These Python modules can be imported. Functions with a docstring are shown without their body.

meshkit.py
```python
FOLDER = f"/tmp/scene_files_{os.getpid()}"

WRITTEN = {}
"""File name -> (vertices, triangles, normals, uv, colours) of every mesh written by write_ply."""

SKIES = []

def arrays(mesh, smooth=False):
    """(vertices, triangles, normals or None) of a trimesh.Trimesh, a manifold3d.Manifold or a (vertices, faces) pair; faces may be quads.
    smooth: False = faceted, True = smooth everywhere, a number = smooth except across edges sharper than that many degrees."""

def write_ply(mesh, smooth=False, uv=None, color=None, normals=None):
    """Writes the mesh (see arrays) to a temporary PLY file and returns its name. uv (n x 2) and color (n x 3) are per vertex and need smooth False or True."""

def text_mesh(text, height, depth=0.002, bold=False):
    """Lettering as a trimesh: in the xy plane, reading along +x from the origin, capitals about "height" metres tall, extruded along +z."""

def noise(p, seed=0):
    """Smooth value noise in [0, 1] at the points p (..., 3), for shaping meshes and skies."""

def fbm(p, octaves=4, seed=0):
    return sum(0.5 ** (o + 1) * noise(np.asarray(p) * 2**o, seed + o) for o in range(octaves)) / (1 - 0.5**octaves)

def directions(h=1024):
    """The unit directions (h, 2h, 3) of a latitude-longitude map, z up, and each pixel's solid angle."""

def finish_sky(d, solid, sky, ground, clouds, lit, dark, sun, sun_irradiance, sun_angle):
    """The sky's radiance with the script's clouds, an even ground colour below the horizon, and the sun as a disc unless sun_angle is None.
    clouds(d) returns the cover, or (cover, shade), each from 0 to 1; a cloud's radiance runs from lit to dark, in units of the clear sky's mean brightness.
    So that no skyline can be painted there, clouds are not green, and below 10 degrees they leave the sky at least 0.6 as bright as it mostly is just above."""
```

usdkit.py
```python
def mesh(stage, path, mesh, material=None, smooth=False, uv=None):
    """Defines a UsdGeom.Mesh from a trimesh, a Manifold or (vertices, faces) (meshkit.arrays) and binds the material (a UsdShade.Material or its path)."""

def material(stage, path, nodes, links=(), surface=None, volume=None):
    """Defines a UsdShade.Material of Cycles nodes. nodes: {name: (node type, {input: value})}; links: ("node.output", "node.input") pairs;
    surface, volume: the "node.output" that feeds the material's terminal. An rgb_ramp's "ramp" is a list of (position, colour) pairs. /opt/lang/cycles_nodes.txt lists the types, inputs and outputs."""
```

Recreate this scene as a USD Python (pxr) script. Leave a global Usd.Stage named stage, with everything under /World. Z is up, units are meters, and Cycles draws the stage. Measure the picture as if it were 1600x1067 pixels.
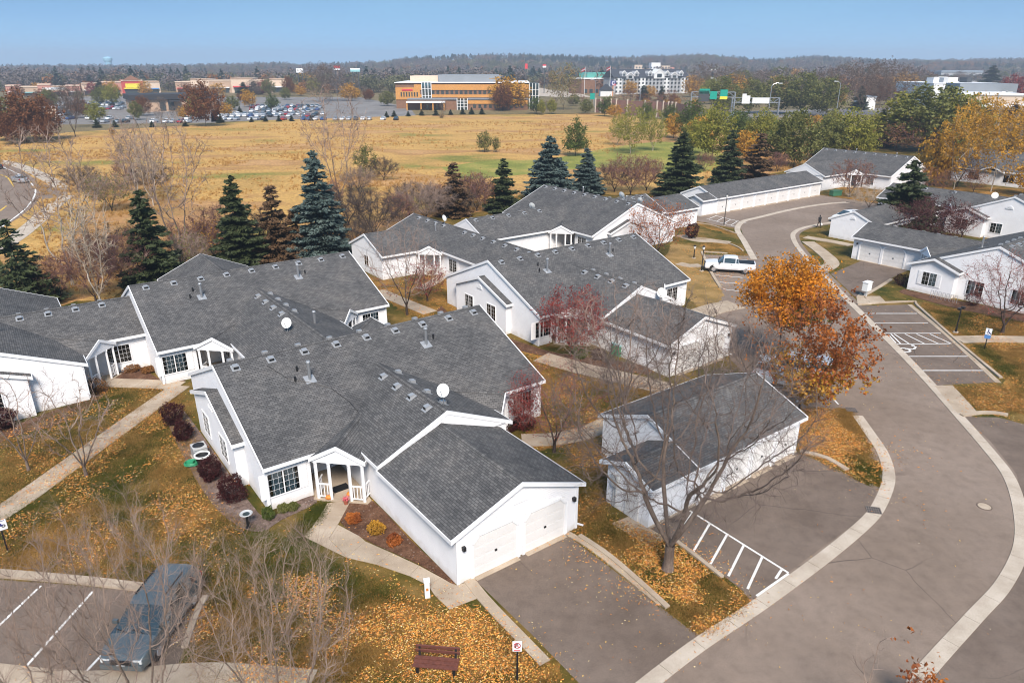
import math, random
import numpy as np, trimesh, usdkit, meshkit
from scipy.spatial import cKDTree
from shapely.geometry import Polygon, Point, LineString
from shapely.ops import unary_union
from pxr import Usd, UsdGeom, UsdLux, UsdShade, Sdf, Gf, Vt

stage = Usd.Stage.CreateInMemory()
UsdGeom.SetStageUpAxis(stage, 'Z'); UsdGeom.SetStageMetersPerUnit(stage, 1.0)
UsdGeom.Xform.Define(stage, '/World'); UsdGeom.Scope.Define(stage, '/World/Looks')

# ------------------------------------------------------------ camera, sky, sun, exposure
CAM_H, FPX, HORIZON = 21.1, 1105.0, 103.0          # the drone's height, its focal length and horizon in photo pixels
PITCH = math.atan((533.5 - HORIZON) / FPX)
cam = UsdGeom.Camera.Define(stage, '/World/camera')
cam.CreateHorizontalApertureAttr(36.0); cam.CreateFocalLengthAttr(36.0 * FPX / 1600.0)
cam.CreateClippingRangeAttr((0.5, 20000.0))
cam.CreateExposureAttr(2.08)
_x = UsdGeom.Xformable(cam); _x.AddTranslateOp().Set((0, 0, CAM_H)); _x.AddRotateXOp().Set(90 - math.degrees(PITCH))

SUN_EL, SUN_AZ = math.radians(46), math.atan2(0.12, -1.0)      # rotation = atan2(x, y) of the way to the sun
SUN_DIR = np.array([math.sin(SUN_AZ) * math.cos(SUN_EL), math.cos(SUN_AZ) * math.cos(SUN_EL), math.sin(SUN_EL)])
usdkit.material(stage, '/World/Looks/sky_look', {
    'tc': ('texture_coordinate', {}), 'mp': ('mapping', {'location': (0.0, 0.0, 0.20), 'scale': (1.0, 1.0, 3.4)}), 'nv': ('vector_math', {'math_type': 'normalize'}),
    'sk': ('sky_texture', {'sky_type': 'single_scattering', 'sun_disc': False, 'sun_elevation': SUN_EL, 'sun_rotation': SUN_AZ, 'altitude': 250.0, 'air_density': 1.0, 'aerosol_density': 0.1, 'ozone_density': 0.8}),
    'cm': ('mapping', {'scale': (1.0, 1.0, 7.0)}), 'n': ('noise_texture', {'scale': 1.3, 'detail': 5.0, 'roughness': 0.55}),
    'r': ('map_range', {'from_min': 0.42, 'from_max': 0.75, 'to_min': 0.0, 'to_max': 0.35, 'clamp': True}),
    'mx': ('mix_color', {'b': (3.0, 4.0, 5.0), 'use_clamp': False}),
    'tn': ('mix_color', {'blend_type': 'multiply', 'fac': 1.0, 'b': (0.70, 0.97, 1.0), 'use_clamp': False}), 'bg': ('background_shader', {'strength': 0.05})},
    [('tc.generated', 'mp.vector'), ('mp.vector', 'nv.vector1'), ('nv.vector', 'sk.vector'), ('tc.generated', 'cm.vector'), ('cm.vector', 'n.vector'), ('n.fac', 'r.value'), ('r.result', 'mx.fac'), ('sk.color', 'mx.a'), ('mx.result', 'tn.a'), ('tn.result', 'bg.color')], surface='bg.background')
dome = UsdLux.DomeLight.Define(stage, '/World/sky')
UsdShade.MaterialBindingAPI.Apply(dome.GetPrim()).Bind(UsdShade.Material.Get(stage, '/World/Looks/sky_look'))
dome.GetPrim().SetCustomDataByKey('kind', 'structure')
sun = UsdLux.DistantLight.Define(stage, '/World/sun')
sun.CreateNormalizeAttr(True); sun.CreateIntensityAttr(0.40); sun.CreateAngleAttr(20.0); sun.CreateColorAttr((1.0, 0.90, 0.81))
_x = UsdGeom.Xformable(sun)
_q = Gf.Rotation(Gf.Vec3d(0, 0, 1), Gf.Vec3d(*map(float, SUN_DIR)))
_x.AddTransformOp().Set(Gf.Matrix4d().SetRotate(_q))

# ------------------------------------------------------------ where a photo pixel meets the ground (or a level z)
def G(px, py, z=0.0):
    a, b = (px - 800) / FPX, (533.5 - py) / FPX
    cp, sp = math.cos(PITCH), math.sin(PITCH)
    d = np.array([a, cp + b * sp, -sp + b * cp]); t = (z - CAM_H) / d[2]
    return np.array([d[0] * t, d[1] * t, z])
def G2(px, py, z=0.0): return tuple(G(px, py, z)[:2])
def at_dist(px, py, dist):                          # the point seen at a pixel, dist metres in front
    a, b = (px - 800) / FPX, (533.5 - py) / FPX
    cp, sp = math.cos(PITCH), math.sin(PITCH)
    d = np.array([a, cp + b * sp, -sp + b * cp]); t = dist / d[1]
    return np.array([d[0] * t, dist, CAM_H + d[2] * t])
TH = 0.6375                                          # the estate's building lines
EO = G(713.7, 913.1)[:2]
def E(u, v): c, s = math.cos(TH), math.sin(TH); return (EO[0] + u * c - v * s, EO[1] + u * s + v * c)
def UV(p): c, s = math.cos(TH), math.sin(TH); d = np.asarray(p)[:2] - EO; return (d[0] * c + d[1] * s, -d[0] * s + d[1] * c)

# ------------------------------------------------------------ scene objects
used = {}
def numbered(path):
    n = used.get(path, 0); used[path] = n + 1
    return path if n == 0 else f'{path}_{n:03d}'
def tag(o, label=None, cat=None, group=None, kind=None):
    p = o.GetPrim() if hasattr(o, 'GetPrim') else o
    for k, v in (('label', label), ('category', cat), ('group', group), ('kind', kind)):
        if v: p.SetCustomDataByKey(k, v)
    return p
def place(x, loc=(0, 0, 0), rotz=0.0, scale=None):
    x.AddTranslateOp().Set(tuple(map(float, loc))); x.AddRotateZOp().Set(math.degrees(rotz))
    if scale is not None: x.AddScaleOp().Set((scale,) * 3 if np.ndim(scale) == 0 else tuple(map(float, scale)))
def thing(name, label, cat, loc=(0, 0, 0), rotz=0.0, group=None, kind=None, scale=None):
    x = UsdGeom.Xform.Define(stage, numbered('/World/' + name)); place(x, loc, rotz, scale)
    return tag(x, label, cat, group, kind)
def dup(src, label, loc, rotz=0.0, scale=None, group=None):
    name = src.GetName()
    if name[-4] == '_' and name[-3:].isdigit(): name = name[:-4]
    was = src.GetCustomData()
    r = thing(name, label or was['label'], was['category'], loc, rotz, group or was.get('group'), None, scale)
    r.GetReferences().AddInternalReference(src.GetPath()); r.SetInstanceable(True)
    return r
def obj(name, mesh, mat, parent=None, smooth=False, uv=None):
    base = str(parent.GetPath()) if parent is not None else '/World'
    if isinstance(mesh, MB):
        v, f, t = mesh.arrays()
        if t is not None and uv is None: uv = t
        mesh = (v, f)
    path = numbered(f'{base}/{name}')
    m = usdkit.mesh(stage, path, mesh, f'/World/Looks/{mat}', smooth, uv)
    return m.GetPrim()
def structure(name, mesh, mat, label=None, **k):
    return tag(obj(name, mesh, mat, **k), label, None, None, 'structure')

class MB:                                            # collects simple solids into one mesh
    def __init__(s): s.v, s.f, s.t, s.n = [], [], [], 0
    def add(s, v, f, t=None):
        v = np.asarray(v, float); f = np.asarray(f, int)
        if f.shape[1] == 4: f = np.vstack([f[:, [0, 1, 2]], f[:, [0, 2, 3]]])
        s.v.append(v); s.f.append(f + s.n); s.n += len(v)
        s.t.append(np.zeros((len(v), 2)) if t is None else np.asarray(t, float)); s.hast = getattr(s, 'hast', False) or t is not None
        return s
    def arrays(s): return np.vstack(s.v), np.vstack(s.f), (np.vstack(s.t) if getattr(s, 'hast', False) else None)
    def empty(s): return s.n == 0
    def box(s, x0, x1, y0, y1, z0, z1):
        v = [(x, y, z) for z in (z0, z1) for x, y in ((x0, y0), (x1, y0), (x1, y1), (x0, y1))]
        return s.add(v, [(3, 2, 1, 0), (4, 5, 6, 7), (0, 1, 5, 4), (1, 2, 6, 5), (2, 3, 7, 6), (3, 0, 4, 7)])
    def obox(s, c, ax, ay, az, sx, sy, sz):          # box with given axes and full sizes
        c, ax, ay, az = (np.asarray(q, float) for q in (c, ax, ay, az))
        v = [c + ax * sx * i / 2 + ay * sy * j / 2 + az * sz * k / 2 for k in (-1, 1) for i, j in ((-1, -1), (1, -1), (1, 1), (-1, 1))]
        return s.add(v, [(3, 2, 1, 0), (4, 5, 6, 7), (0, 1, 5, 4), (1, 2, 6, 5), (2, 3, 7, 6), (3, 0, 4, 7)])
    def bar(s, p, q, w, h, up=(0, 0, 1)):            # box beam from p to q
        p, q = np.asarray(p, float), np.asarray(q, float); d = q - p; L = np.linalg.norm(d); d = d / L
        side = np.cross(d, up); side /= max(np.linalg.norm(side), 1e-9); u2 = np.cross(side, d)
        return s.obox((p + q) / 2, d, side, u2, L, w, h)
    def tube(s, p, q, r0, r1=None, n=8, cap=True):
        r1 = r0 if r1 is None else r1
        p, q = np.asarray(p, float), np.asarray(q, float); d = q - p; d = d / max(np.linalg.norm(d), 1e-9)
        a = np.cross(d, (0, 0, 1) if abs(d[2]) < .9 else (1, 0, 0)); a /= np.linalg.norm(a); b = np.cross(d, a)
        t = np.linspace(0, 2 * np.pi, n, endpoint=False)
        ring = np.cos(t)[:, None] * a + np.sin(t)[:, None] * b
        v = np.vstack([p + ring * r0, q + ring * r1, [p], [q]])
        f = []
        for i in range(n):
            j = (i + 1) % n
            f += [(i, j, n + j), (i, n + j, n + i)]
            if cap: f += [(j, i, 2 * n), (n + i, n + j, 2 * n + 1)]
        return s.add(v, f)
    def prism(s, poly, z0, z1):                      # vertical prism over a polygon (list of xy), any winding
        pg = Polygon(poly)
        if not pg.is_valid: pg = pg.buffer(0)
        for g in getattr(pg, 'geoms', [pg]):
            m = trimesh.creation.extrude_polygon(g, z1 - z0, engine='earcut'); m.apply_translation((0, 0, z0))
            s.add(m.vertices, m.faces)
        return s
    def sheet(s, poly, z):
        pg = poly if hasattr(poly, 'geom_type') else Polygon(poly)
        if not pg.is_valid: pg = pg.buffer(0)
        for g in getattr(pg, 'geoms', [pg]):
            v, f = trimesh.creation.triangulate_polygon(g, engine='earcut')
            a = np.cross(np.c_[v[f[:, 1]] - v[f[:, 0]], np.zeros(len(f))], np.c_[v[f[:, 2]] - v[f[:, 0]], np.zeros(len(f))])[:, 2]
            f = np.where((a < 0)[:, None], f[:, ::-1], f)
            s.add(np.c_[v, np.full(len(v), z)], f)
        return s
    def mesh(s, m): return s.add(m.vertices, m.faces)

# ------------------------------------------------------------ materials
def M(name, nodes, links=(), **k): return usdkit.material(stage, '/World/Looks/' + name, nodes, links, surface='p.BSDF', **k)
def plain(name, col, rough=.6, metal=0.0, spec=.5, coat=0.0, vary=0.0, scale=3.0):
    if vary:
        d = tuple(c * (1 - vary) for c in col); l = tuple(min(c * (1 + vary), .95) for c in col)
        return M(name, {'g': ('geometry', {}), 'n': ('noise_texture', {'scale': scale, 'detail': 4.0, 'roughness': .6}), 'r': ('rgb_ramp', {'ramp': [(.3, d), (.7, l)]}), 'p': ('principled_bsdf', {'roughness': rough, 'metallic': metal, 'specular_ior_level': spec})},
                 [('g.position', 'n.vector'), ('n.fac', 'r.fac'), ('r.color', 'p.base_color')])
    return M(name, {'p': ('principled_bsdf', {'base_color': col, 'roughness': rough, 'metallic': metal, 'specular_ior_level': spec, 'coat_weight': coat})})
def noisy(name, ramp, scale=1.0, fine=18.0, finemix=.35, rough=.9, bump=.3, bdist=.03, stretch=(1, 1, 1), speck=None, spec=.2, cracks=None):
    """large noise ramp, multiplied with fine grain, with a little relief; speck = (scale, threshold, colour) of scattered flecks"""
    nd = {'g': ('geometry', {}), 'mp': ('mapping', {'scale': stretch}), 'n': ('noise_texture', {'scale': scale, 'detail': 8.0, 'roughness': .62}),
          'r': ('rgb_ramp', {'ramp': ramp}), 'n2': ('noise_texture', {'scale': fine, 'detail': 4.0, 'roughness': .7}),
          'r2': ('rgb_ramp', {'ramp': [(.25, (.35,) * 3), (.5, (.95,) * 3), (.78, (1.7,) * 3)]}), 'm': ('mix_color', {'blend_type': 'multiply', 'fac': finemix, 'use_clamp': False}),
          'b': ('bump', {'strength': bump, 'distance': bdist}), 'p': ('principled_bsdf', {'roughness': rough, 'specular_ior_level': spec})}
    lk = [('g.position', 'mp.vector'), ('mp.vector', 'n.vector'), ('n.fac', 'r.fac'), ('g.position', 'n2.vector'), ('n2.fac', 'r2.fac'), ('r.color', 'm.a'), ('r2.color', 'm.b'),
          ('n2.fac', 'b.height'), ('b.normal', 'p.normal')]
    src = 'm.result'
    for i, (sc, th, col, dens) in enumerate(speck or []):
        nd[f'v{i}'] = ('voronoi_texture', {'scale': sc, 'randomness': 1.0})
        nd[f'lt{i}'] = ('math', {'math_type': 'less_than', 'value2': th})
        nd[f'hs{i}'] = ('separate_color', {}); nd[f'gt{i}'] = ('math', {'math_type': 'less_than', 'value2': dens})
        nd[f'an{i}'] = ('math', {'math_type': 'multiply'})
        nd[f'dn{i}'] = ('noise_texture', {'scale': .35, 'detail': 3.0}); nd[f'dr{i}'] = ('map_range', {'from_min': .42, 'from_max': .6, 'to_min': .15, 'to_max': 1.0, 'clamp': True})
        nd[f'a2{i}'] = ('math', {'math_type': 'multiply'})
        nd[f'mx{i}'] = ('mix_color', {'b': col})
        lk += [('g.position', f'v{i}.vector'), (f'v{i}.distance', f'lt{i}.value1'), (f'v{i}.color', f'hs{i}.color'), (f'hs{i}.r', f'gt{i}.value1'), (f'lt{i}.value', f'an{i}.value1'), (f'gt{i}.value', f'an{i}.value2'),
               ('g.position', f'dn{i}.vector'), (f'dn{i}.fac', f'dr{i}.value'), (f'an{i}.value', f'a2{i}.value1'), (f'dr{i}.result', f'a2{i}.value2'), (f'a2{i}.value', f'mx{i}.fac'), (src, f'mx{i}.a')]
        src = f'mx{i}.result'
    if cracks:                                       # thin wandering cracks and tar lines, and broad worn or oily patches
        sc, wd, col = cracks
        nd.update({'ck': ('voronoi_texture', {'scale': sc, 'feature': 'distance_to_edge'}), 'cn': ('noise_texture', {'scale': sc * 6, 'detail': 5.0}), 'ca': ('mix_color', {'blend_type': 'add', 'fac': .35 / sc * .12, 'use_clamp': False}),
                   'cl': ('math', {'math_type': 'less_than', 'value2': wd}), 'cg': ('noise_texture', {'scale': .09, 'detail': 3.0}), 'ch': ('map_range', {'from_min': .46, 'from_max': .60, 'to_min': 0.0, 'to_max': .75, 'clamp': True}), 'cm': ('math', {'math_type': 'multiply'}), 'cx': ('mix_color', {'b': col}),
                   'wn': ('noise_texture', {'scale': 1.4, 'detail': 7.0, 'roughness': .7}), 'wr': ('rgb_ramp', {'ramp': [(.32, (.80, .80, .80)), (.5, (1., 1., 1.)), (.68, (1.14, 1.13, 1.12))]}), 'wm': ('mix_color', {'blend_type': 'multiply', 'fac': .8, 'use_clamp': False})})
        lk += [('g.position', 'cn.vector'), ('g.position', 'ca.a'), ('cn.color', 'ca.b'), ('ca.result', 'ck.vector'), ('ck.distance', 'cl.value1'), ('g.position', 'cg.vector'), ('cg.fac', 'ch.value'), ('cl.value', 'cm.value1'), ('ch.result', 'cm.value2'), ('cm.value', 'cx.fac'),
               ('g.position', 'wn.vector'), ('wn.fac', 'wr.fac'), (src, 'wm.a'), ('wr.color', 'wm.b'), ('wm.result', 'cx.a')]
        src = 'cx.result'
    return M(name, nd, lk + [(src, 'p.base_color')])

OR1, OR2, YE = (.42, .17, .035), (.30, .10, .03), (.55, .36, .08)
noisy('lawn', [(.30, (.028, .038, .004)), (.40, (.062, .058, .007)), (.48, (.10, .074, .013)), (.58, (.17, .108, .028)), (.72, (.28, .175, .06))], .34, 22, .8, bump=.7, bdist=.06,
      speck=[(5.5, .28, YE, .10), (4.5, .3, OR1, .10)])
noisy('lawn_leafy', [(.3, (.045, .045, .006)), (.42, (.11, .07, .011)), (.54, (.23, .122, .026)), (.70, (.36, .20, .055))], .42, 22, .85, bump=.8, bdist=.06,
      speck=[(6.5, .36, OR1, .5), (5.0, .3, YE, .16), (7.5, .3, OR2, .25)])
noisy('lawn_dry', [(.3, (.16, .11, .035)), (.5, (.27, .17, .06)), (.7, (.34, .22, .09))], .5, 12, .5, bump=.6, bdist=.05, speck=[(5, .28, OR1, .14)])
noisy('meadow_grass', [(.26, (.13, .14, .03)), (.35, (.24, .21, .05)), (.43, (.42, .255, .08)), (.50, (.52, .315, .10)), (.57, (.36, .20, .075)), (.64, (.50, .29, .125)), (.73, (.27, .22, .06)), (.82, (.52, .34, .13))], .036, 1.6, .75, bump=1.0, bdist=.3, stretch=(.7, 1.35, 1))
noisy('scrub_ground', [(.3, (.2, .155, .05)), (.45, (.33, .19, .07)), (.6, (.40, .215, .09)), (.75, (.32, .24, .085))], .12, 2.2, .6, bump=.8, bdist=.2)
noisy('green_grass', [(.3, (.13, .15, .03)), (.5, (.22, .225, .05)), (.7, (.36, .28, .08))], .1, 2.0, .5, bump=.6, bdist=.15)
noisy('far_land', [(.3, (.10, .09, .04)), (.5, (.17, .13, .06)), (.7, (.2, .16, .09))], .01, .3, .4, bump=.2)
noisy('asphalt', [(.3, (.182, .139, .108)), (.5, (.212, .164, .130)), (.7, (.242, .19, .153))], .13, 24, .35, rough=.92, bump=.3, bdist=.012, speck=[(1.1, .035, (.6, .5, .35), .3)], cracks=(.11, .0034, (.085, .065, .056)))
noisy('asphalt_dark', [(.3, (.118, .089, .070)), (.5, (.15, .115, .092)), (.7, (.18, .141, .114))], .28, 24, .35, rough=.9, bump=.3, bdist=.012, speck=[(1.3, .035, (.6, .5, .35), .25)], cracks=(.17, .004, (.05, .04, .036)))
noisy('asphalt_far', [(.3, (.15, .14, .135)), (.6, (.22, .21, .2))], .1, 6, .2, rough=.95)
noisy('concrete', [(.3, (.36, .30, .235)), (.55, (.46, .395, .32)), (.75, (.52, .455, .38))], .7, 22, .25, rough=.9, bump=.15, bdist=.01)
noisy('concrete_walk', [(.3, (.30, .235, .17)), (.55, (.40, .325, .245)), (.75, (.48, .40, .31))], .6, 22, .25, rough=.9, bump=.15, bdist=.01)
noisy('mulch', [(.3, (.06, .03, .018)), (.5, (.12, .06, .035)), (.7, (.18, .10, .06))], 1.5, 14, .8, bump=1.0, bdist=.06, speck=[(7, .3, (.22, .17, .14), .35), (6, .25, OR1, .1)])
noisy('rock_mulch', [(.3, (.10, .065, .05)), (.5, (.17, .12, .10)), (.7, (.25, .19, .16))], 2.0, 11, .9, bump=1.0, bdist=.08, speck=[(7, .3, (.32, .27, .24), .35), (6, .25, (.2, .08, .04), .2)])
noisy('bark', [(.3, (.085, .06, .046)), (.5, (.155, .115, .09)), (.7, (.25, .19, .15))], 3, 26, .5, bump=.6, bdist=.02, stretch=(1, 1, .25))
noisy('bark_pale', [(.3, (.22, .18, .14)), (.5, (.36, .31, .25)), (.7, (.48, .42, .35))], 3, 20, .4, bump=.4, stretch=(1, 1, .3))
noisy('bark_dark', [(.3, (.035, .025, .02)), (.6, (.075, .055, .045))], 3, 26, .4, bump=.5, stretch=(1, 1, .25))
plain('painted_line', (.72, .71, .68), .7, vary=.12, scale=3)
plain('yellow_line', (.62, .40, .06), .7)
plain('trim', (.79, .79, .79), .45, vary=.03, scale=2)
plain('white_door', (.68, .665, .64), .45, vary=.035, scale=1.2)
plain('curtain', (.72, .71, .68), .8); plain('dark_room', (.015, .016, .018), .6); plain('black', (.012, .012, .013), .5)
plain('grate_iron', (.17, .14, .12), .8); plain('black_metal', (.02, .02, .022), .4, .3); plain('grey_metal', (.32, .33, .34), .4, .7); plain('galvanised', (.5, .51, .52), .35, .8)
plain('vent_metal', (.40, .41, .42), .4, .4); plain('flashing', (.34, .35, .36), .4, .3); plain('utility_grey', (.42, .43, .43), .5); plain('utility_green', (.06, .2, .11), .5)
plain('pale_plastic', (.68, .70, .68), .5); plain('hose_green', (.03, .26, .12), .45); plain('sign_white', (.78, .79, .80), .5); plain('sign_blue', (.08, .22, .5), .5); plain('sign_red', (.55, .05, .06), .5)
plain('sign_green', (.0, .27, .20), .5); plain('sign_yellow', (.7, .6, .05), .5); plain('sign_navy', (.03, .04, .17), .5); plain('sign_teal', (.25, .5, .52), .5); plain('sign_orange', (.55, .2, .05), .5)
plain('pumpkin', (.65, .2, .03), .5, vary=.15, scale=8); plain('terracotta', (.3, .09, .05), .7); plain('bench_wood', (.13, .045, .03), .6, vary=.25, scale=9); plain('pink_flower', (.6, .12, .15), .6)
plain('brick_far', (.23, .12, .085), .85, vary=.15, scale=1); plain('noise_wall', (.22, .12, .095), .9, vary=.12, scale=.4); plain('post_concrete', (.42, .35, .29), .9)
plain('orange_panel', (.50, .235, .055), .6, vary=.06, scale=.3); plain('brown_brick', (.20, .105, .06), .85, vary=.12, scale=.6); plain('grey_roof', (.20, .22, .24), .8, vary=.08, scale=.1); plain('tan_wall', (.42, .29, .2), .85, vary=.1, scale=.1)
plain('pink_wall', (.45, .22, .17), .85, vary=.1, scale=.1); plain('cream_wall', (.58, .46, .35), .85, vary=.06, scale=.1); plain('red_wall', (.42, .06, .05), .7); plain('white_wall', (.72, .72, .71), .7, vary=.05, scale=.1)
plain('hotel_wall', (.34, .35, .36), .8, vary=.05, scale=.2); plain('hotel_white', (.62, .63, .62), .8); plain('hotel_roof', (.04, .045, .055), .8); plain('teal_roof', (.1, .35, .3), .6); plain('black_roof', (.03, .03, .034), .8); plain('brown_roof', (.25, .12, .07), .8)
plain('dark_steel', (.05, .055, .06), .5); plain('tower_blue', (.22, .42, .55), .5); plain('light_blue', (.30, .55, .7), .6); plain('skin', (.45, .28, .2), .6); plain('dark_cloth', (.012, .012, .014), .85); plain('bag_white', (.75, .74, .72), .6)
plain('tyre', (.015, .015, .015), .8); plain('rim', (.55, .55, .56), .35, .7); plain('lamp_glass', (.75, .75, .72), .2); plain('tail_red', (.4, .02, .02), .25); plain('car_glass', (.03, .045, .048), .05, spec=1.0, coat=1.0)
for n_, c_ in (('white', (.72, .73, .74)), ('silver', (.42, .43, .45)), ('black', (.014, .015, .017)), ('red', (.30, .02, .02)), ('blue', (.03, .06, .18)), ('grey', (.12, .125, .13)), ('teal', (.115, .14, .148))): plain('paint_' + n_, c_, .28, .25 if n_ in ('silver', 'teal', 'grey') else 0.0, coat=.6)
# window glass lets the room and curtain behind it show
usdkit.material(stage, '/World/Looks/pane', {'f': ('fresnel', {'IOR': 1.5}), 't': ('transparent_bsdf', {'color': (.82, .86, .86)}), 'gl': ('glossy_bsdf', {'roughness': .03}), 'p': ('mix_closure', {})},
                [('f.fac', 'p.fac'), ('t.BSDF', 'p.closure1'), ('gl.BSDF', 'p.closure2')], surface='p.closure')
# lap siding: 0.115 m courses, a shallow step at each lap
M('siding', {'g': ('geometry', {}), 's': ('separate_xyz', {}), 'd': ('math', {'math_type': 'divide', 'value2': .115}), 'fr': ('math', {'math_type': 'fraction'}),
             'n': ('noise_texture', {'scale': .8, 'detail': 4.0}), 'r': ('rgb_ramp', {'ramp': [(.3, (.69, .69, .70)), (.7, (.755, .755, .76))]}),
             'b': ('bump', {'strength': 1.0, 'distance': .02, 'invert': True}), 'dn': ('noise_texture', {'scale': 2.2, 'detail': 5.0}), 'dz': ('math', {'math_type': 'multiply_add', 'value2': -1.1, 'value3': .55}), 'da': ('math', {'math_type': 'add'}), 'dr': ('map_range', {'from_min': .55, 'from_max': 1.0, 'to_min': 0.0, 'to_max': .45, 'clamp': True}), 'dm': ('mix_color', {'b': (.42, .37, .30)}), 'p': ('principled_bsdf', {'roughness': .5, 'specular_ior_level': .3})},
  [('g.position', 's.vector'), ('s.z', 'd.value1'), ('d.value', 'fr.value1'), ('fr.value', 'b.height'), ('b.normal', 'p.normal'), ('g.position', 'n.vector'), ('n.fac', 'r.fac'), ('s.z', 'dz.value1'), ('g.position', 'dn.vector'), ('dn.fac', 'da.value1'), ('dz.value', 'da.value2'), ('da.value', 'dr.value'), ('dr.result', 'dm.fac'), ('r.color', 'dm.a'), ('dm.result', 'p.base_color')])
# asphalt shingles, laid out in metres along and up each slope
def shingle(name, a, b, c):
    M(name, {'uv': ('attribute', {'attribute': 'st'}), 'br': ('brick_texture', {'scale': 1.0, 'brick_width': .25, 'row_height': .13, 'mortar_size': .012, 'mortar_smooth': .3, 'bias': -.1, 'color1': a, 'color2': b, 'mortar': c, 'offset': .5}),
             'g': ('geometry', {}), 'n': ('noise_texture', {'scale': .55, 'detail': 6.0, 'roughness': .6}), 'r': ('rgb_ramp', {'ramp': [(.3, (.70, .71, .73)), (.5, (1.0, 1.0, 1.0)), (.7, (1.30, 1.25, 1.2))]}),
             'n2': ('noise_texture', {'scale': 60.0, 'detail': 2.0}), 'r2': ('rgb_ramp', {'ramp': [(.3, (.75,) * 3), (.7, (1.25,) * 3)]}),
             'm': ('mix_color', {'blend_type': 'multiply', 'fac': .9, 'use_clamp': False}), 'm2': ('mix_color', {'blend_type': 'multiply', 'fac': .7, 'use_clamp': False}),
             'bw': ('rgb_to_bw', {}), 'bu': ('bump', {'strength': .6, 'distance': .012}), 'p': ('principled_bsdf', {'roughness': .88, 'specular_ior_level': .25})},
      [('uv.vector', 'br.vector'), ('br.color', 'm.a'), ('g.position', 'n.vector'), ('n.fac', 'r.fac'), ('r.color', 'm.b'), ('g.position', 'n2.vector'), ('n2.fac', 'r2.fac'), ('m.result', 'm2.a'), ('r2.color', 'm2.b'),
       ('m2.result', 'p.base_color'), ('br.fac', 'bu.height'), ('bu.normal', 'p.normal')])
shingle('shingle', (.080, .079, .079), (.140, .137, .134), (.032, .032, .032))
# leaves: colour varies leaf by leaf, light shines through
def leafmat(name, ramp, rough=.55, trans=.25):
    usdkit.material(stage, '/World/Looks/' + name, {'g': ('geometry', {}), 'o': ('object_info', {}), 'n': ('noise_texture', {'scale': .9, 'detail': 2.0}), 'ad': ('math', {'math_type': 'multiply_add', 'value2': .55}), 'sb': ('math', {'math_type': 'multiply_add', 'value2': .9, 'value3': -.22}),
                    'r': ('rgb_ramp', {'ramp': ramp}), 'd': ('principled_bsdf', {'roughness': rough, 'specular_ior_level': .3}), 't': ('translucent_bsdf', {}), 'p': ('mix_closure', {'fac': trans})},
                    [('g.position', 'n.vector'), ('n.fac', 'sb.value1'), ('g.random_per_island', 'ad.value1'), ('sb.value', 'ad.value3'), ('ad.value', 'r.fac'), ('r.color', 'd.base_color'), ('r.color', 't.color'), ('d.BSDF', 'p.closure1'), ('t.BSDF', 'p.closure2')], surface='p.closure')
leafmat('leaf_orange', [(.1, (.38, .17, .02)), (.3, (.70, .27, .02)), (.55, (.82, .39, .03)), (.8, (.86, .50, .06)), (1, (.55, .15, .02))], trans=.4)
leafmat('leaf_rust', [(.1, (.24, .07, .022)), (.35, (.48, .155, .03)), (.6, (.64, .26, .045)), (.85, (.72, .37, .07)), (1, (.36, .10, .03))], trans=.35)
leafmat('leaf_amber', [(.1, (.36, .19, .025)), (.5, (.68, .36, .03)), (1, (.74, .5, .07))])
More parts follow.
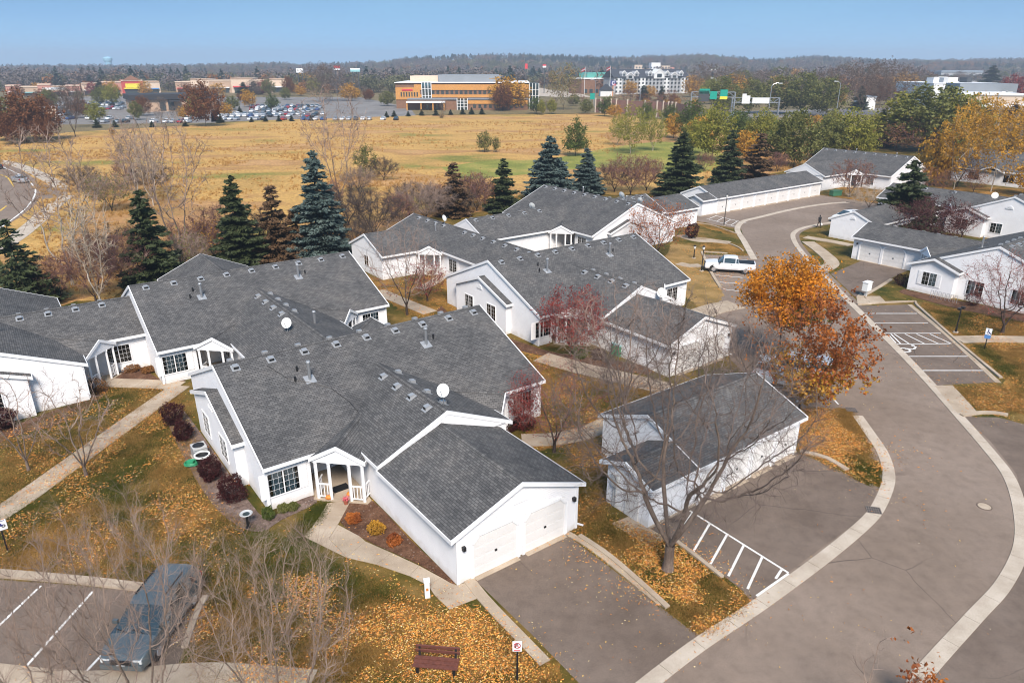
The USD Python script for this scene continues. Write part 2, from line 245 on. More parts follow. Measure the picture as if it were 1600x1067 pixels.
leafmat('leaf_red', [(.1, (.16, .025, .022)), (.4, (.34, .06, .045)), (.7, (.45, .11, .075)), (1, (.5, .2, .12))])
leafmat('leaf_maroon', [(.1, (.035, .008, .008)), (.5, (.085, .018, .016)), (1, (.15, .04, .03))])
leafmat('leaf_brown', [(.1, (.16, .07, .022)), (.5, (.32, .15, .048)), (1, (.44, .23, .09))])
leafmat('leaf_tan', [(.1, (.22, .155, .07)), (.5, (.37, .265, .125)), (1, (.5, .37, .19))])
leafmat('leaf_green', [(.1, (.06, .085, .016)), (.5, (.14, .17, .03)), (1, (.26, .25, .05))])
leafmat('leaf_yellowgreen', [(.1, (.17, .17, .025)), (.5, (.34, .31, .045)), (1, (.52, .40, .08))])
leafmat('leaf_olive', [(.1, (.11, .12, .028)), (.5, (.22, .205, .055)), (1, (.34, .285, .095))])
leafmat('needle_blue', [(0.1, (0.054, 0.081, 0.074)), (0.5, (0.128, 0.169, 0.149)), (1, (0.243, 0.29, 0.257))], trans=.1)
leafmat('needle_green', [(0.1, (0.033, 0.045, 0.018)), (0.5, (0.075, 0.093, 0.036)), (1, (0.18, 0.188, 0.083))], trans=.1)
leafmat('needle_brown', [(0.1, (0.078, 0.046, 0.023)), (0.5, (0.182, 0.107, 0.055)), (1, (0.299, 0.189, 0.098))], trans=.1)
leafmat('twig', [(.1, (.2, .14, .11)), (.5, (.33, .245, .195)), (1, (.46, .365, .30))], trans=0.02)
leafmat('twig_grey', [(.1, (.10, .072, .06)), (.5, (.17, .127, .106)), (1, (.26, .20, .168))], trans=0.02)
leafmat('leaf_oak', [(.1, (.11, .042, .015)), (.5, (.27, .105, .03)), (1, (.38, .17, .05))])
leafmat('twig_pale', [(.1, (.3, .24, .18)), (.5, (.45, .36, .27)), (1, (.58, .48, .37))], trans=0.02)
leafmat('twig_dark', [(.1, (.045, .033, .028)), (.5, (.08, .06, .052)), (1, (.13, .1, .085))], trans=0.02)
leafmat('twig_red', [(.1, (.14, .07, .06)), (.5, (.24, .125, .105)), (1, (.34, .2, .165))], trans=0.02)
leafmat('dry_grass', [(.1, (.36, .2, .06)), (.5, (.58, .35, .11)), (1, (.68, .45, .18))], trans=.2)
# ------------------------------------------------------------ ground, roads, walks
rng = np.random.default_rng(7); random.seed(7)
def smooth(pts, n=6):                                # Catmull-Rom through the points
    p = np.asarray(pts, float); out = []
    q = np.vstack([2 * p[0] - p[1], p, 2 * p[-1] - p[-2]])
    for i in range(1, len(q) - 2):
        for t in np.linspace(0, 1, n, endpoint=False):
            a, b, c, d = q[i - 1:i + 3]
            out.append(.5 * (2 * b + (c - a) * t + (2 * a - 5 * b + 4 * c - d) * t * t + (3 * b - a - 3 * c + d) * t ** 3))
    return np.array(out + [p[-1]])
def px(*pts): return [G2(x, y) for x, y in pts]
def resample(p, step):
    p = np.asarray(p, float); s = np.r_[0, np.cumsum(np.linalg.norm(np.diff(p, axis=0), axis=1))]
    n = max(2, int(round(s[-1] / step)) + 1); t = np.linspace(0, s[-1], n)
    return np.c_[np.interp(t, s, p[:, 0]), np.interp(t, s, p[:, 1])]
def normals(p):
    t = np.gradient(p, axis=0); t /= np.maximum(np.linalg.norm(t, axis=1, keepdims=True), 1e-9); return np.c_[-t[:, 1], t[:, 0]]
def slab_strip(parent, name, path, width, z0, z1, step, mat, gap=.012, offset=0.0, sub=4):
    """concrete cast in lengths: every slab its own piece with an open joint"""
    p = resample(path, step / sub); nrm = normals(p); n = (len(p) - 1) // sub
    for k in range(max(n, 1)):
        q = p[k * sub:(k + 1) * sub + 1].copy(); m = nrm[k * sub:(k + 1) * sub + 1]
        if len(q) < 2: continue
        d = q[1] - q[0]; q[0] = q[0] + d / max(np.linalg.norm(d), 1e-9) * gap; d = q[-2] - q[-1]; q[-1] = q[-1] + d / max(np.linalg.norm(d), 1e-9) * gap
        L, R = q + m * (offset + width / 2), q + m * (offset - width / 2)
        v, f, c = [], [], len(q)
        for z in (z0, z1): v += [(*a, z) for a in L] + [(*a, z) for a in R]
        for i in range(c - 1):
            f += [(2 * c + i, 3 * c + i, 3 * c + i + 1, 2 * c + i + 1), (i, 2 * c + i, 2 * c + i + 1, i + 1), (c + i + 1, 3 * c + i + 1, 3 * c + i, c + i)]
        f += [(0, c, 3 * c, 2 * c), (c - 1, 3 * c - 1, 4 * c - 1, 2 * c - 1)]
        obj(name, MB().add(v, f), mat, parent)
def setting(name, label=None):
    return tag(UsdGeom.Xform.Define(stage, numbered('/World/' + name)), label, None, None, 'structure')

structure('ground', MB().sheet([(-2600, -60), (2600, -60), (3600, 6000), (-3600, 6000)], 0.0), 'lawn', 'brownish autumn lawn and open land under the whole estate')
Z1, Z2, Z3, Z4 = .004, .008, .012, .016

# the open meadow behind the houses and the land beyond it
MEADOW = px((-700, 470), (-300, 445), (0, 405), (40, 470), (170, 470), (250, 410), (340, 405), (540, 400), (575, 395), (640, 340), (760, 330), (840, 290), (960, 305), (1065, 300), (1100, 290), (1260, 262), (1330, 225), (1240, 214), (960, 178), (500, 182), (300, 196), (-100, 218), (-700, 235))
structure('meadow', MB().sheet(MEADOW, Z1), 'meadow_grass', 'wide golden dry meadow behind the houses')
structure('meadow_green', MB().sheet(smooth(px((690, 262), (760, 252), (860, 248), (960, 230), (1040, 222), (1120, 235), (1130, 262), (1060, 270), (940, 262), (800, 275), (720, 280), (690, 262)), 4), Z3), 'green_grass', 'greener grass patch in the meadow behind the spruces')
structure('scrub', MB().sheet(smooth(px((45, 500), (120, 470), (230, 440), (330, 410), (330, 330), (230, 310), (140, 330), (100, 400), (30, 480), (45, 500)), 4), Z2), 'scrub_ground', 'reddish scrubby ground under the bare trees on the left')
structure('scrub', MB().sheet(smooth(px((340, 412), (560, 392), (640, 345), (760, 330), (800, 310), (740, 312), (620, 335), (520, 350), (340, 380), (340, 412)), 4), Z3), 'scrub_ground', 'dry brush floor along the back of the houses')
structure('scrub', MB().sheet(smooth(px((1130, 282), (1250, 262), (1330, 235), (1400, 215), (1240, 212), (1120, 215), (960, 205), (960, 225), (1080, 250), (1130, 282)), 4), Z2), 'scrub_ground', 'scrubby ground among the trees right of the meadow')
structure('far_land', MB().sheet([G2(-700, 232), G2(0, 214), G2(300, 195), G2(500, 181), G2(960, 177), G2(1240, 213), G2(1420, 215), G2(2400, 250), (3500, 5900), (-3500, 5900)], Z1 + .001), 'far_land', 'brown land of the town beyond the meadow')

# main road with its parking bays
ROAD = px((1003, 1080), (1045, 1066), (1111, 1017), (1202, 947), (1296, 872), (1357, 823), (1384, 788), (1396, 758), (1397, 734), (1387, 707), (1370, 680), (1340, 642), (1240, 640), (1190, 610), (1140, 560), (1120, 500), (1095, 440), (1098, 398), (1165, 400), (1172, 385), (1162, 370), (1158, 358), (1075, 345), (1085, 335), (1094, 338), (1282, 305), (1330, 312), (1400, 322), (1440, 330), (1430, 345), (1325, 347), (1270, 354), (1246, 363), (1244, 372), (1262, 400), (1337, 478), (1458, 602), (1492, 641), (1560, 710), (1583, 748), (1600, 800), (1596, 842), (1573, 903), (1516, 967), (1431, 1055), (1410, 1085))
structure('road', MB().sheet(ROAD, Z1), 'asphalt', 'winding grey asphalt estate road with its garage forecourts')
structure('side_road', MB().sheet(px((1448, 1085), (1465, 1044), (1532, 967), (1573, 923), (1602, 862), (1700, 830), (1900, 1100)), Z1 + .001), 'asphalt_dark', 'asphalt forecourt at the bottom right corner')
structure('side_road', MB().sheet(px((1506, 651), (1560, 652), (1620, 668), (1760, 720), (1900, 800), (1640, 840), (1600, 790), (1588, 740), (1548, 690)), Z1 + .001), 'asphalt_dark', 'dark asphalt driveway off the right side of the road')
structure('driveway', MB().sheet(px((738, 902), (885, 835), (950, 884), (1094, 996), (1006, 1066), (940, 1110), (905, 1067), (830, 990)), Z2), 'asphalt_dark', 'dark asphalt driveway in front of the double garage')
structure('driveway', MB().sheet(px((1336, 464), (1298, 428), (1345, 408), (1420, 422), (1398, 432), (1345, 462)), Z2), 'asphalt_dark', 'dark asphalt driveway of the right hand double garage')
structure('parking_lot', MB().sheet(px((1056, 842), (1010, 828), (1243, 706), (1300, 728), (1370, 767), (1357, 797), (1340, 815), (1229, 896), (1178, 936)), Z2), 'asphalt_dark', 'asphalt forecourt of the grey roofed garage with hatched lines')
structure('parking_lot', MB().sheet(px((1337, 478), (1425, 476), (1480, 523), (1562, 597), (1458, 602)), Z2), 'asphalt_dark', 'row of marked parking bays right of the road')
structure('parking_lot', MB().sheet(px((-120, 898), (0, 906), (120, 914), (320, 934), (275, 1046), (200, 1085), (-200, 1085)), Z2), 'asphalt_dark', 'parking lot at the bottom left under the bare trees')

# valley gutters along the road, cast in slabs
g = setting('gutter', 'pale concrete gutter along the left edge of the road')
slab_strip(g, 'slab', smooth(px((985, 1090), (1030, 1054), (1095, 1005), (1190, 942), (1290, 869), (1350, 819), (1372, 793), (1387, 758), (1388, 735), (1379, 707), (1364, 684), (1336, 644)), 6), 0.64, -.1, .03, 2.0, 'concrete')
g2 = setting('gutter', 'pale concrete gutter along the right edge of the road')
slab_strip(g2, 'slab', smooth(px((1418, 1090), (1448, 1046), (1524, 962), (1568, 913), (1595, 856), (1594, 800), (1578, 748), (1548, 707), (1487, 637), (1447, 592), (1400, 543), (1331, 475), (1258, 400), (1240, 374), (1243, 362), (1268, 353), (1320, 345)), 6), 0.62, -.1, .03, 2.0, 'concrete')
g3 = setting('gutter', 'pale concrete gutter in front of the long white garage row')
slab_strip(g3, 'slab', smooth(px((1178, 405), (1163, 378), (1152, 358), (1162, 346), (1185, 340), (1240, 327), (1290, 319), (1330, 316)), 6), .75, -.1, .03, 2.5, 'concrete')
def shoulder(label, pts, w):                         # asphalt run up to and under the gutter slabs
    structure('road_edge', MB().sheet(LineString(smooth(px(*pts), 6)).buffer(w, cap_style=2), .0025), 'asphalt', label)
shoulder('asphalt edge under the left gutter', [(985, 1090), (1030, 1054), (1095, 1005), (1190, 942), (1290, 869), (1350, 819), (1372, 793), (1387, 758), (1388, 735), (1379, 707), (1364, 684), (1336, 644)], .85)
shoulder('asphalt edge under the right gutter', [(1418, 1090), (1448, 1046), (1524, 962), (1568, 913), (1595, 856), (1594, 800), (1578, 748), (1548, 707), (1487, 637), (1447, 592), (1400, 543), (1331, 475), (1258, 400), (1240, 374), (1243, 362), (1268, 353), (1320, 345)], .8)
# raised kerbs
def kerb(label, pts, w=.16, h=.12, mat='concrete_walk', n=4, step=3.0):
    k = setting('kerb', label); slab_strip(k, 'kerb_stone', smooth(px(*pts), n), w, -.1, h, step, mat, gap=.008)
kerb('kerb left of the double garage driveway', [(731, 904), (760, 940), (822, 1005), (890, 1075)], .5, .05)
kerb('curved kerb right of the double garage driveway', [(886, 833), (915, 850), (960, 884), (1020, 934), (1100, 998)], .3, .06)
kerb('kerb along the grass island by the bare tree', [(905, 838), (950, 868), (1010, 920), (1062, 968)], .25, .12)
kerb('kerb along the hatched bays under the bare tree', [(1050, 842), (1095, 876), (1172, 938)], .2, .12)
kerb('kerb around the orange leaf lawn by the garage', [(1250, 706), (1290, 716), (1330, 740), (1372, 768)], .3, .12)
kerb('kerb along the right end of the marked bays', [(1339, 476), (1424, 472), (1433, 478), (1500, 538), (1572, 598)], .22, .13)
kerb('gutter edge inside the marked bays', [(1421, 476), (1480, 524), (1560, 598)], .4, .025)
kerb('kerb at the top of the bottom left parking lot', [(-60, 892), (0, 897), (130, 908), (318, 930)], .45, .12)
kerb('kerb by the dark car', [(322, 932), (305, 965), (282, 1035)], .25, .12)
kerb('curved kerb by the right hand dark driveway', [(1502, 650), (1545, 645), (1590, 653), (1640, 672)], .3, .12)
kerb('kerb of the pickup parking bay', [(1097, 394), (1099, 400), (1112, 428), (1132, 460)], .3, .12)
kerb('kerb above the pickup parking bay', [(1098, 394), (1130, 396), (1166, 399)], .2, .12)
kerb('kerb below the side drive by the round red shrub', [(1088, 372), (1120, 376), (1150, 385), (1166, 397)], .2, .1)
kerb('kerb of the grass strip beside the lamp post', [(1080, 348), (1110, 352), (1140, 362), (1152, 366)], .2, .1)
kerb('kerb beside the right hand garage driveway', [(1343, 466), (1375, 448), (1400, 432)], .35, .06)

# concrete walks, slab by slab
WZ = [.034]
def walk(label, pts, w, step=1.5, n=5, mat='concrete_walk'):
    WZ[0] += .0031; z = WZ[0]; k = setting('walkway', label); slab_strip(k, 'slab', smooth(px(*pts), n), w, -.1, z, step, mat, gap=.012, sub=2)
walk('straight concrete walk across the left lawn', [(-20, 815), (30, 783), (100, 733), (200, 661), (282, 603)], 1.45, 1.5, 4)
walk('concrete walk in front of the left porches', [(282, 603), (230, 600), (162, 597), (140, 588)], 1.4)
walk('concrete walk between the front house and the house behind', [(845, 558), (905, 575), (970, 590), (1060, 612)], 2.0)
walk('curved concrete walk behind the double garage', [(815, 688), (870, 686), (915, 676), (965, 655)], 1.5)
walk('concrete walk past the reddish trees in the middle', [(590, 455), (625, 470), (655, 482), (680, 492)], 1.5)
walk('short concrete walk to the middle porch', [(655, 452), (680, 440), (700, 425)], 1.3)
walk('concrete walk across the right lawn', [(1495, 531), (1550, 530), (1640, 532)], 1.5)
walk('concrete walk by the pickup bay', [(1060, 412), (1080, 416), (1104, 414)], 1.3)
walk('pale walk beside the far driveway', [(1062, 368), (1090, 376), (1115, 377), (1140, 380)], 1.6)
walk('pale walk along the far garage driveway', [(1262, 378), (1285, 395), (1300, 412), (1280, 425)], 1.6)
walk('concrete apron behind the orange trees', [(1095, 490), (1120, 482), (1150, 476)], 2.4)
walk('pale walk in front of the single far garage', [(1258, 371), (1300, 378), (1330, 384)], 1.5)
w_ = setting('walkway', 'concrete front walk from the porch to the driveway')
def slabs(parent, polys, z=.031, mat='concrete_walk'):
    for q in polys: obj('slab', MB().prism(Polygon(px(*q)).buffer(-.008, join_style=2).exterior.coords, -.1, z), mat, parent)
slabs(w_, [[(512, 786), (548, 783), (536, 806), (500, 806)], [(500, 806), (536, 806), (528, 820), (489, 822)], [(489, 822), (528, 820), (514, 842), (474, 838)],
           [(474, 838), (514, 842), (530, 858), (541, 871)], [(514, 842), (528, 820), (562, 838), (571, 846), (541, 871), (530, 858)], [(541, 871), (571, 846), (612, 864), (588, 882)],
           [(588, 882), (612, 864), (655, 884), (640, 900)], [(640, 900), (655, 884), (690, 903), (668, 914)], [(668, 914), (690, 903), (704, 911), (713, 914), (679, 930)], [(679, 930), (713, 914), (730, 910), (748, 934), (702, 952)]])
w_ = setting('walkway', 'concrete pad at the end door of the grey roofed garage')
slabs(w_, [[(955, 818), (985, 806), (1013, 824), (1043, 843), (1016, 856)]])
w_ = setting('walkway', 'concrete apron between the marked bays and the dark driveway')
slabs(w_, [[(1460, 603), (1488, 602), (1509, 624), (1478, 625)], [(1478, 625), (1509, 624), (1526, 643), (1496, 646)]])
w_ = setting('walkway', 'concrete pad under the white utility box')
slabs(w_, [[(1338, 464), (1344, 457), (1362, 476), (1340, 477)], [(1348, 463), (1375, 463), (1385, 473), (1362, 475)]])
w_ = setting('walkway', 'concrete pavement along the bottom of the left parking lot')
slab_strip(w_, 'slab', smooth(px((-40, 1064), (120, 1078), (300, 1064), (420, 1070), (520, 1080)), 4), 1.7, -.1, .05, 1.8, 'concrete_walk')

# painted markings
def line(a, b, w=.11, z=Z4, mat='painted_line', label=None):
    p, q = np.array(G2(*a)), np.array(G2(*b)); d = (q - p) / np.linalg.norm(q - p); n = np.array([-d[1], d[0]]) * w / 2
    return structure('painted_line', MB().sheet([p - n, q - n, q + n, p + n], z), mat, label)
for a, b in [((1078, 798), (1232, 895)), ((1082, 801), (1058, 838)), ((1109, 818), (1083, 862)), ((1136, 835), (1110, 881)), ((1162, 852), (1138, 900)), ((1191, 870), (1168, 920)), ((1221, 890), (1212, 904)), ((1232, 896), (1182, 931)),
             ((1352, 490), (1433, 490)), ((1366, 505), (1450, 505)), ((1382, 521), (1470, 521)), ((1398, 538), (1486, 537)), ((1418, 557), (1512, 557)), ((1440, 579), (1538, 579)), ((1382, 522), (1398, 538)),
             ((1392, 522), (1407, 537)), ((1397, 522), (1420, 537)), ((1414, 522), (1444, 537)), ((1432, 522), (1466, 537)), ((1453, 522), (1486, 537)), ((64, 915), (-20, 995)), ((145, 924), (24, 1060)), ((178, 1003), (110, 1075)),
             ((1231, 600), (1206, 624)), ((1294, 614), (1310, 632)), ((1256, 618), (1245, 628)), ((1200, 604), (1240, 606)),
             ((1104, 420), (1170, 424)), ((1118, 430), (1160, 434)), ((1124, 441), (1160, 444)), ((1130, 452), (1155, 455)), ((1100, 404), (1168, 406)),
             ((1108, 342), (1120, 337)), ((1120, 346), (1131, 340)), ((1132, 349), (1142, 343)), ((1142, 352), (1152, 346)), ((1152, 354), (1162, 348)), ((1117, 337), (1166, 349)), ((1104, 342), (1155, 356))]: line(a, b)
for a, b in [((1386, 524), (1397, 536)), ((1389, 524), (1400, 536)), ((1388, 529), (1393, 529)), ((1392, 534), (1398, 534))]: line(a, b, .09)
# wheelchair sign painted on the bay
m_ = MB(); c0 = np.array(G2(1413, 547)); ax = np.array(G2(1430, 546)) - c0; ax /= np.linalg.norm(ax); ay = np.array([-ax[1], ax[0]])
Q = lambda a, b: tuple(c0 + ax * a + ay * b)
m_.sheet(Polygon([Q(.5 * math.cos(t), .5 * math.sin(t)) for t in np.linspace(0, 2 * np.pi, 20)[:-1]], [[Q(.33 * math.cos(t), .33 * math.sin(t)) for t in np.linspace(0, 2 * np.pi, 20)[:-1]]]), Z4 + .004)
m_.sheet([Q(.2, .3), Q(.35, .3), Q(.9, .15), Q(.9, 0), Q(.2, .15)], Z4 + .008); m_.sheet([Q(.85, .15), Q(1.35, .55), Q(1.4, .42), Q(.95, 0)], Z4 + .012)
m_.sheet([Q(1.3 + .16 * math.cos(t), .75 + .16 * math.sin(t)) for t in np.linspace(0, 2 * np.pi, 12)[:-1]], Z4 + .008)
structure('painted_symbol', m_, 'painted_line', 'white wheelchair sign painted on a parking bay')

# lawns under heavy leaf fall, mulch beds
def lawn(mat, label, pts, z=Z1, n=4):                # ragged edge, as leaf fall has
    q = resample(smooth(px(*pts), n), .22); nn = normals(q); c = np.c_[q, np.zeros(len(q))]
    w = (meshkit.fbm(c * .9, 4, 5) - .5) * (1.5 if mat == 'lawn_leafy' else .3) + (meshkit.noise(c * 5, 2) - .5) * .35
    structure('lawn', MB().sheet(Polygon(q + nn * w[:, None]).buffer(0), z), mat, label)
lawn('lawn_leafy', 'leaf covered lawn around the bench', [(440, 860), (520, 880), (600, 925), (660, 960), (745, 950), (790, 985), (870, 1075), (300, 1080), (290, 1040), (310, 950), (380, 880), (440, 860)], Z1 + .002)
lawn('lawn_leafy', 'orange leaf strip at the bottom of the left lawn', [(0, 845), (100, 800), (260, 790), (330, 850), (310, 925), (120, 900), (0, 888), (0, 845)], Z1 + .002)
lawn('lawn_leafy', 'leaf covered island around the big bare tree', [(905, 832), (950, 812), (1010, 850), (1045, 845), (1165, 938), (1100, 988), (1010, 915), (905, 838)], Z1 + .002)
lawn('lawn_leafy', 'orange leaf lawn under the maples at the road bend', [(1245, 640), (1330, 642), (1358, 688), (1376, 735), (1372, 762), (1300, 724), (1250, 702), (1245, 640)], Z1 + .002)
lawn('lawn_leafy', 'leafy lawn right of the marked bays', [(1440, 472), (1480, 482), (1600, 500), (1640, 510), (1640, 525), (1495, 526), (1440, 480)], Z1 + .002)
lawn('lawn_leafy', 'leaf covered grass right of the bays below the walk', [(1500, 537), (1640, 537), (1640, 660), (1590, 648), (1530, 642), (1492, 604), (1572, 600), (1500, 537)], Z1 + .002)
lawn('lawn_dry', 'dry leaf strewn grass behind the pickup bay', [(1050, 380), (1095, 388), (1098, 400), (1110, 430), (1130, 462), (1090, 478), (1040, 420), (1050, 380)], Z1 + .003)
lawn('lawn_leafy', 'grass strip by the far lamp post', [(1085, 344), (1112, 350), (1140, 359), (1152, 366), (1140, 366), (1110, 358), (1085, 350)], Z3)
lawn('lawn_leafy', 'dry grass between the far driveways', [(1098, 380), (1130, 379), (1150, 387), (1166, 399), (1130, 394), (1098, 392), (1098, 380)], Z3)
lawn('lawn', 'small lawn in front of the right hand garage', [(1262, 372), (1330, 384), (1335, 400), (1300, 424), (1285, 400), (1262, 372)], Z2)
lawn('lawn_leafy', 'orange leaf carpet in front of the far right house', [(1430, 300), (1480, 292), (1600, 296), (1660, 305), (1600, 318), (1500, 312), (1430, 300)], Z3)
lawn('lawn_leafy', 'rusty grass around the far small garage', [(1290, 306), (1330, 312), (1400, 322), (1440, 322), (1430, 296), (1330, 290), (1290, 306)], Z3)
lawn('lawn_leafy', 'reddish leaf lawn between the houses', [(810, 545), (860, 560), (1060, 610), (1010, 650), (880, 700), (830, 690), (800, 610), (810, 545)], Z1 + .002)
lawn('lawn_leafy', 'reddish leaf lawn behind the front house', [(560, 430), (620, 440), (700, 430), (740, 480), (700, 520), (600, 470), (560, 430)], Z1 + .002)
def bed(mat, label, pts, n=3): structure('planting_bed', MB().prism(Polygon(smooth(px(*pts), n)).buffer(0).exterior.coords, -.05, .03), mat, label)
bed('rock_mulch', 'stone mulch bed along the left wall of the front house', [(262, 640), (285, 640), (330, 700), (405, 803), (438, 800), (480, 775), (495, 785), (440, 812), (410, 830), (372, 822), (330, 785), (290, 720), (262, 660), (262, 640)])
bed('mulch', 'mulch bed with orange shrubs beside the front walk', [(545, 787), (580, 781), (640, 842), (710, 910), (690, 902), (655, 882), (612, 862), (575, 845), (532, 816), (545, 787)])
bed('mulch', 'mulch bed in front of the left house', [(165, 588), (215, 570), (248, 592), (285, 582), (285, 598), (230, 596), (165, 590)])
bed('mulch', 'mulch bed along the white gable wall in the middle', [(690, 478), (720, 505), (800, 530), (870, 552), (1000, 570), (1010, 585), (900, 566), (800, 545), (740, 520), (685, 490), (690, 478)])
bed('mulch', 'dark mulch bed under the red trees of the right hand house', [(1412, 452), (1485, 468), (1560, 482), (1620, 492), (1620, 506), (1540, 492), (1470, 476), (1408, 458), (1412, 452)])
bed('mulch', 'mulch bed in front of the far left gable', [(30, 662), (137, 622), (168, 604), (160, 620), (100, 660), (30, 680), (-20, 700), (-20, 680), (30, 662)])

# the road at the far left
structure('left_road', MB().sheet(smooth(px((-120, 252), (0, 256), (40, 270), (62, 290), (62, 310), (40, 332), (0, 357), (-140, 420)), 5), Z2 + .001), 'asphalt', 'grey road bend at the far left edge')
g = setting('left_path', 'pale concrete path beside the road at the far left')
slab_strip(g, 'slab', smooth(px((-60, 248), (0, 252), (40, 263), (75, 280), (98, 295)), 5), 2.6, -.1, .04, 4, 'concrete')
g = setting('left_path', 'pale concrete path curving below the road at the far left')
slab_strip(g, 'slab', smooth(px((104, 306), (80, 325), (50, 352), (15, 378), (-60, 420)), 5), 2.4, -.1, .04, 4, 'concrete')
structure('left_road', MB().sheet(px((62, 290), (104, 290), (106, 306), (66, 312)), Z2), 'asphalt', 'short asphalt spur between the pale paths')
p_ = smooth(px((4, 261), (36, 276), (53, 292), (54, 306), (38, 328), (0, 357)), 6); nn = normals(p_) * .12
structure('painted_line', MB().sheet(np.vstack([p_ + nn, (p_ - nn)[::-1]]), Z4 + .006), 'painted_line', 'white edge line on the far left road')
for q in ([(0, 273), (12, 278), (22, 292)], [(0, 330), (10, 322)]):
    p_ = smooth(px(*q), 4); nn = normals(p_) * .15; structure('painted_line', MB().sheet(np.vstack([p_ + nn, (p_ - nn)[::-1]]), Z4 + .006), 'yellow_line')

# grates, manhole
def grate(a, b, label):
    p, q = np.array(G2(*a)), np.array(G2(*b)); d = q - p; L = np.linalg.norm(d)
    t = thing('drain_grate', label, 'drain grate', (*((p + q) / 2), .032), math.atan2(d[1], d[0]))
    obj('pit', MB().box(-L / 2, L / 2, -.3, .3, -.05, 0.004), 'black', t)
    f = MB()
    for x in np.linspace(-L / 2, L / 2, 7): f.box(x - .022, x + .022, -.3, .3, .004, .016)
    for y in (-.29, -.1, .1, .29): f.box(-L / 2, L / 2, y - .02, y + .02, .005, .014)
    obj('grille', f, 'grate_iron', t)
grate((1354, 796), (1376, 799), 'black storm drain grate set in the gutter at the bend')
grate((1322, 640), (1338, 641), 'dark storm drain grate by the maples')
grate((1322, 316), (1336, 317), 'dark storm drain at the far end of the gutter')
t = thing('manhole_cover', 'round iron manhole cover in the road', 'manhole cover', (*G2(1538, 791), Z2))
obj('rim', trimesh.creation.annulus(.30, .36, .02), 'asphalt_dark', t); obj('lid', trimesh.creation.cylinder(.30, .024, sections=24), 'concrete_walk', t)
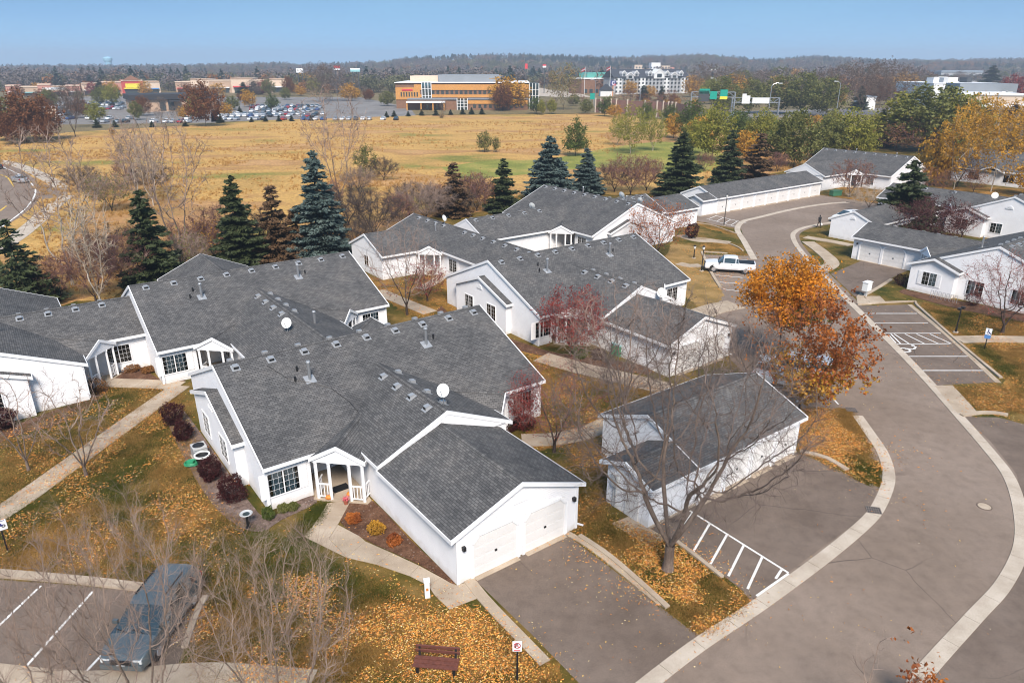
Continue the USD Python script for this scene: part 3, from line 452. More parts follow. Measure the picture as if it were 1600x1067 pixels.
# ------------------------------------------------------------ houses
class House:
    def __init__(s, name, label, cat, u, v, phi=0.0, group=None):
        s.o = np.array(E(u, v)); s.a = TH + phi
        s.p = thing(name, label, cat, (*s.o, 0), s.a, group)
    def loc(s, P):                                   # world point to the house's own axes
        c, n = math.cos(s.a), math.sin(s.a); d = np.asarray(P)[:2] - s.o; return np.array([d[0] * c + d[1] * n, -d[0] * n + d[1] * c])
    def walls(s, poly, z0, z1, name='wall', mat='siding'): return obj(name, MB().prism(poly, z0, z1), mat, s.p)
    def frame(s, x, y, phi):
        c, n = math.cos(phi), math.sin(phi)
        return lambda P: np.c_[x + np.asarray(P)[:, 0] * c - np.asarray(P)[:, 1] * n, y + np.asarray(P)[:, 0] * n + np.asarray(P)[:, 1] * c, np.asarray(P)[:, 2]]
    def gable_wall(s, x, y, phi, a, half, ze, slope, th=.15, vent=0, drop=0.03):
        """triangle of wall under a roof end; roof axis along phi from (x, y), end at distance a"""
        T = s.frame(x, y, phi); h = half * slope - drop
        zb = ze - .16; e0, e1 = a - th / 2 - .004, a + th / 2 + .004
        P5 = [(-half, zb), (half, zb), (half, ze), (0, ze + h), (-half, ze)]
        v = [(e0, *p) for p in P5] + [(e1, *p) for p in P5]
        f = [(0, 2, 1), (0, 3, 2), (0, 4, 3), (5, 6, 7), (5, 7, 8), (5, 8, 9)]
        for i in range(5): j = (i + 1) % 5; f += [(i, j, 5 + j), (i, 5 + j, 5 + i)]
        return obj('gable', MB().add(T(v), f), 'siding', s.p)
    def roof(s, x, y, phi, L0, L1, half, ze, slope, rakes=(1, 1), th=.09, name='roof', hl=None, hr=None, fl=(None, None), fr=(None, None)):
        """two shingled slopes along phi; half to each side, optionally uneven; fl, fr: the stretch of eave that shows a board"""
        T = s.frame(x, y, phi); hl = half if hl is None else hl; hr = half if hr is None else hr; zr = ze + half * slope
        b = MB()
        for sg, h in ((1, hl), (-1, hr)):
            z0 = zr - h * slope; sl = math.hypot(h, zr - z0)
            top = [(L0, sg * h, z0), (L1, sg * h, z0), (L1, 0, zr), (L0, 0, zr)]; bot = [(p[0], p[1], p[2] - th) for p in top]
            uv = [(L0, 0), (L1, 0), (L1, sl), (L0, sl)]
            f = np.array([(0, 1, 2, 3), (7, 6, 5, 4), (0, 4, 5, 1), (1, 5, 6, 2), (3, 2, 6, 7), (0, 3, 7, 4)])
            if sg < 0: f = f[:, ::-1]
            b.add(T(top + bot), f, uv + uv)
        r = obj(name, b, 'shingle', s.p)
        cap = MB()                                   # ridge caps
        n = max(1, int((L1 - L0) / .3)); v = []
        for sg in (1, -1):
            q = [(L0, 0, zr + .022), (L1, 0, zr + .022), (L1, sg * .15, zr + .018 - .15 * slope), (L0, sg * .15, zr + .018 - .15 * slope)]
            cap.add(T(q), [(0, 1, 2, 3)] if sg < 0 else [(3, 2, 1, 0)], [(L0, 0), (L1, 0), (L1, .14), (L0, .14)])
        obj('ridge_cap', cap, 'shingle', r)
        f = MB(); dz = th + .10
        for sg, h, rg in ((1, hl, fl), (-1, hr, fr)):
            if rg == 'no': continue
            a0, a1 = L0 if rg[0] is None else rg[0], L1 if rg[1] is None else rg[1]
            z0 = zr - h * slope
            q = [(a0, sg * h, z0 - .012), (a1, sg * h, z0 - .012), (a1, sg * (h + .05), z0 - .012), (a0, sg * (h + .05), z0 - .012)]; q += [(p[0], p[1], p[2] - .19) for p in q]
            ff = np.array([(0, 1, 2, 3), (7, 6, 5, 4), (0, 4, 5, 1), (1, 5, 6, 2), (2, 6, 7, 3), (3, 7, 4, 0)])
            f.add(T(q), ff if sg < 0 else ff[:, ::-1])
        for end, on in zip((L0, L1), rakes):
            if not on: continue
            o = -.06 if end == L0 else .06
            for sg, h in ((1, hl), (-1, hr)):
                z0 = zr - h * slope; e = sg * (h + .05)
                q = [(end, e, z0 + .015 - .05 * slope), (end + o, e, z0 + .015 - .05 * slope), (end + o, 0, zr + .015), (end, 0, zr + .015)]; q += [(p[0], p[1], p[2] - .22) for p in q]
                ff = np.array([(0, 1, 2, 3), (7, 6, 5, 4), (0, 4, 5, 1), (1, 5, 6, 2), (2, 6, 7, 3), (3, 7, 4, 0)])
                f.add(T(q), ff)
        if not f.empty(): obj('fascia', f, 'trim', r)
        s.last = (x, y, phi, L0, L1, half, ze, slope, zr); return r
    def on_roof(s, along, across):                   # point on the roof made last
        x, y, phi, L0, L1, half, ze, slope, zr = s.last
        return s.frame(x, y, phi)([(along, across, zr - abs(across) * slope)])[0]
    def vents(s, r, alongs, across, size=.29):
        x, y, phi, L0, L1, half, ze, slope, zr = s.last
        for a in alongs:
            for ac in (across if np.ndim(across) else (across,)):
                p = s.on_roof(a, ac); sg = 1 if ac > 0 else -1; k = size / 2
                T = s.frame(x, y, phi); zt = lambda d: zr - abs(ac + d) * slope
                v = []
                for dx, dy, up in ((-k, -k, 0), (k, -k, 0), (k, k, 0), (-k, k, 0)): v.append((a + dx, ac + dy, zt(dy) + .02))
                for dx, dy in ((-k, -k), (k, -k), (k, k), (-k, k)): v.append((a + dx, ac + dy, zt(dy * .35) + .17))
                h = obj('roof_vent', MB().add(T(v), [(4, 5, 6, 7), (0, 1, 5, 4), (1, 2, 6, 5), (2, 3, 7, 6), (3, 0, 4, 7)]), 'vent_metal', s.p)
                e = sg * (k + .006); q = [(a - k * .95, ac + e, zt(sg * k) + .03), (a + k * .95, ac + e, zt(sg * k) + .03), (a + k * .95, ac + e, zt(sg * k * .35) + .125), (a - k * .95, ac + e, zt(sg * k * .35) + .125)]
                obj('opening', MB().add(T(q), [(0, 1, 2, 3)] if sg < 0 else [(3, 2, 1, 0)]), 'black', h)
                w = k + .09; q = [(a - w, ac - w, zt(-w) + .006), (a + w, ac - w, zt(-w) + .006), (a + w, ac + w, zt(w) + .006), (a - w, ac + w, zt(w) + .006)]
                obj('flashing', MB().add(T(q), [(0, 1, 2, 3)]), 'flashing', h)
    def flue(s, along, across, h=1.0, r=.09):
        p = s.on_roof(along, across)
        b = MB().tube(p + (0, 0, -.2), p + (0, 0, h), r, r, 10); t = obj('flue', b, 'galvanised', s.p)
        obj('cap', MB().tube(p + (0, 0, h + .05), p + (0, 0, h + .13), r * 1.5, r * 1.1, 10).tube(p + (0, 0, h), p + (0, 0, h + .06), r * .5, r * .5, 6), 'flashing', t)
        x, y, phi, L0, L1, half, ze, slope, zr = s.last; T = s.frame(x, y, phi); zt = lambda d: zr - abs(across + d) * slope
        obj('flashing', MB().add(T([(along - .3, across - .3, zt(-.3) + .007), (along + .3, across - .3, zt(-.3) + .007), (along + .3, across + .3, zt(.3) + .007), (along - .3, across + .3, zt(.3) + .007)]), [(0, 1, 2, 3)]), 'flashing', t)
    def pipe(s, along, across, h=.3, r=.06):
        p = s.on_roof(along, across); obj('vent_pipe', MB().tube(p + (0, 0, -.1), p + (0, 0, h), r, r, 8), 'black', s.p)
    def dish(s, along, across, face, r=.32, h=.75):
        p = s.on_roof(along, across); f = np.array([math.cos(face) * .9, math.sin(face) * .9, .42]); f /= np.linalg.norm(f)
        side = np.cross(f, (0, 0, 1)); side /= np.linalg.norm(side); up = np.cross(side, f); c = p + (0, 0, h)
        v, fc = [c - f * .07], []; N = 20
        for k in (.5, 1.0):
            for i in range(N): t = 2 * math.pi * i / N; v.append(c + side * r * k * math.cos(t) + up * r * 1.08 * k * math.sin(t) + f * (.07 * (k * k - 1)))
        for i in range(N): j = (i + 1) % N; fc += [(0, 1 + i, 1 + j), (1 + i, 1 + N + i, 1 + N + j), (1 + i, 1 + N + j, 1 + j)]
        d = obj('satellite_dish', MB().add(v, fc), 'pale_plastic', s.p, smooth=40)
        obj('mast', MB().tube(p + (0, 0, -.05), c - f * .08, .03, .03, 8).tube(p + (.25, .1, 0), c - f * .1 - (0, 0, .25), .015, .015, 6), 'grey_metal', d)
        obj('arm', MB().tube(c - up * r, c + f * .42 - up * .08, .016, .016, 6).tube(c + f * .36 - up * .08, c + f * .46 - up * .08, .04, .03, 8), 'grey_metal', d)
    def face(s, x, y, phi):                          # local plane: along the wall, up, outward (phi is the way it faces)
        n = np.array([math.cos(phi), math.sin(phi), 0]); t = np.array([-n[1], n[0], 0]); o = np.array([x, y, 0.0])
        return o, t, n
    def fbox(s, b, F, a0, a1, z0, z1, d0, d1):
        o, t, n = F; v = [o + t * a + n * d + (0, 0, z) for z in (z0, z1) for a, d in ((a0, d0), (a1, d0), (a1, d1), (a0, d1))]
        return b.add(v, [(0, 1, 2, 3), (7, 6, 5, 4), (0, 4, 5, 1), (1, 5, 6, 2), (2, 6, 7, 3), (3, 7, 4, 0)])
    def window(s, x, y, phi, w, z0, z1, sashes=2, grid=(2, 4), curtain=(0, 1), shutters=0.0):
        F = s.face(x, y, phi); B = lambda *a: s.fbox(MB(), F, *a); fr = MB(); k = .07
        for a0, a1, b0, b1 in ((-w / 2 - k, w / 2 + k, z1, z1 + k), (-w / 2 - k, w / 2 + k, z0 - k, z0), (-w / 2 - k, -w / 2, z0, z1), (w / 2, w / 2 + k, z0, z1)): s.fbox(fr, F, a0, a1, b0, b1, -.02, .045)
        for i in range(1, sashes): c = -w / 2 + w * i / sashes; s.fbox(fr, F, c - .03, c + .03, z0, z1, -.02, .042)
        W = obj('window', fr, 'trim', s.p)
        obj('dark_room', B(-w / 2, w / 2, z0, z1, -.02, .006), 'dark_room', W)
        sw = w / sashes
        for i in range(sashes):
            a = -w / 2 + i * sw
            if i in curtain:
                c = MB(); n = max(3, int(sw * .80 / .13))
                st = a + sw * .12 if i else a + sw * .22
                for q in range(n): c_ = st + q * .13; s.fbox(c, F, c_, c_ + .128, z0 + .03, z1 - .02, .008 + .005 * (q % 2), .014 + .005 * (q % 2))
                obj('curtain', c, 'curtain', W)
            obj('pane', B(a + .03, a + sw - .03, z0, z1, .022, .026), 'pane', W)
            g = MB()
            for j in range(1, grid[0]): c = a + sw * j / grid[0]; s.fbox(g, F, c - .0055, c + .0055, z0, z1, .0265, .034)
            for j in range(1, grid[1]): c = z0 + (z1 - z0) * j / grid[1]; s.fbox(g, F, a, a + sw, c - .0055, c + .0055, .0262, .033)
            if not g.empty(): obj('muntin', g, 'trim', W)
        if shutters:
            for a0, a1 in ((-w / 2 - k - shutters, -w / 2 - k - .01), (w / 2 + k + .01, w / 2 + k + shutters)):
                b = MB(); s.fbox(b, F, a0, a1, z0 - k, z1 + k, .0, .035)
                for q in np.arange(z0, z1, .12): s.fbox(b, F, a0 + .05, a1 - .05, q, q + .07, .034, .046)
                obj('shutter', b, 'trim', s.p)
        return W
    def garage_door(s, x, y, phi, w=2.6, h=2.15, panels=4):
        F = s.face(x, y, phi); f = MB(); k = .14
        for sg in (-1, 1): s.fbox(f, F, *sorted((sg * w / 2, sg * (w / 2 + k))), 0, h - .3, -.05, .09)
        s.fbox(f, F, -w / 2 + .3, w / 2 - .3, h, h + k, -.05, .09)
        o, t, n = F
        for sg in (-1, 1):                           # clipped upper corners
            p, q = o + t * sg * (w / 2 + k / 2) + (0, 0, h - .32) + n * .02, o + t * sg * (w / 2 - .3) + (0, 0, h + k / 2) + n * .02
            f.bar(p, q, .14, k, up=n); v = [o + t * sg * (w / 2) + n * d + (0, 0, h - .3) for d in (.0, .06)] + [o + t * sg * (w / 2) + n * d + (0, 0, h + .02) for d in (.0, .06)] + [o + t * sg * (w / 2 - .3) + n * d + (0, 0, h + .02) for d in (.0, .06)]
            f.add(v, [(1, 3, 5), (0, 4, 2), (0, 1, 5), (0, 5, 4)])
        D = obj('garage_door', f, 'trim', s.p)
        for i in range(panels):
            z0 = .02 + (h - .02) * i / panels; z1 = .02 + (h - .02) * (i + 1) / panels - .012; b = MB(); s.fbox(b, F, -w / 2, w / 2, z0, z1, -.03, .03)
            for j in range(4): a = -w / 2 + w * (j + .5) / 4; s.fbox(b, F, a - w * .1, a + w * .1, z0 + .1, z1 - .1, .03, .036)
            obj('panel', b, 'white_door', D)
        obj('handle', s.fbox(MB(), F, -.06, .06, .93, 1.02, .03, .07), 'black', D)
        obj('door_sill', s.fbox(MB(), F, -w / 2, w / 2, 0.0, .035, .03, .3), 'concrete_walk', D)
    def lamp(s, x, y, phi, z=1.75):
        F = s.face(x, y, phi); L = obj('wall_lamp', s.fbox(s.fbox(MB(), F, -.07, .07, z, z + .2, .05, .2), F, -.05, .05, z + .05, z + .15, 0, .06), 'black', s.p); return L
    def half_round(s, x, y, phi, z, r=.45):
        o, t, n = s.face(x, y, phi); m = MB(); N = 12
        for rr, d0, d1, nm in ((r, .0, .05, 0), (r * .72, .05, .03, 1)): pass
        v = [o + t * r * math.cos(a) + (0, 0, z + r * math.sin(a)) + n * d for d in (0, .05) for a in np.linspace(0, np.pi, N)]
        v2 = [o + (0, 0, z) + n * .05]
        f = [(i, i + 1, N + i + 1, N + i) for i in range(N - 1)]
        m.add(v, f); m.add([v[N + i] for i in range(N)] + v2, [(i, i + 1, N) for i in range(N - 1)])
        V = obj('gable_vent', m, 'trim', s.p); l = MB()
        for q in np.arange(.07, r * .8, .08): hw = math.sqrt(max((r * .85) ** 2 - q * q, .001)); s.fbox(l, (o, t, n), -hw, hw, z + q, z + q + .025, .05, .065)
        obj('louvre', l, 'white_wall', V)
    def door(s, x, y, phi, w=.92, h=2.05, z0=.05):
        F = s.face(x, y, phi); f = MB()
        for a0, a1, b0, b1 in ((-w / 2 - .09, -w / 2, z0, z0 + h), (w / 2, w / 2 + .09, z0, z0 + h), (-w / 2 - .09, w / 2 + .09, z0 + h, z0 + h + .09)): s.fbox(f, F, a0, a1, b0, b1, -.02, .06)
        s.fbox(f, F, -w / 2, w / 2, z0, z0 + .95, -.02, .035); s.fbox(f, F, -w / 2, -w / 2 + .13, z0 + .95, z0 + h, -.02, .035); s.fbox(f, F, w / 2 - .13, w / 2, z0 + .95, z0 + h, -.02, .035); s.fbox(f, F, -w / 2 + .13, w / 2 - .13, z0 + h - .16, z0 + h, -.02, .035)
        D = obj('door', f, 'trim', s.p)
        obj('dark_room', s.fbox(MB(), F, -w / 2 + .13, w / 2 - .13, z0 + .95, z0 + h - .16, -.02, .005), 'dark_room', D); obj('pane', s.fbox(MB(), F, -w / 2 + .13, w / 2 - .13, z0 + .95, z0 + h - .16, .02, .025), 'pane', D)
        obj('rail', s.fbox(MB(), F, -w / 2 + .13, w / 2 - .13, z0 + 1.55, z0 + 1.6, .018, .034), 'trim', D); obj('handle', s.fbox(MB(), F, -w / 2 + .05, -w / 2 + .1, z0 + .95, z0 + 1.08, .035, .08), 'black', D)
    def post(s, x, y, z0, z1, w=.13):
        return obj('porch_post', MB().box(x - w / 2, x + w / 2, y - w / 2, y + w / 2, z0, z1).box(x - w / 2 - .03, x + w / 2 + .03, y - w / 2 - .03, y + w / 2 + .03, z1 - .12, z1), 'trim', s.p)
    def railing(s, p, q, z0=.1, h=.85):
        p, q = np.array([*p, 0.0]), np.array([*q, 0.0]); b = MB().bar(p + (0, 0, z0 + h), q + (0, 0, z0 + h), .07, .06).bar(p + (0, 0, z0 + .1), q + (0, 0, z0 + .1), .05, .05)
        R = obj('railing', b, 'trim', s.p); n = max(2, int(np.linalg.norm(q - p) / .15))
        for i in range(1, n): c = p + (q - p) * i / n; obj('baluster', MB().box(c[0] - .018, c[0] + .018, c[1] - .018, c[1] + .018, z0 + .1, z0 + h), 'trim', R)
    def porch(s, cx, cy, sx, sy, reach=2.4, detail=True):
        """diagonal gabled porch filling an inner corner: (cx, cy) is the corner of the two walls, sx, sy the way it opens"""
        phi = math.atan2(sy, sx); d = np.array([math.cos(phi), math.sin(phi)]); t = np.array([-d[1], d[0]])
        c = np.array([cx, cy]) + np.array([sx, sy]) * reach / 2          # middle of the open side
        half = reach * .62
        s.roof(c[0] - d[0] * .0, c[1], phi, -3.6, .42, half, 2.52, .52, rakes=(0, 1), name='porch_roof', th=.07, fl=(-.6, .42), fr=(-.6, .42))
        s.gable_wall(c[0], c[1], phi, .34, half - .08, 2.42, .52, th=.08)
        e = c + d * .30; b = MB().bar((*(e - t * (half - .1)), 2.34), (*(e + t * (half - .1)), 2.34), .1, .2); obj('beam', b, 'trim', s.p)
        if not detail: ps = (-.92, .92)
        else: ps = (-.92, -.40, .40, .92)
        pts = [e + t * half * k * .93 for k in ps]
        for p in pts: s.post(p[0], p[1], 0, 2.3)
        if detail:
            s.railing(pts[0], pts[1]); s.railing(pts[2], pts[3])
            w0 = c - t * (half - .12) - d * .55; w1 = c + t * (half - .12) - d * .55
            s.railing(pts[0], w0); s.railing(pts[3], w1)
        slab = [tuple(np.array([cx, cy]) - np.array([sx, sy]) * .02)] + [tuple(q) for q in (c - t * (half + .1) + d * .1, e - t * half + d * .15, e + t * half + d * .15, c + t * (half + .1) + d * .1)]
        obj('porch_slab', MB().prism(Polygon(slab).convex_hull.exterior.coords, -.05, .07), 'concrete_walk', s.p)

S_, ZE, HALF = .42, 2.62, 7.25
def cottage(name, label, u0, vr, phi=0.0, L=17.7, cx=8.8, fx0=4.75, front='garage', back='none', backx=8.8, cross_len=None, back_len=11.0, porchL=True, porchR=True, backR=False, backL=False, bump=None, vent_side=(-.55,), detail=True):
    h = House(name, label, 'house', u0, vr, phi); P = h.p
    w = 6.95; rec = 2.35
    foot = Polygon([(0, -w), (L, -w), (L, w), (0, w)])
    cl = cross_len or 10.5; x0, x1 = (fx0, cx + 3.75) if front != 'none' else (0, 0)
    if front != 'none':
        foot = unary_union([foot, Polygon([(x0, -cl), (x1, -cl), (x1, 0), (x0, 0)])])
        if porchL: foot = foot.difference(Polygon([(x0 - rec, -w - .1), (x0, -w - .1), (x0, -w + 2.0), (x0 - rec, -w + 2.0)]))
        if porchR: foot = foot.difference(Polygon([(x1, -w - .1), (x1 + rec, -w - .1), (x1 + rec, -w + 2.0), (x1, -w + 2.0)]))
    if back != 'none':
        bx0, bx1 = backx - 3.75, backx + 3.75
        foot = unary_union([foot, Polygon([(bx0, 0), (bx1, 0), (bx1, back_len), (bx0, back_len)])])
        if backR: foot = foot.difference(Polygon([(bx1, w + .1), (bx1 + rec, w + .1), (bx1 + rec, w - 2.0), (bx1, w - 2.0)]))
        if backL: foot = foot.difference(Polygon([(bx0 - rec, w + .1), (bx0, w + .1), (bx0, w - 2.0), (bx0 - rec, w - 2.0)]))
    h.walls(foot.exterior.coords, 0, ZE)
    for a in (.075, L - .075): h.gable_wall(0, 0, 0, a, w, ZE + (HALF - w) * S_, S_)
    # front eave boards only where the wings leave the eave free
    r = h.roof(0, 0, 0, -.05, L + .05, HALF, ZE, S_, fr=(-.05, x0 - .3) if front != 'none' else (None, None), fl='no' if back == 'wide' else (None, None))
    if front != 'none' and x1 + .4 < L: 
        h2 = MB().box(x1 + .4, L + .05, -HALF - .05, -HALF, ZE - .2, ZE - .012); obj('fascia', h2, 'trim', r)
    for x_, y_ in ((.1, -HALF - .02), (L - .1, -HALF - .02)):
        obj('downspout', MB().box(x_ - .04, x_ + .04, -w - .09, -w - .02, .15, ZE - .1), 'trim', P); obj('corner_board', MB().box(x_ - .09, x_ + .01, -w - .015, -w + .06, 0, ZE - .12), 'trim', P)
    h.vents(r, np.linspace(1.0, L - .8, 9), vent_side)
    h.flue(4.4, -2.6); h.flue(12.2, -2.2); h.pipe(3.6, -2.5); h.pipe(12.9, -1.9); h.pipe(4.0, -1.8)
    if front != 'none':
        end = cl + .05
        r = h.roof(cx, 0, -math.pi / 2, 0, end, 4.1, 2.72, .45, rakes=(0, 1), name='cross_roof', fl=(HALF + .2, end), fr=(HALF + .6, end))
        h.vents(r, np.linspace(4.3, min(cl - 1.2, 9.5), 4), (-.5, .5))
        h.gable_wall(cx, 0, -math.pi / 2, cl, 3.75, 2.72 + .35 * .45, .45)
    if front == 'garage':
        gx0, gx1 = fx0, fx0 + 6.9; gc = (gx0 + gx1) / 2; ge = cl + 6.85
        h.walls([(gx0, -ge), (gx1, -ge), (gx1, -cl + .02), (gx0 + .002, -cl + .02)], 0, 2.54, 'garage_wall')
        h.roof(gc, 0, -math.pi / 2, cl + .02, ge + .12, 3.75, 2.55, .38, rakes=(0, 1), name='garage_roof'); h.gable_wall(gc, 0, -math.pi / 2, ge - .075, 3.45, 2.55 + .114, .38)
        for c in (gx0 + .72 + 1.32, gx1 - .72 - 1.32): h.garage_door(c, -ge, -math.pi / 2, 2.4, 2.12)
        if detail:
            h.lamp(gx0 + .32, -ge, -math.pi / 2); h.lamp(gx1 - .32, -ge, -math.pi / 2); h.half_round(gc, -ge, -math.pi / 2, 2.9)
            for c in (gx0 + .06, gx1 - .06): obj('corner_board', MB().box(c - .07, c + .07, -ge - .03, -ge + .02, 0, 2.6), 'trim', h.p)
            obj('downspout', MB().bar((gx1 + .05, -ge + .35, 2.5), (gx1 + .05, -ge + .35, .12), .07, .07, up=(1, 0, 0)).bar((gx1 + .05, -ge + .35, .12), (gx1 + .35, -ge - .1, .06), .07, .07), 'trim', h.p)
    if front != 'none':
        for on, a0, a1 in ((porchL, x0 - rec, x0), (porchR, x1, x1 + rec)):
            if on: obj('porch_floor', MB().box(a0 + .01, a1 - .01, -w - .3, -w + 1.99, -.05, .075), 'concrete_walk', P)
    if front != 'none' and porchL:
        h.porch(x0, -w, -1, -1, rec, detail); h.door(x0 - rec * .36, -w + 2.0, -math.pi / 2)
        if detail: h.window(x0, -w + .9, math.pi, 1.0, .75, 2.0, 2, (1, 2), (0,))
        m = (x0 - rec) / 2
        h.window(m - .25, -w, -math.pi / 2, 1.55, .75, 2.05, 2, (3, 4), (0, 1), .38)
    if front != 'none' and porchR:
        h.porch(x1, -w, 1, -1, rec, detail); h.door(x1 + rec * .36, -w + 2.0, -math.pi / 2)
        h.window((x1 + rec + L) / 2, -w, -math.pi / 2, 1.4, .75, 2.05, 2, (3, 4), (1,))
    if back != 'none':
        h.roof(backx, 0, math.pi / 2, 0, back_len + .05, 4.1, 2.62, .45, rakes=(0, 1), name='cross_roof', fl=(HALF + .2, back_len), fr=(HALF + .2, back_len))
        h.gable_wall(backx, 0, math.pi / 2, back_len, 3.75, 2.62 + .35 * .45, .45)
        if backR: h.porch(bx1, w, 1, 1, rec, detail)
        if backL: h.porch(bx0, w, -1, 1, rec, detail); h.window(bx0 - rec - 1.3, w, math.pi / 2, 1.4, .75, 2.05, 2, (3, 4), (1,))
    if bump:                                         # low gabled bay on the end wall: (middle, half width)
        bc, bh = bump; sl = .36; wz = 2.72
        h.walls([(-.52, bc - bh + .25), (.01, bc - bh + .25), (.01, bc + bh - .25), (-.52, bc + bh - .25)], 0, wz, 'bay_wall')
        h.gable_wall(0, bc, math.pi, .46, bh - .25, wz + .25 * sl, sl, th=.12); h.roof(0, bc, math.pi, 0, .64, bh, wz, sl, rakes=(0, 1), name='bay_roof', th=.07)
        ws = (-bh * .42, bh * .42) if bh > 3 else (0,)
        for d in ws: h.window(-.52, bc + d, math.pi, 1.25, .75, 2.05, 2, (2, 4), (1,) if d > 0 else (), 0 if bh > 3 else .4)
        h.half_round(-.52, bc, math.pi, wz + .35, .4)
    return h

H1 = cottage('house', 'front white house with double garage, corner porch and big satellite dish', -4.75, 17.3, cx=8.6, bump=(.05, 4.15))
H1.porch(12.0, 6.95, 1, 1, 2.35, False)
H1.last = (8.6, 0, -math.pi / 2, 0, 10.5, 4.1, 2.72, .45, 2.72 + 4.1 * .45); H1.dish(9.6, .35, TH * 0 - 1.9 - .5, .34, .85)
H1.last = (0, 0, 0, -.05, 17.75, HALF, ZE, S_, ZE + HALF * S_); H1.vents(None, np.linspace(1.0, 16.9, 9), (.5,))
o_ = H1.on_roof(3.9, -2.9)
cab = [H1.on_roof(a, b) + (0, 0, .02) for a, b in ((2.6, -.9), (3.3, -2.2), (4.4, -2.9), (5.2, -3.6), (5.7, -4.8), (5.9, -6.0))]
b_ = MB()
for p, q in zip(cab, cab[1:]): b_.tube(p, q, .018, .018, 5)
obj('roof_cable', b_, 'black', H1.p)
H2 = cottage('house', 'white house behind the front house with a long grey roof and satellite dish', -5.6, 36.9, cx=8.6, fx0=4.85, front='wing', cross_len=17.2, back='wing', backx=8.0, back_len=12.0, backL=False)
H2.last = (8.6, 0, -math.pi / 2, 0, 16, 4.1, 2.62, .45, 2.62 + 4.1 * .45); H2.dish(12.6, -1.2, -2.2, .34, .8); H2.flue(12.3, .9, .9)
H3 = cottage('house', 'white house cut off by the left edge, with a low link roof', -17.1, 30.3, math.pi / 2, cx=7.7, fx0=3.95, front='wing', cross_len=12.3, porchR=False, bump=(.05, 4.15), vent_side=(.5,))
H3.window(5.6 + 4.6, -10.0, 0, .01, 1, 1.01, 1, (1, 1), ()) if False else None
H3.window(3.95 - .0, -9.6, math.pi, 1.5, .75, 2.05, 2, (3, 4), ())
H4 = cottage('house', 'white house in the middle with gabled bay, red trees at its porch', 20.4, 26.9, cx=7.7, fx0=3.8, bump=(.6, 4.1))
H4.last = (7.25, 0, -math.pi / 2, 10.5, 17.4, 3.75, 2.55, .38, 2.55 + 1.425); H4.dish(11.2, 2.2, -2.2, .38, .7)
# the small L shaped house behind the middle one
H5 = House('house', 'L shaped grey roofed house behind the grey bare tree', 'house', 28.9, 27.0)
H5.walls([(-3.6, 6), (3.6, 6), (3.6, 28), (-3.6, 28)], 0, 2.62); H5.walls([(-9.9, 17.5), (-3.58, 17.5), (-3.58, 24.9), (-9.9, 24.9)], 0, 2.62)
r = H5.roof(0, 0, math.pi / 2, 2, 28.1, 3.9, 2.65, S_, rakes=(0, 1)); H5.vents(r, (4.5, 6.5, 8.5, 10.5, 12.5, 14.3, 16, 20.4, 22.2, 24, 26), .5); H5.flue(20, 1.8, .9); H5.dish(20.5, .3, -1.2, .34, .8)
r = H5.roof(0, 21.2, math.pi, 0, 10.0, 4.0, 2.62, S_, rakes=(0, 1)); H5.gable_wall(0, 21.2, math.pi, 9.85, 3.7, 2.73, S_); H5.gable_wall(0, 0, math.pi / 2, 27.9, 3.6, 2.72, S_)
H5.porch(-3.6, 17.5, -1, -1, 2.2); H5.door(-4.4, 17.6, -math.pi / 2); H5.window(-3.6, 13.6, math.pi, 1.5, .7, 2.05, 2, (2, 4), (), .4); H5.window(-9.9, 21.2, math.pi, 1.0, .8, 1.9, 2, (1, 2), ())
# the far middle house
H6 = cottage('house', 'grey roofed house in front of the blue spruces with a dark fronted porch', 50.2, 38.3, math.pi / 2, cx=8.6, fx0=4.85, front='garage', back='wing', backx=9.4, back_len=18.5, backL=True, bump=(1.6, 3.2), vent_side=(.5,))
H6.last = (0, 0, 0, 0, 17.7, HALF, ZE, S_, ZE + HALF * S_); H6.dish(3.6, -.9, -1.3, .4, .8); H6.dish(.9, -1.4, -1.2, .33, .7); H6.vents(None, np.linspace(1, 16, 8), (-.5,))
H6.last = (9.4, 0, math.pi / 2, 0, 18.5, 4.1, 2.62, .45, 2.62 + 4.1 * .45); H6.vents(None, np.linspace(8, 17.5, 5), (-.5, .5)); H6.dish(7.6, -1.5, -1.0, .4, .8)
# right hand houses
H7 = House('house', 'right hand white house with double garage, gabled bay and bare red tree', 'house', 61.0, 3.0)
H7.walls([(0, -6.95), (18, -6.95), (18, 6.95), (0, 6.95)], 0, ZE); H7.gable_wall(0, 0, 0, .075, 6.95, ZE + .126, S_); r = H7.roof(0, 0, 0, -.05, 18, HALF, ZE, S_, rakes=(1, 0), fl=(-.05, 3.2)); H7.vents(r, np.linspace(1.5, 9, 6), (-.5, .5)); H7.flue(3.2, 2.6)
H7.walls([(6.5, 6.9), (12, 6.9), (12, 17.0), (6.5, 17.0)], 0, 2.6, 'garage_wall'); H7.gable_wall(9.25, 0, math.pi / 2, 16.9, 2.75, 2.7, S_); r = H7.roof(9.25, 0, math.pi / 2, 1, 17.1, 3.15, 2.6, S_, rakes=(0, 1), name='garage_roof'); H7.vents(r, (7.6, 9.4, 11), (-.5,))
for c in (14.9, 12.2): H7.garage_door(6.5, c, math.pi, 2.4, 2.1)
H7.lamp(6.5, 16.5, math.pi)
H7.porch(6.5, 6.95, -1, 1, 2.2); H7.walls([(-.75, 2.85), (.01, 2.85), (.01, 7.0), (-.75, 7.0)], 0, 2.7, 'bay_wall'); H7.gable_wall(0, 4.92, math.pi, .68, 2.08, 2.78, .38, th=.12); H7.roof(0, 4.92, math.pi, 0, .95, 2.45, 2.68, .38, rakes=(0, 1), name='bay_roof', th=.07)
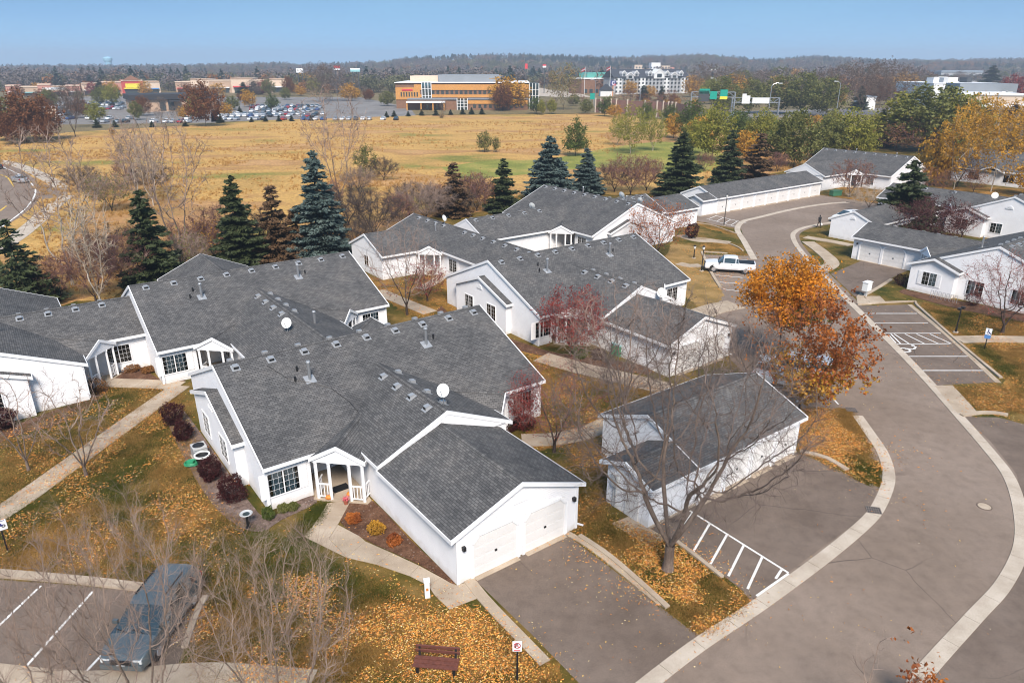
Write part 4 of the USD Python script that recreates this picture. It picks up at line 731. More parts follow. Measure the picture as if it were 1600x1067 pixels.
H7.window(-.75, 5.1, math.pi, 1.3, .85, 2.1, 2, (2, 3), (1,), .38); H7.window(0, 1.2, math.pi, 1.4, .7, 2.0, 2, (2, 3), (0,)); H7.window(0, -2.6, math.pi, 1.4, .7, 2.0, 2, (2, 3), (0,))
H8 = House('house', 'right hand white house behind with round dark red shrub at its gable wall', 'house', 92.0, 13.0)
H8.walls([(0, -6.95), (18, -6.95), (18, 6.95), (0, 6.95)], 0, ZE); H8.gable_wall(0, 0, 0, .075, 6.95, ZE + .126, S_); r = H8.roof(0, 0, 0, -.05, 18, HALF, ZE, S_, rakes=(1, 0)); H8.vents(r, np.linspace(1.5, 10, 6), (.5,)); H8.half_round(0, .3, math.pi, 4.0)
H8.dish(2.0, 3.0, 3.6, .4, .8)
H8.walls([(-.75, 2.6), (.01, 2.6), (.01, 7.2), (-.75, 7.2)], 0, 2.7, 'bay_wall'); H8.gable_wall(0, 4.9, math.pi, .68, 2.3, 2.78, .38, th=.12); H8.roof(0, 4.9, math.pi, 0, .95, 2.7, 2.68, .38, rakes=(0, 1), name='bay_roof', th=.07); H8.window(-.75, 5.2, math.pi, 1.5, .8, 2.1, 2, (2, 3), ()); H8.window(0, 1.3, math.pi, 1.3, .8, 2.0, 2, (2, 3), (1,))
H8.walls([(4, 6.9), (11.5, 6.9), (11.5, 19), (4, 19)], 0, 2.6); r = H8.roof(7.75, 0, math.pi / 2, 1, 19.2, 4.1, 2.62, .42, rakes=(0, 1)); H8.vents(r, (10, 14), (.5,)); H8.gable_wall(7.75, 0, math.pi / 2, 18.9, 3.75, 2.75, .42); H8.porch(4, 6.95, -1, 1, 2.2, False)
H8g = House('garage', 'white gabled end garage with its blank gable turned to the road, parked car behind', 'garage', 75.8, 24.9)
H8g.walls([(0, -2.9), (18, -2.9), (18, 2.9), (0, 2.9)], 0, 2.5); H8g.gable_wall(0, 0, 0, .075, 2.9, 2.6, .42); H8g.roof(0, 0, 0, -.05, 18, 3.25, 2.5, .42, rakes=(1, 1)); H8g.half_round(0, 0, math.pi, 2.75, .35)
H9 = cottage('house', 'far white house at the right end of the long garage row', 125.5, 41.6, math.pi / 2, cx=9.5, fx0=5.5, front='none', back='wing', backx=11.2, back_len=16.5, backL=True, bump=(-2.5, 3.2), vent_side=(.6,))
H10 = House('house', 'far right white house behind the yellow tree with orange leaves in front', 'house', 141.3, 33.0)
H10.walls([(0, -12), (14, -12), (14, 8), (0, 8)], 0, 2.7); H10.roof(7, -2, math.pi / 2, -10.3, 10.3, 7.3, 2.65, .42); H10.gable_wall(7, -2, math.pi / 2, 9.9, 7, 2.75, .42)
for c in (-6.5, -2, 4): H10.window(0, c, math.pi, 1.8, .7, 2.0, 2, (1, 1), ())
H10.roof(0, 1, math.pi, -3, .6, 2.2, 2.55, .42, rakes=(0, 1), name='bay_roof')
# garages
def garage_row(label, u0, v0, L, n, closet=3.2, D=6.7):
    h = House('garage', label, 'garage', u0, v0); ze, sl = 2.42, .40; c = closet
    h.walls([(c, 0), (L, 0), (L, D), (c, D)], 0, ze); h.walls([(0, 0), (c + .01, 0), (c + .01, 2.95), (0, 2.95)], 0, ze, 'closet_wall')
    h.roof(0, D / 2, 0, c - .05, L + .1, D / 2 + .3, ze, sl); h.gable_wall(0, D / 2, 0, c + .075, D / 2, ze + .1, sl); h.gable_wall(0, D / 2, 0, L - .075, D / 2, ze + .1, sl)
    h.roof(0, 1.475, 0, -.25, c + .6, 1.775, ze + .003, sl, rakes=(1, 0), name='closet_roof'); h.gable_wall(0, 1.475, 0, .07, 1.475, ze + .1, sl)
    w = (L - c - .4) / n
    for i in range(n): h.garage_door(c + .2 + w * (i + .5), 0, -math.pi / 2, w - .42, 2.05)
    obj('door', h.fbox(MB(), h.face(0, 1.15, math.pi), -.45, .45, .03, 2.05, 0, .04), 'white_door', h.p)
    obj('footing', MB().box(-.04, L + .04, -.06, 0.0, -.05, .12), 'concrete_walk', h.p)
    return h
GA = garage_row('white detached garage with grey roof behind the big bare tree', 9.65, -2.2, 12.4, 4)
m_ = GA.fbox(MB(), GA.face(0, 2.35, math.pi), -.2, .2, 1.25, 1.95, 0, .16); b_ = obj('meter_box', m_, 'utility_grey', GA.p); m_ = MB()
for q in (-.08, .08): GA.fbox(m_, GA.face(0, 2.35, math.pi), q - .025, q + .025, .05, 1.25, .03, .08)
obj('conduit', m_, 'utility_grey', b_)
GB = garage_row('long low white garage row with nine doors', 72.9, 46.6, 31.6, 9, closet=3.0, D=6.5)
# ------------------------------------------------------------ trees
def skeleton(seed, H, prof, base_h, n=700, D=.35, di=4.0, dk=.9, up=.12, lean=(0, 0), forks=1, iters=120, wide=1.0, hollow=.0, jit=.11):
    """a branching grown by space colonisation: prof = [(height fraction, crown radius)]"""
    g = np.random.default_rng(seed); t = np.array([p[0] for p in prof]); rr = np.array([p[1] for p in prof]) * wide
    h = g.uniform(t[0], t[-1], n * 4); R = np.interp(h, t, rr); keep = g.random(len(h)) < (R / rr.max()) ** 2
    h, R = h[keep][:n], R[keep][:n]; q = np.sqrt(g.uniform(hollow, 1, len(h))) * R; a = g.uniform(0, 2 * np.pi, len(h))
    A = np.c_[q * np.cos(a) + lean[0] * h, q * np.sin(a) + lean[1] * h, h * H]
    A = A[meshkit.noise(A / (.16 * H) + seed, seed) > .30]
    nodes, par = [np.array([0., 0., 0.])], [-1]
    if forks == 1:
        k = max(2, int(base_h / D)); w = g.normal(0, .04, (k, 2)).cumsum(0) * D
        for i in range(1, k + 1): nodes.append(np.array([w[i - 1, 0] + lean[0] * i / k * base_h / H, w[i - 1, 1] + lean[1] * i / k * base_h / H, base_h * i / k])); par.append(len(nodes) - 2)
    else:
        s = max(1, int(base_h * .45 / D))
        for i in range(1, s + 1): nodes.append(np.array([0, 0, base_h * .45 * i / s])); par.append(len(nodes) - 2)
        top = len(nodes) - 1; z0 = base_h * .45; ph = g.uniform(0, 6.28)
        for f in range(forks):
            a = ph + f * 2 * np.pi / forks + g.normal(0, .25); sp = g.uniform(.35, .6); k = max(2, int(base_h * .75 / D)); last = top
            for i in range(1, k + 1):
                x = i / k * base_h * .75; nodes.append(np.array([math.cos(a) * x * sp, math.sin(a) * x * sp, z0 + x * (.8 + .2 * i / k)])); par.append(last); last = len(nodes) - 1
    N = np.array(nodes); par = list(par); alive = np.ones(len(A), bool)
    for it in range(iters):
        if not alive.any(): break
        d, j = cKDTree(N).query(A[alive], distance_upper_bound=di if it > 4 else 1e9); ok = np.isfinite(d)
        if not ok.any(): break
        pull = np.zeros_like(N); cnt = np.zeros(len(N)); v = A[alive][ok] - N[j[ok]]; v /= np.maximum(np.linalg.norm(v, axis=1, keepdims=True), 1e-9)
        np.add.at(pull, j[ok], v); np.add.at(cnt, j[ok], 1); src = np.nonzero(cnt)[0]
        dv = pull[src] / cnt[src][:, None] + (0, 0, up) + g.normal(0, jit, (len(src), 3)); dv /= np.maximum(np.linalg.norm(dv, axis=1, keepdims=True), 1e-9)
        new = N[src] + dv * D; dd, _ = cKDTree(N).query(new); good = dd > D * .45
        if not good.any(): break
        N = np.vstack([N, new[good]]); par += list(src[good])
        d, _ = cKDTree(N).query(A); alive &= d > dk
    return N, np.array(par)
def radii(N, par, tip=.014, e=2.3, taper=True):
    r = np.zeros(len(N)); kids = np.bincount(par[par >= 0], minlength=len(N))
    acc = np.where(kids == 0, tip ** e, 0.0)
    for i in range(len(N) - 1, 0, -1): acc[i] = max(acc[i], tip ** e); acc[par[i]] += acc[i] * 1.0
    return acc ** (1 / e)
def limbs(N, par, r, sel, sides=5, flare=0.0):
    idx = np.nonzero(sel & (par >= 0))[0]; P, Q = N[par[idx]], N[idx]; r0, r1 = np.minimum(r[par[idx]], r[idx] * 1.35), r[idx]
    if flare: r0 = r0 * (1 + flare * np.exp(-P[:, 2] / .25)); r1 = r1 * (1 + flare * np.exp(-Q[:, 2] / .25))
    return frusta(P, Q, r0, r1, sides)
def frusta(P, Q, r0, r1, sides):
    d = Q - P; L = np.linalg.norm(d, axis=1, keepdims=True); d = d / np.maximum(L, 1e-9); P = P - d * np.minimum(r1[:, None] * .4, L * .3)
    ref = np.where(np.abs(d[:, 2:]) < .9, [[0., 0, 1]], [[1., 0, 0]]); a = np.cross(d, ref); a /= np.linalg.norm(a, axis=1, keepdims=True); b = np.cross(d, a)
    t = np.linspace(0, 2 * np.pi, sides, endpoint=False); ring = np.cos(t)[None, :, None] * a[:, None] + np.sin(t)[None, :, None] * b[:, None]
    v = np.concatenate([P[:, None] + ring * r0[:, None, None], Q[:, None] + ring * r1[:, None, None]], 1).reshape(-1, 3)
    k = np.arange(sides); k2 = (k + 1) % sides; f = np.stack([k, k2, sides + k2, sides + k], 1); f = np.vstack([f[:, [0, 1, 2]], f[:, [0, 2, 3]]])
    return v, (f[None] + (np.arange(len(P)) * 2 * sides)[:, None, None]).reshape(-1, 3)
def cones(P, Q, r):
    d = Q - P; d = d / np.maximum(np.linalg.norm(d, axis=1, keepdims=True), 1e-9)
    ref = np.where(np.abs(d[:, 2:]) < .9, [[0., 0, 1]], [[1., 0, 0]]); a = np.cross(d, ref); a /= np.linalg.norm(a, axis=1, keepdims=True); b = np.cross(d, a)
    t = np.array([0, 2.094, 4.189]); ring = np.cos(t)[None, :, None] * a[:, None] + np.sin(t)[None, :, None] * b[:, None]
    v = np.concatenate([P[:, None] + ring * r[:, None, None], Q[:, None]], 1).reshape(-1, 3); f = np.array([(0, 1, 3), (1, 2, 3), (2, 0, 3)])
    return v, (f[None] + (np.arange(len(P)) * 4)[:, None, None]).reshape(-1, 3)
def twigs(g, N, par, r, thr, per, length, spread=.8, droop=0.0, rad=.009, upw=0.0, sub=2):
    idx = np.repeat(np.nonzero((r < thr) & (par >= 0))[0], per); p = par[idx]; t = g.random((len(idx), 1)); S = N[p] * (1 - t) + N[idx] * t
    d = N[idx] - N[p]; d /= np.maximum(np.linalg.norm(d, axis=1, keepdims=True), 1e-9)
    d = d + g.normal(0, spread, d.shape) + (0, 0, upw); d /= np.linalg.norm(d, axis=1, keepdims=True); L = length * g.uniform(.45, 1.3, (len(idx), 1))
    M_ = S + d * L * .5; d2 = d + g.normal(0, .25, d.shape) + (0, 0, -droop); d2 /= np.linalg.norm(d2, axis=1, keepdims=True); Q = M_ + d2 * L * .6
    R = np.full(len(S), rad); V, F = frusta(S, M_, R, R * .7, 3); out = [(V, F)]; out.append(cones(M_, Q, R * .7))
    ends = [Q]
    for k in range(sub):
        t = g.uniform(.1, .95, (len(S), 1)); B = np.where(t < .5, S + (M_ - S) * t * 2, M_ + (Q - M_) * (t - .5) * 2); d3 = d2 + g.normal(0, .7, d.shape) + (0, 0, -droop * .7); d3 /= np.linalg.norm(d3, axis=1, keepdims=True)
        e = B + d3 * L * .5 * g.uniform(.5, 1.1, (len(S), 1)); out.append(cones(B, e, R * .6)); ends.append(e)
    return join(out), np.vstack(ends)
def join(parts):
    v, f, n = [], [], 0
    for a, b in parts: v.append(a); f.append(b + n); n += len(a)
    return np.vstack(v), np.vstack(f)
def leaves(g, C, size, jitter=.0, aspect=.7, flat=0.0):
    """leaf blades: two triangles each, slightly folded, one island per leaf"""
    n = len(C); C = C + g.normal(0, 1, C.shape) * jitter; a = g.normal(0, 1, (n, 3)); a[:, 2] *= (1 - flat); a /= np.linalg.norm(a, axis=1, keepdims=True)
    b = np.cross(a, g.normal(0, 1, (n, 3))); b /= np.linalg.norm(b, axis=1, keepdims=True); nn = np.cross(a, b); s = size * g.uniform(.6, 1.3, (n, 1))
    v = np.stack([C - a * s * .5, C + b * s * .5 * aspect + nn * s * .1, C + a * s * .5, C - b * s * .5 * aspect + nn * s * .1], 1).reshape(-1, 3)
    f = np.array([(0, 1, 2), (0, 2, 3)]); return v, (f[None] + (np.arange(n) * 4)[:, None, None]).reshape(-1, 3)

def bare_tree(name, label, loc, seed, H, prof, base_h, n=700, D=.35, tip=.012, per=3, tw=.8, twmat='twig', bark='bark', thr=.03, leafspec=None, group=None, cat='tree', upw=.1, droop=0.0, spread=.75, rad=.008, sub=2, rotz=0.0, flare=.5, e=2.25, leafjit=.08, **k):
    g = np.random.default_rng(seed + 99); N, par = skeleton(seed, H, prof, base_h, n, D, **k); r = radii(N, par, tip, e)
    T = thing(name, label, cat, loc, rotz, group); big = r >= thr
    tr = limbs(N, par, r, big, 7, flare); obj('trunk', tr, bark, T, smooth=True)
    tv, ends = twigs(g, N, par, r, thr, per, tw, spread, droop, rad, upw, sub)
    fine = limbs(N, par, r, ~big, 3); obj('branches', join([fine, tv]), twmat, T)
    for nm, mat, cnt, size, sel in leafspec or []:
        P = ends[sel(ends / H)] if sel else ends
        if len(P): obj(nm, leaves(g, P[g.integers(0, len(P), cnt)], size, leafjit), mat, T)
    return T
def spruce(name, label, loc, seed, H, R, mat='needle_green', bark='bark_dark', whorls=26, per=8, dens=1.7, gaps=.0, droop=.25, power=.85, clump=.36, base=.03, rotz=0.0, group=None, tipcol=None):
    g = np.random.default_rng(seed); T = thing(name, label, 'spruce', loc, rotz, group)
    m = MB().tube((0, 0, -.1), (0, 0, H * .5), .012 * H + .05, .008 * H + .02, 7).tube((0, 0, H * .5), (0, 0, H * .985), .008 * H + .02, .012, 6); obj('trunk', m, bark, T)
    P, Q, C, S = [], [], [], []
    for w in range(whorls):
        t = base + (1 - base) * (w + g.uniform(-.3, .3)) / whorls; t = min(max(t, base), .985)
        L0 = R * (1 - t) ** power * (1 if t > .12 else .86)
        for k in range(max(3, int(per * (.5 + .6 * (1 - t))))):
            if g.random() < gaps: continue
            a = g.uniform(0, 2 * np.pi); L = L0 * g.uniform(.7, 1.12) + .12; z = t * H + g.uniform(-.2, .2); u = np.array([math.cos(a), math.sin(a), 0])
            n = max(3, int(L / .22 * dens)); s = np.linspace(.12, 1, n)
            B = u * (s * L)[:, None] + np.c_[np.zeros(n), np.zeros(n), z - droop * L * s + .32 * L * np.maximum(s - .55, 0) ** 1.2 + L * .1 * (t > .7)]
            P.append([0, 0, z]); Q.append(B[-1] * [.9, .9, 1]); side = np.array([-u[1], u[0], 0]); wd = .30 * L * np.sin(np.pi * np.clip(s * .8 + .12, 0, 1))
            for sg in (-1, 0, 1):
                q = max(1, int(1.25 * dens)); 
                for _ in range(q): C.append(B + side * (sg * wd * g.uniform(.35, 1.0, n))[:, None] + g.normal(0, .06, (n, 3)) - (0, 0, .05)); S.append(np.tile(u + side * sg * .7, (n, 1)))
    v, f = cones(np.array(P), np.array(Q), np.full(len(P), .02 + .002 * H)); C = np.vstack(C); S = np.vstack(S); nC = len(C)
    d = S + g.normal(0, .35, S.shape) + (0, 0, -.15); d /= np.linalg.norm(d, axis=1, keepdims=True); s = clump * g.uniform(.6, 1.35, (nC, 1))
    b = np.cross(d, g.normal(0, 1, d.shape) + (0, 0, 1.5)); b /= np.linalg.norm(b, axis=1, keepdims=True); nn = np.cross(d, b)
    vv = np.stack([C - d * s * .4, C + b * s * .30 + nn * s * .10, C + d * s * .75, C - b * s * .30 + nn * s * .10], 1).reshape(-1, 3)
    ff = (np.array([(0, 1, 2), (0, 2, 3)])[None] + (np.arange(nC) * 4)[:, None, None]).reshape(-1, 3)
    obj('limbs', (v, f), bark, T); obj('needles', (vv, ff), mat, T); return T
def shrub(name, label, loc, seed, R, Hh, mat, n=1500, size=.1, cat='shrub', group=None, shell=.55, lumps=.3, stem=True, rotz=0.0):
    g = np.random.default_rng(seed); T = thing(name, label, cat, loc, rotz, group)
    d = g.normal(0, 1, (n, 3)); d /= np.linalg.norm(d, axis=1, keepdims=True); q = g.uniform(shell, 1, (n, 1)) ** .6
    k = 1 + lumps * (meshkit.noise(d * 2.2 + seed, seed)[:, None] - .5) * 2
    P = d * q * k * [R, R, Hh * .5] + (0, 0, Hh * .52)
    if stem:
        m = MB()
        for i in range(7): a = g.uniform(0, 6.28); m.tube((0, 0, -.05), (math.cos(a) * R * .6, math.sin(a) * R * .6, Hh * g.uniform(.4, .75)), .02, .008, 5)
        obj('stems', m, 'bark_dark', T)
    obj('foliage', leaves(g, P[P[:, 2] > .02], size, .01), mat, T); return T
def tall(bx, by, ty):                                # foot on the ground, and the height that reaches photo row ty
    p = G(bx, by); return p, at_dist(bx, ty, p[1])[2]
def px_m(p): return (p[1] * math.cos(PITCH) + (CAM_H - 3) * math.sin(PITCH)) / FPX   # metres per photo pixel there

# the big bare tree on the island
p, h = tall(1043, 890, 452)
BIG = bare_tree('bare_tree', 'big bare forked tree on the grass island beside the hatched parking bays', p, 11, h, [(.28, 2.4), (.42, 5.0), (.6, 6.0), (.8, 4.8), (1.0, 1.4)], 3.0, n=2100, D=.30, tip=.012, per=4, tw=1.0, forks=4, thr=.035, droop=.45, upw=0, up=.16, di=3.5, dk=.65, rad=.007, twmat='twig_grey', bark='bark', iters=150, e=1.95)
# bare trees whose feet stand just below the picture
FRONT = [((238, 1168), 800, 21, 'dense bare tree in front of the dark car at the bottom left', [(.25, 1.0), (.45, 2.5), (.75, 2.9), (1, 1.6)]), ((455, 1185), 842, 22, 'dense bare tree at the bottom edge left of the bench', [(.25, 1.0), (.45, 2.4), (.75, 2.8), (1, 1.5)]),
         ((95, 1190), 905, 23, 'bare tree at the lower left corner over the parking lines', [(.25, .8), (.5, 1.8), (.8, 1.9), (1, .9)])]
for (bx, by), ty, sd, lb, pr in FRONT:
    p, h = tall(bx, by, ty); bare_tree('bare_tree', lb, p, sd, h, pr, 1.6, n=1150, D=.26, tip=.007, per=4, tw=.8, forks=5, thr=.022, upw=.6, up=.35, di=2.4, dk=.44, rad=.0036, e=2.35, twmat='twig', iters=120, spread=.5)
p, h = tall(1345, 1185, 985)
bare_tree('bare_tree', 'thin bare tree top with a few orange leaves at the bottom right edge', p, 24, h, [(.3, .6), (.6, 1.6), (.85, 1.5), (1, .6)], 1.8, n=160, D=.3, tip=.008, per=2, tw=.6, forks=3, thr=.03, upw=.5, up=.3, rad=.005, leafspec=[('leaves', 'leaf_rust', 60, .16, lambda q: q[:, 0] > .12)])
p, h = tall(1432, 1110, 1038)
bare_tree('autumn_tree', 'small tree top with orange leaves at the bottom edge of the road', p, 25, h, [(.3, .5), (.6, .8), (1, .4)], .9, n=120, D=.22, tip=.008, per=2, tw=.4, forks=3, thr=.03, leafspec=[('leaves', 'leaf_rust', 420, .16, None)], leafjit=.15)
# maples at the bend
p, h = tall(1214, 574, 404)
bare_tree('maple', 'bright orange maple beside the road, fullest crown of all', p, 31, h, [(.46, 1.8), (.58, 3.1), (.75, 3.4), (.9, 2.4), (1, 1.0)], 3.4, n=800, D=.42, tip=.012, per=3, tw=.8, bark='bark_dark', twmat='twig_dark', thr=.04, leafspec=[('leaves', 'leaf_orange', 11500, .20, None), ('green_leaves', 'leaf_green', 2200, .20, lambda q: (q[:, 2] < .62) & (q[:, 0] > -.05))], leafjit=.2, di=5, dk=.9)
p, h = tall(1247, 648, 462)
bare_tree('maple', 'half bare rust coloured maple with yellow lower leaves at the road bend', p, 32, h, [(.22, 1.9), (.4, 3.7), (.65, 4.1), (.85, 2.9), (1, 1.2)], 2.2, n=900, D=.38, tip=.010, per=2, tw=.8, forks=4, bark='bark_dark', twmat='twig_dark', thr=.035, di=4.5, dk=.8, leafspec=[('leaves', 'leaf_rust', 4600, .20, lambda q: q[:, 0] > -.02), ('yellow_leaves', 'leaf_amber', 3200, .20, lambda q: (q[:, 2] < .45) & (q[:, 0] > -.2)), ('sparse_leaves', 'leaf_rust', 900, .18, lambda q: q[:, 0] < -.02)], leafjit=.10)
# small trees between the houses
def small(name, label, bx, by, ty, wpx, seed, mat, bark='bark_dark', base=.22, leafspec=None, n=500, per=3, tw=.55, forks=3, shape=((.2, .5), (.45, .95), (.75, 1.0), (1, .45)), rad=.007, **k):
    p, h = tall(bx, by, ty); R = wpx * px_m(p) / 2
    return bare_tree(name, label, p, seed, h, [(a, b * R) for a, b in shape], base * h, n=n, D=max(.2, h * .035), tip=.010, per=per, tw=tw, forks=forks, thr=.03, twmat=mat, bark=bark, leafspec=leafspec, rad=rad, e=2.0, di=max(2., h * .5), dk=max(.45, h * .085), **k)
small('bare_tree', 'small bare tree on the left lawn nearest the left edge', 45, 735, 565, 150, 41, 'twig', 'bark', n=260, per=2, tw=.5, forks=4)
small('bare_tree', 'small bare tree on the left lawn beside the straight walk', 135, 744, 588, 160, 42, 'twig', 'bark', n=260, per=2, tw=.5, forks=4)
small('red_crabapple', 'dense red leaved crabapple at the porch of the middle house', 893, 556, 452, 118, 43, 'twig_red', leafspec=[('leaves', 'leaf_red', 5200, .13, None)], leafjit=.12)
small('bare_tree', 'wide purplish bare tree in front of the middle house garage wall', 975, 640, 440, 240, 44, 'twig', 'bark', n=900, per=3, tw=.8, forks=5)
small('bare_tree', 'purplish bare tree beside the dishless garage gable', 1150, 612, 478, 150, 45, 'twig', 'bark', n=420, per=3, tw=.7, forks=4)
small('red_crabapple', 'thin red berried tree on the walk behind the double garage', 866, 706, 560, 175, 46, 'twig_red', n=320, per=2, leafspec=[('berries', 'leaf_red', 1500, .075, None)], leafjit=.1)
small('bare_tree', 'grey bare round tree in front of the L shaped house', 636, 492, 342, 140, 47, 'twig', n=900, per=3, tw=.7, leafspec=[('leaves', 'leaf_red', 420, .11, lambda q: q[:, 2] < .5)])
small('red_crabapple', 'small red leaved tree beside the gabled wall in the middle', 668, 470, 405, 66, 48, 'twig_red', leafspec=[('leaves', 'leaf_red', 1500, .12, None)])
small('rusty_tree', 'rust coloured sparse tree in front of the far middle house', 1026, 402, 312, 108, 49, 'twig_red', n=600, leafspec=[('leaves', 'leaf_rust', 3200, .15, None)], leafjit=.15)
small('bare_tree', 'pinkish brown round tree at the end of the long garage row', 1327, 308, 248, 80, 50, 'twig_red', 'bark', n=500, leafspec=[('leaves', 'leaf_brown', 1300, .17, None)], rad=.016)
small('bare_tree', 'small tan vase shaped tree behind the garage roofs on the right', 1357, 328, 290, 84, 51, 'twig_pale', 'bark', n=300, rad=.014)
small('maroon_crabapple', 'wide maroon crabapple in front of the right hand bay window', 1448, 388, 306, 122, 52, 'twig_red', n=700, base=.2, leafspec=[('leaves', 'leaf_maroon', 6000, .17, None)], leafjit=.2)
small('red_crabapple', 'pink twigged bare tree before the bay window at the right edge', 1502, 372, 318, 64, 53, 'twig_red', n=350, leafspec=[('berries', 'leaf_red', 900, .10, None)])
small('red_crabapple', 'bare crabapple full of pink berries in front of the right hand house', 1566, 520, 392, 160, 54, 'twig_red', n=700, base=.2, leafspec=[('berries', 'leaf_red', 2200, .09, None)], leafjit=.12)
small('red_crabapple', 'bare crabapple at the right edge beside the dark shutters', 1612, 512, 400, 90, 55, 'twig_red', n=400, leafspec=[('berries', 'leaf_red', 900, .09, None)])
# tall pale bare cottonwoods along the meadow
def cotton(label, bx, by, ty, wpx, seed, mat='twig_pale', bark='bark_pale', n=520, per=2, forks=3, base=.2, tw=1.3, rad=.016, tip=.018):
    p, h = tall(bx, by, ty); R = wpx * px_m(p) / 2; rad *= 1.5
    return bare_tree('bare_tree', label, p, seed, h, [(.25, .35 * R), (.5, .85 * R), (.75, R), (1, .5 * R)], base * h, n=n, D=h * .035, tip=tip, per=per, tw=tw, forks=forks, thr=.06, twmat=mat, bark=bark, upw=.35, up=.3, di=h * .4, dk=h * .06, rad=rad, droop=.1)
CW = cotton('tall pale bare tree by the far left road bend', 114, 446, 196, 165, 61, mat='twig')
cotton('tall pale bare tree with a dark trunk behind the spruces on the left', 284, 420, 172, 150, 62, bark='bark', mat='twig')
cotton('slender pale bare tree in the meadow on the left', 218, 318, 185, 75, 63, mat='twig', forks=2)
cotton('slim pale bare tree beside the slender one in the meadow', 240, 322, 205, 50, 64, mat='twig_pale', forks=2)
cotton('tall leaning bare tree behind the blue spruce', 532, 322, 133, 120, 65, bark='bark', mat='twig')
cotton('white birch like bare trunk in the reddish scrub', 158, 478, 300, 80, 66, n=300)
cotton('pale thin bare tree at the left edge of the meadow', 118, 214, 128, 54, 67, mat='twig_dark', bark='bark_dark')
# brush behind the houses
def brush(label, bx, by, ty, wpx, seed, mat, leafspec=None, n=420, bark='bark_dark'):
    return small('brush', label, bx, by, ty, wpx, seed, mat, bark, base=.12, n=n, per=4, tw=.9, forks=5, leafspec=leafspec, rad=.014, cat='bush')
BR1 = brush('brown bare brush behind the white gable', 585, 372, 300, 110, 71, 'twig_dark'); hb1 = tall(585, 372, 300)[1]
brush('grey brown brush left of the dark spruce', 665, 345, 285, 100, 72, 'twig')
brush('reddish brush between the two spruces', 745, 330, 270, 70, 73, 'twig_red', [('leaves', 'leaf_brown', 500, .25, None)])
brush('brown brush beside the blue spruce pair', 985, 305, 240, 100, 74, 'twig_red', [('leaves', 'leaf_brown', 900, .25, None)])
brush('olive thicket in the meadow near the left road', 175, 330, 270, 70, 75, 'twig', [('leaves', 'leaf_olive', 1600, .22, None)])
brush('orange brown brush under the left spruces', 335, 402, 345, 70, 76, 'twig_red', [('leaves', 'leaf_amber', 500, .2, None)])
BR2 = brush('rusty bare brush next to the left house', 150, 470, 370, 90, 77, 'twig_red', [('leaves', 'leaf_brown', 300, .2, None)]); hb2 = tall(150, 470, 370)[1]
brush('grey scrub beside the first left spruce', 300, 430, 360, 60, 78, 'twig', [('leaves', 'leaf_olive', 300, .2, None)])
brush('dense dark brush behind the L shaped house', 705, 335, 292, 90, 79, 'twig_dark')
brush('tan brush at the foot of the tall leaning tree', 560, 300, 262, 60, 80, 'twig', [('leaves', 'leaf_tan', 400, .25, None)])
for src, hb, bx, by, ty, wd, lb in [(BR1, hb1, 545, 352, 290, 1.2, 'dark bare brush right of the big blue spruce'), (BR2, hb2, 625, 352, 302, 1.2, 'reddish bare brush left of the L shaped house'), (BR1, hb1, 640, 338, 285, 1.1, 'grey bare brush behind the left gable of the L shaped house'), (BR2, hb2, 680, 330, 288, 1.2, 'reddish brush left of the sparse dark spruce'), (BR1, hb1, 735, 322, 275, 1.1, 'dark bare brush right of the sparse dark spruce'),
        (BR2, hb2, 340, 392, 320, 1.2, 'tall reddish brush left of the dark spruce'), (BR1, hb1, 410, 398, 330, 1.0, 'dark brush between the dark spruce and the thin brown one'), (BR2, hb2, 205, 452, 360, 1.1, 'reddish brush left of the narrow dark spruce'), (BR2, hb2, 95, 470, 395, 1.1, 'reddish brush right of the dark green spruce at the left edge'), (BR1, hb1, 190, 430, 350, .9, 'grey brush behind the reddish scrub'), (BR2, hb2, 290, 412, 345, 1.0, 'reddish brush at the foot of the tall dark trunked tree'),
        (BR1, hb1, 960, 300, 255, 1.2, 'dark brush right of the small blue spruce'), (BR2, hb2, 1010, 298, 248, 1.3, 'reddish brush left of the spruce at the garage row'), (BR1, hb1, 240, 300, 255, 1.1, 'grey brush under the slender meadow trees'), (BR2, hb2, 200, 292, 248, 1.2, 'reddish brush under the slender meadow trees'), (BR1, hb1, 600, 282, 246, 1.0, 'grey bush in the meadow right of the olive bush'), (BR2, hb2, 520, 330, 282, 1.0, 'reddish brush behind the big blue spruce'), (BR1, hb1, 130, 300, 258, 1.0, 'grey brush by the pale path at the left'), (BR2, hb2, 1215, 268, 238, 1.4, 'reddish brush before the wooded strip'), (BR2, hb2, 1100, 268, 238, 1.3, 'reddish brush between the dark spruces'), (BR1, hb1, 560, 392, 345, 1.0, 'dark brush right behind the big blue spruce foot')]:
    p, h = tall(bx, by, ty); s = h / hb; dup(src, lb, p, bx * .7, (s * wd, s * wd, s))
small('red_crabapple', 'red twigged bush before the right window of the front house', 818, 672, 592, 66, 56, 'twig_red', n=260, base=.12, leafspec=[('leaves', 'leaf_red', 2600, .09, None)], leafjit=.1)
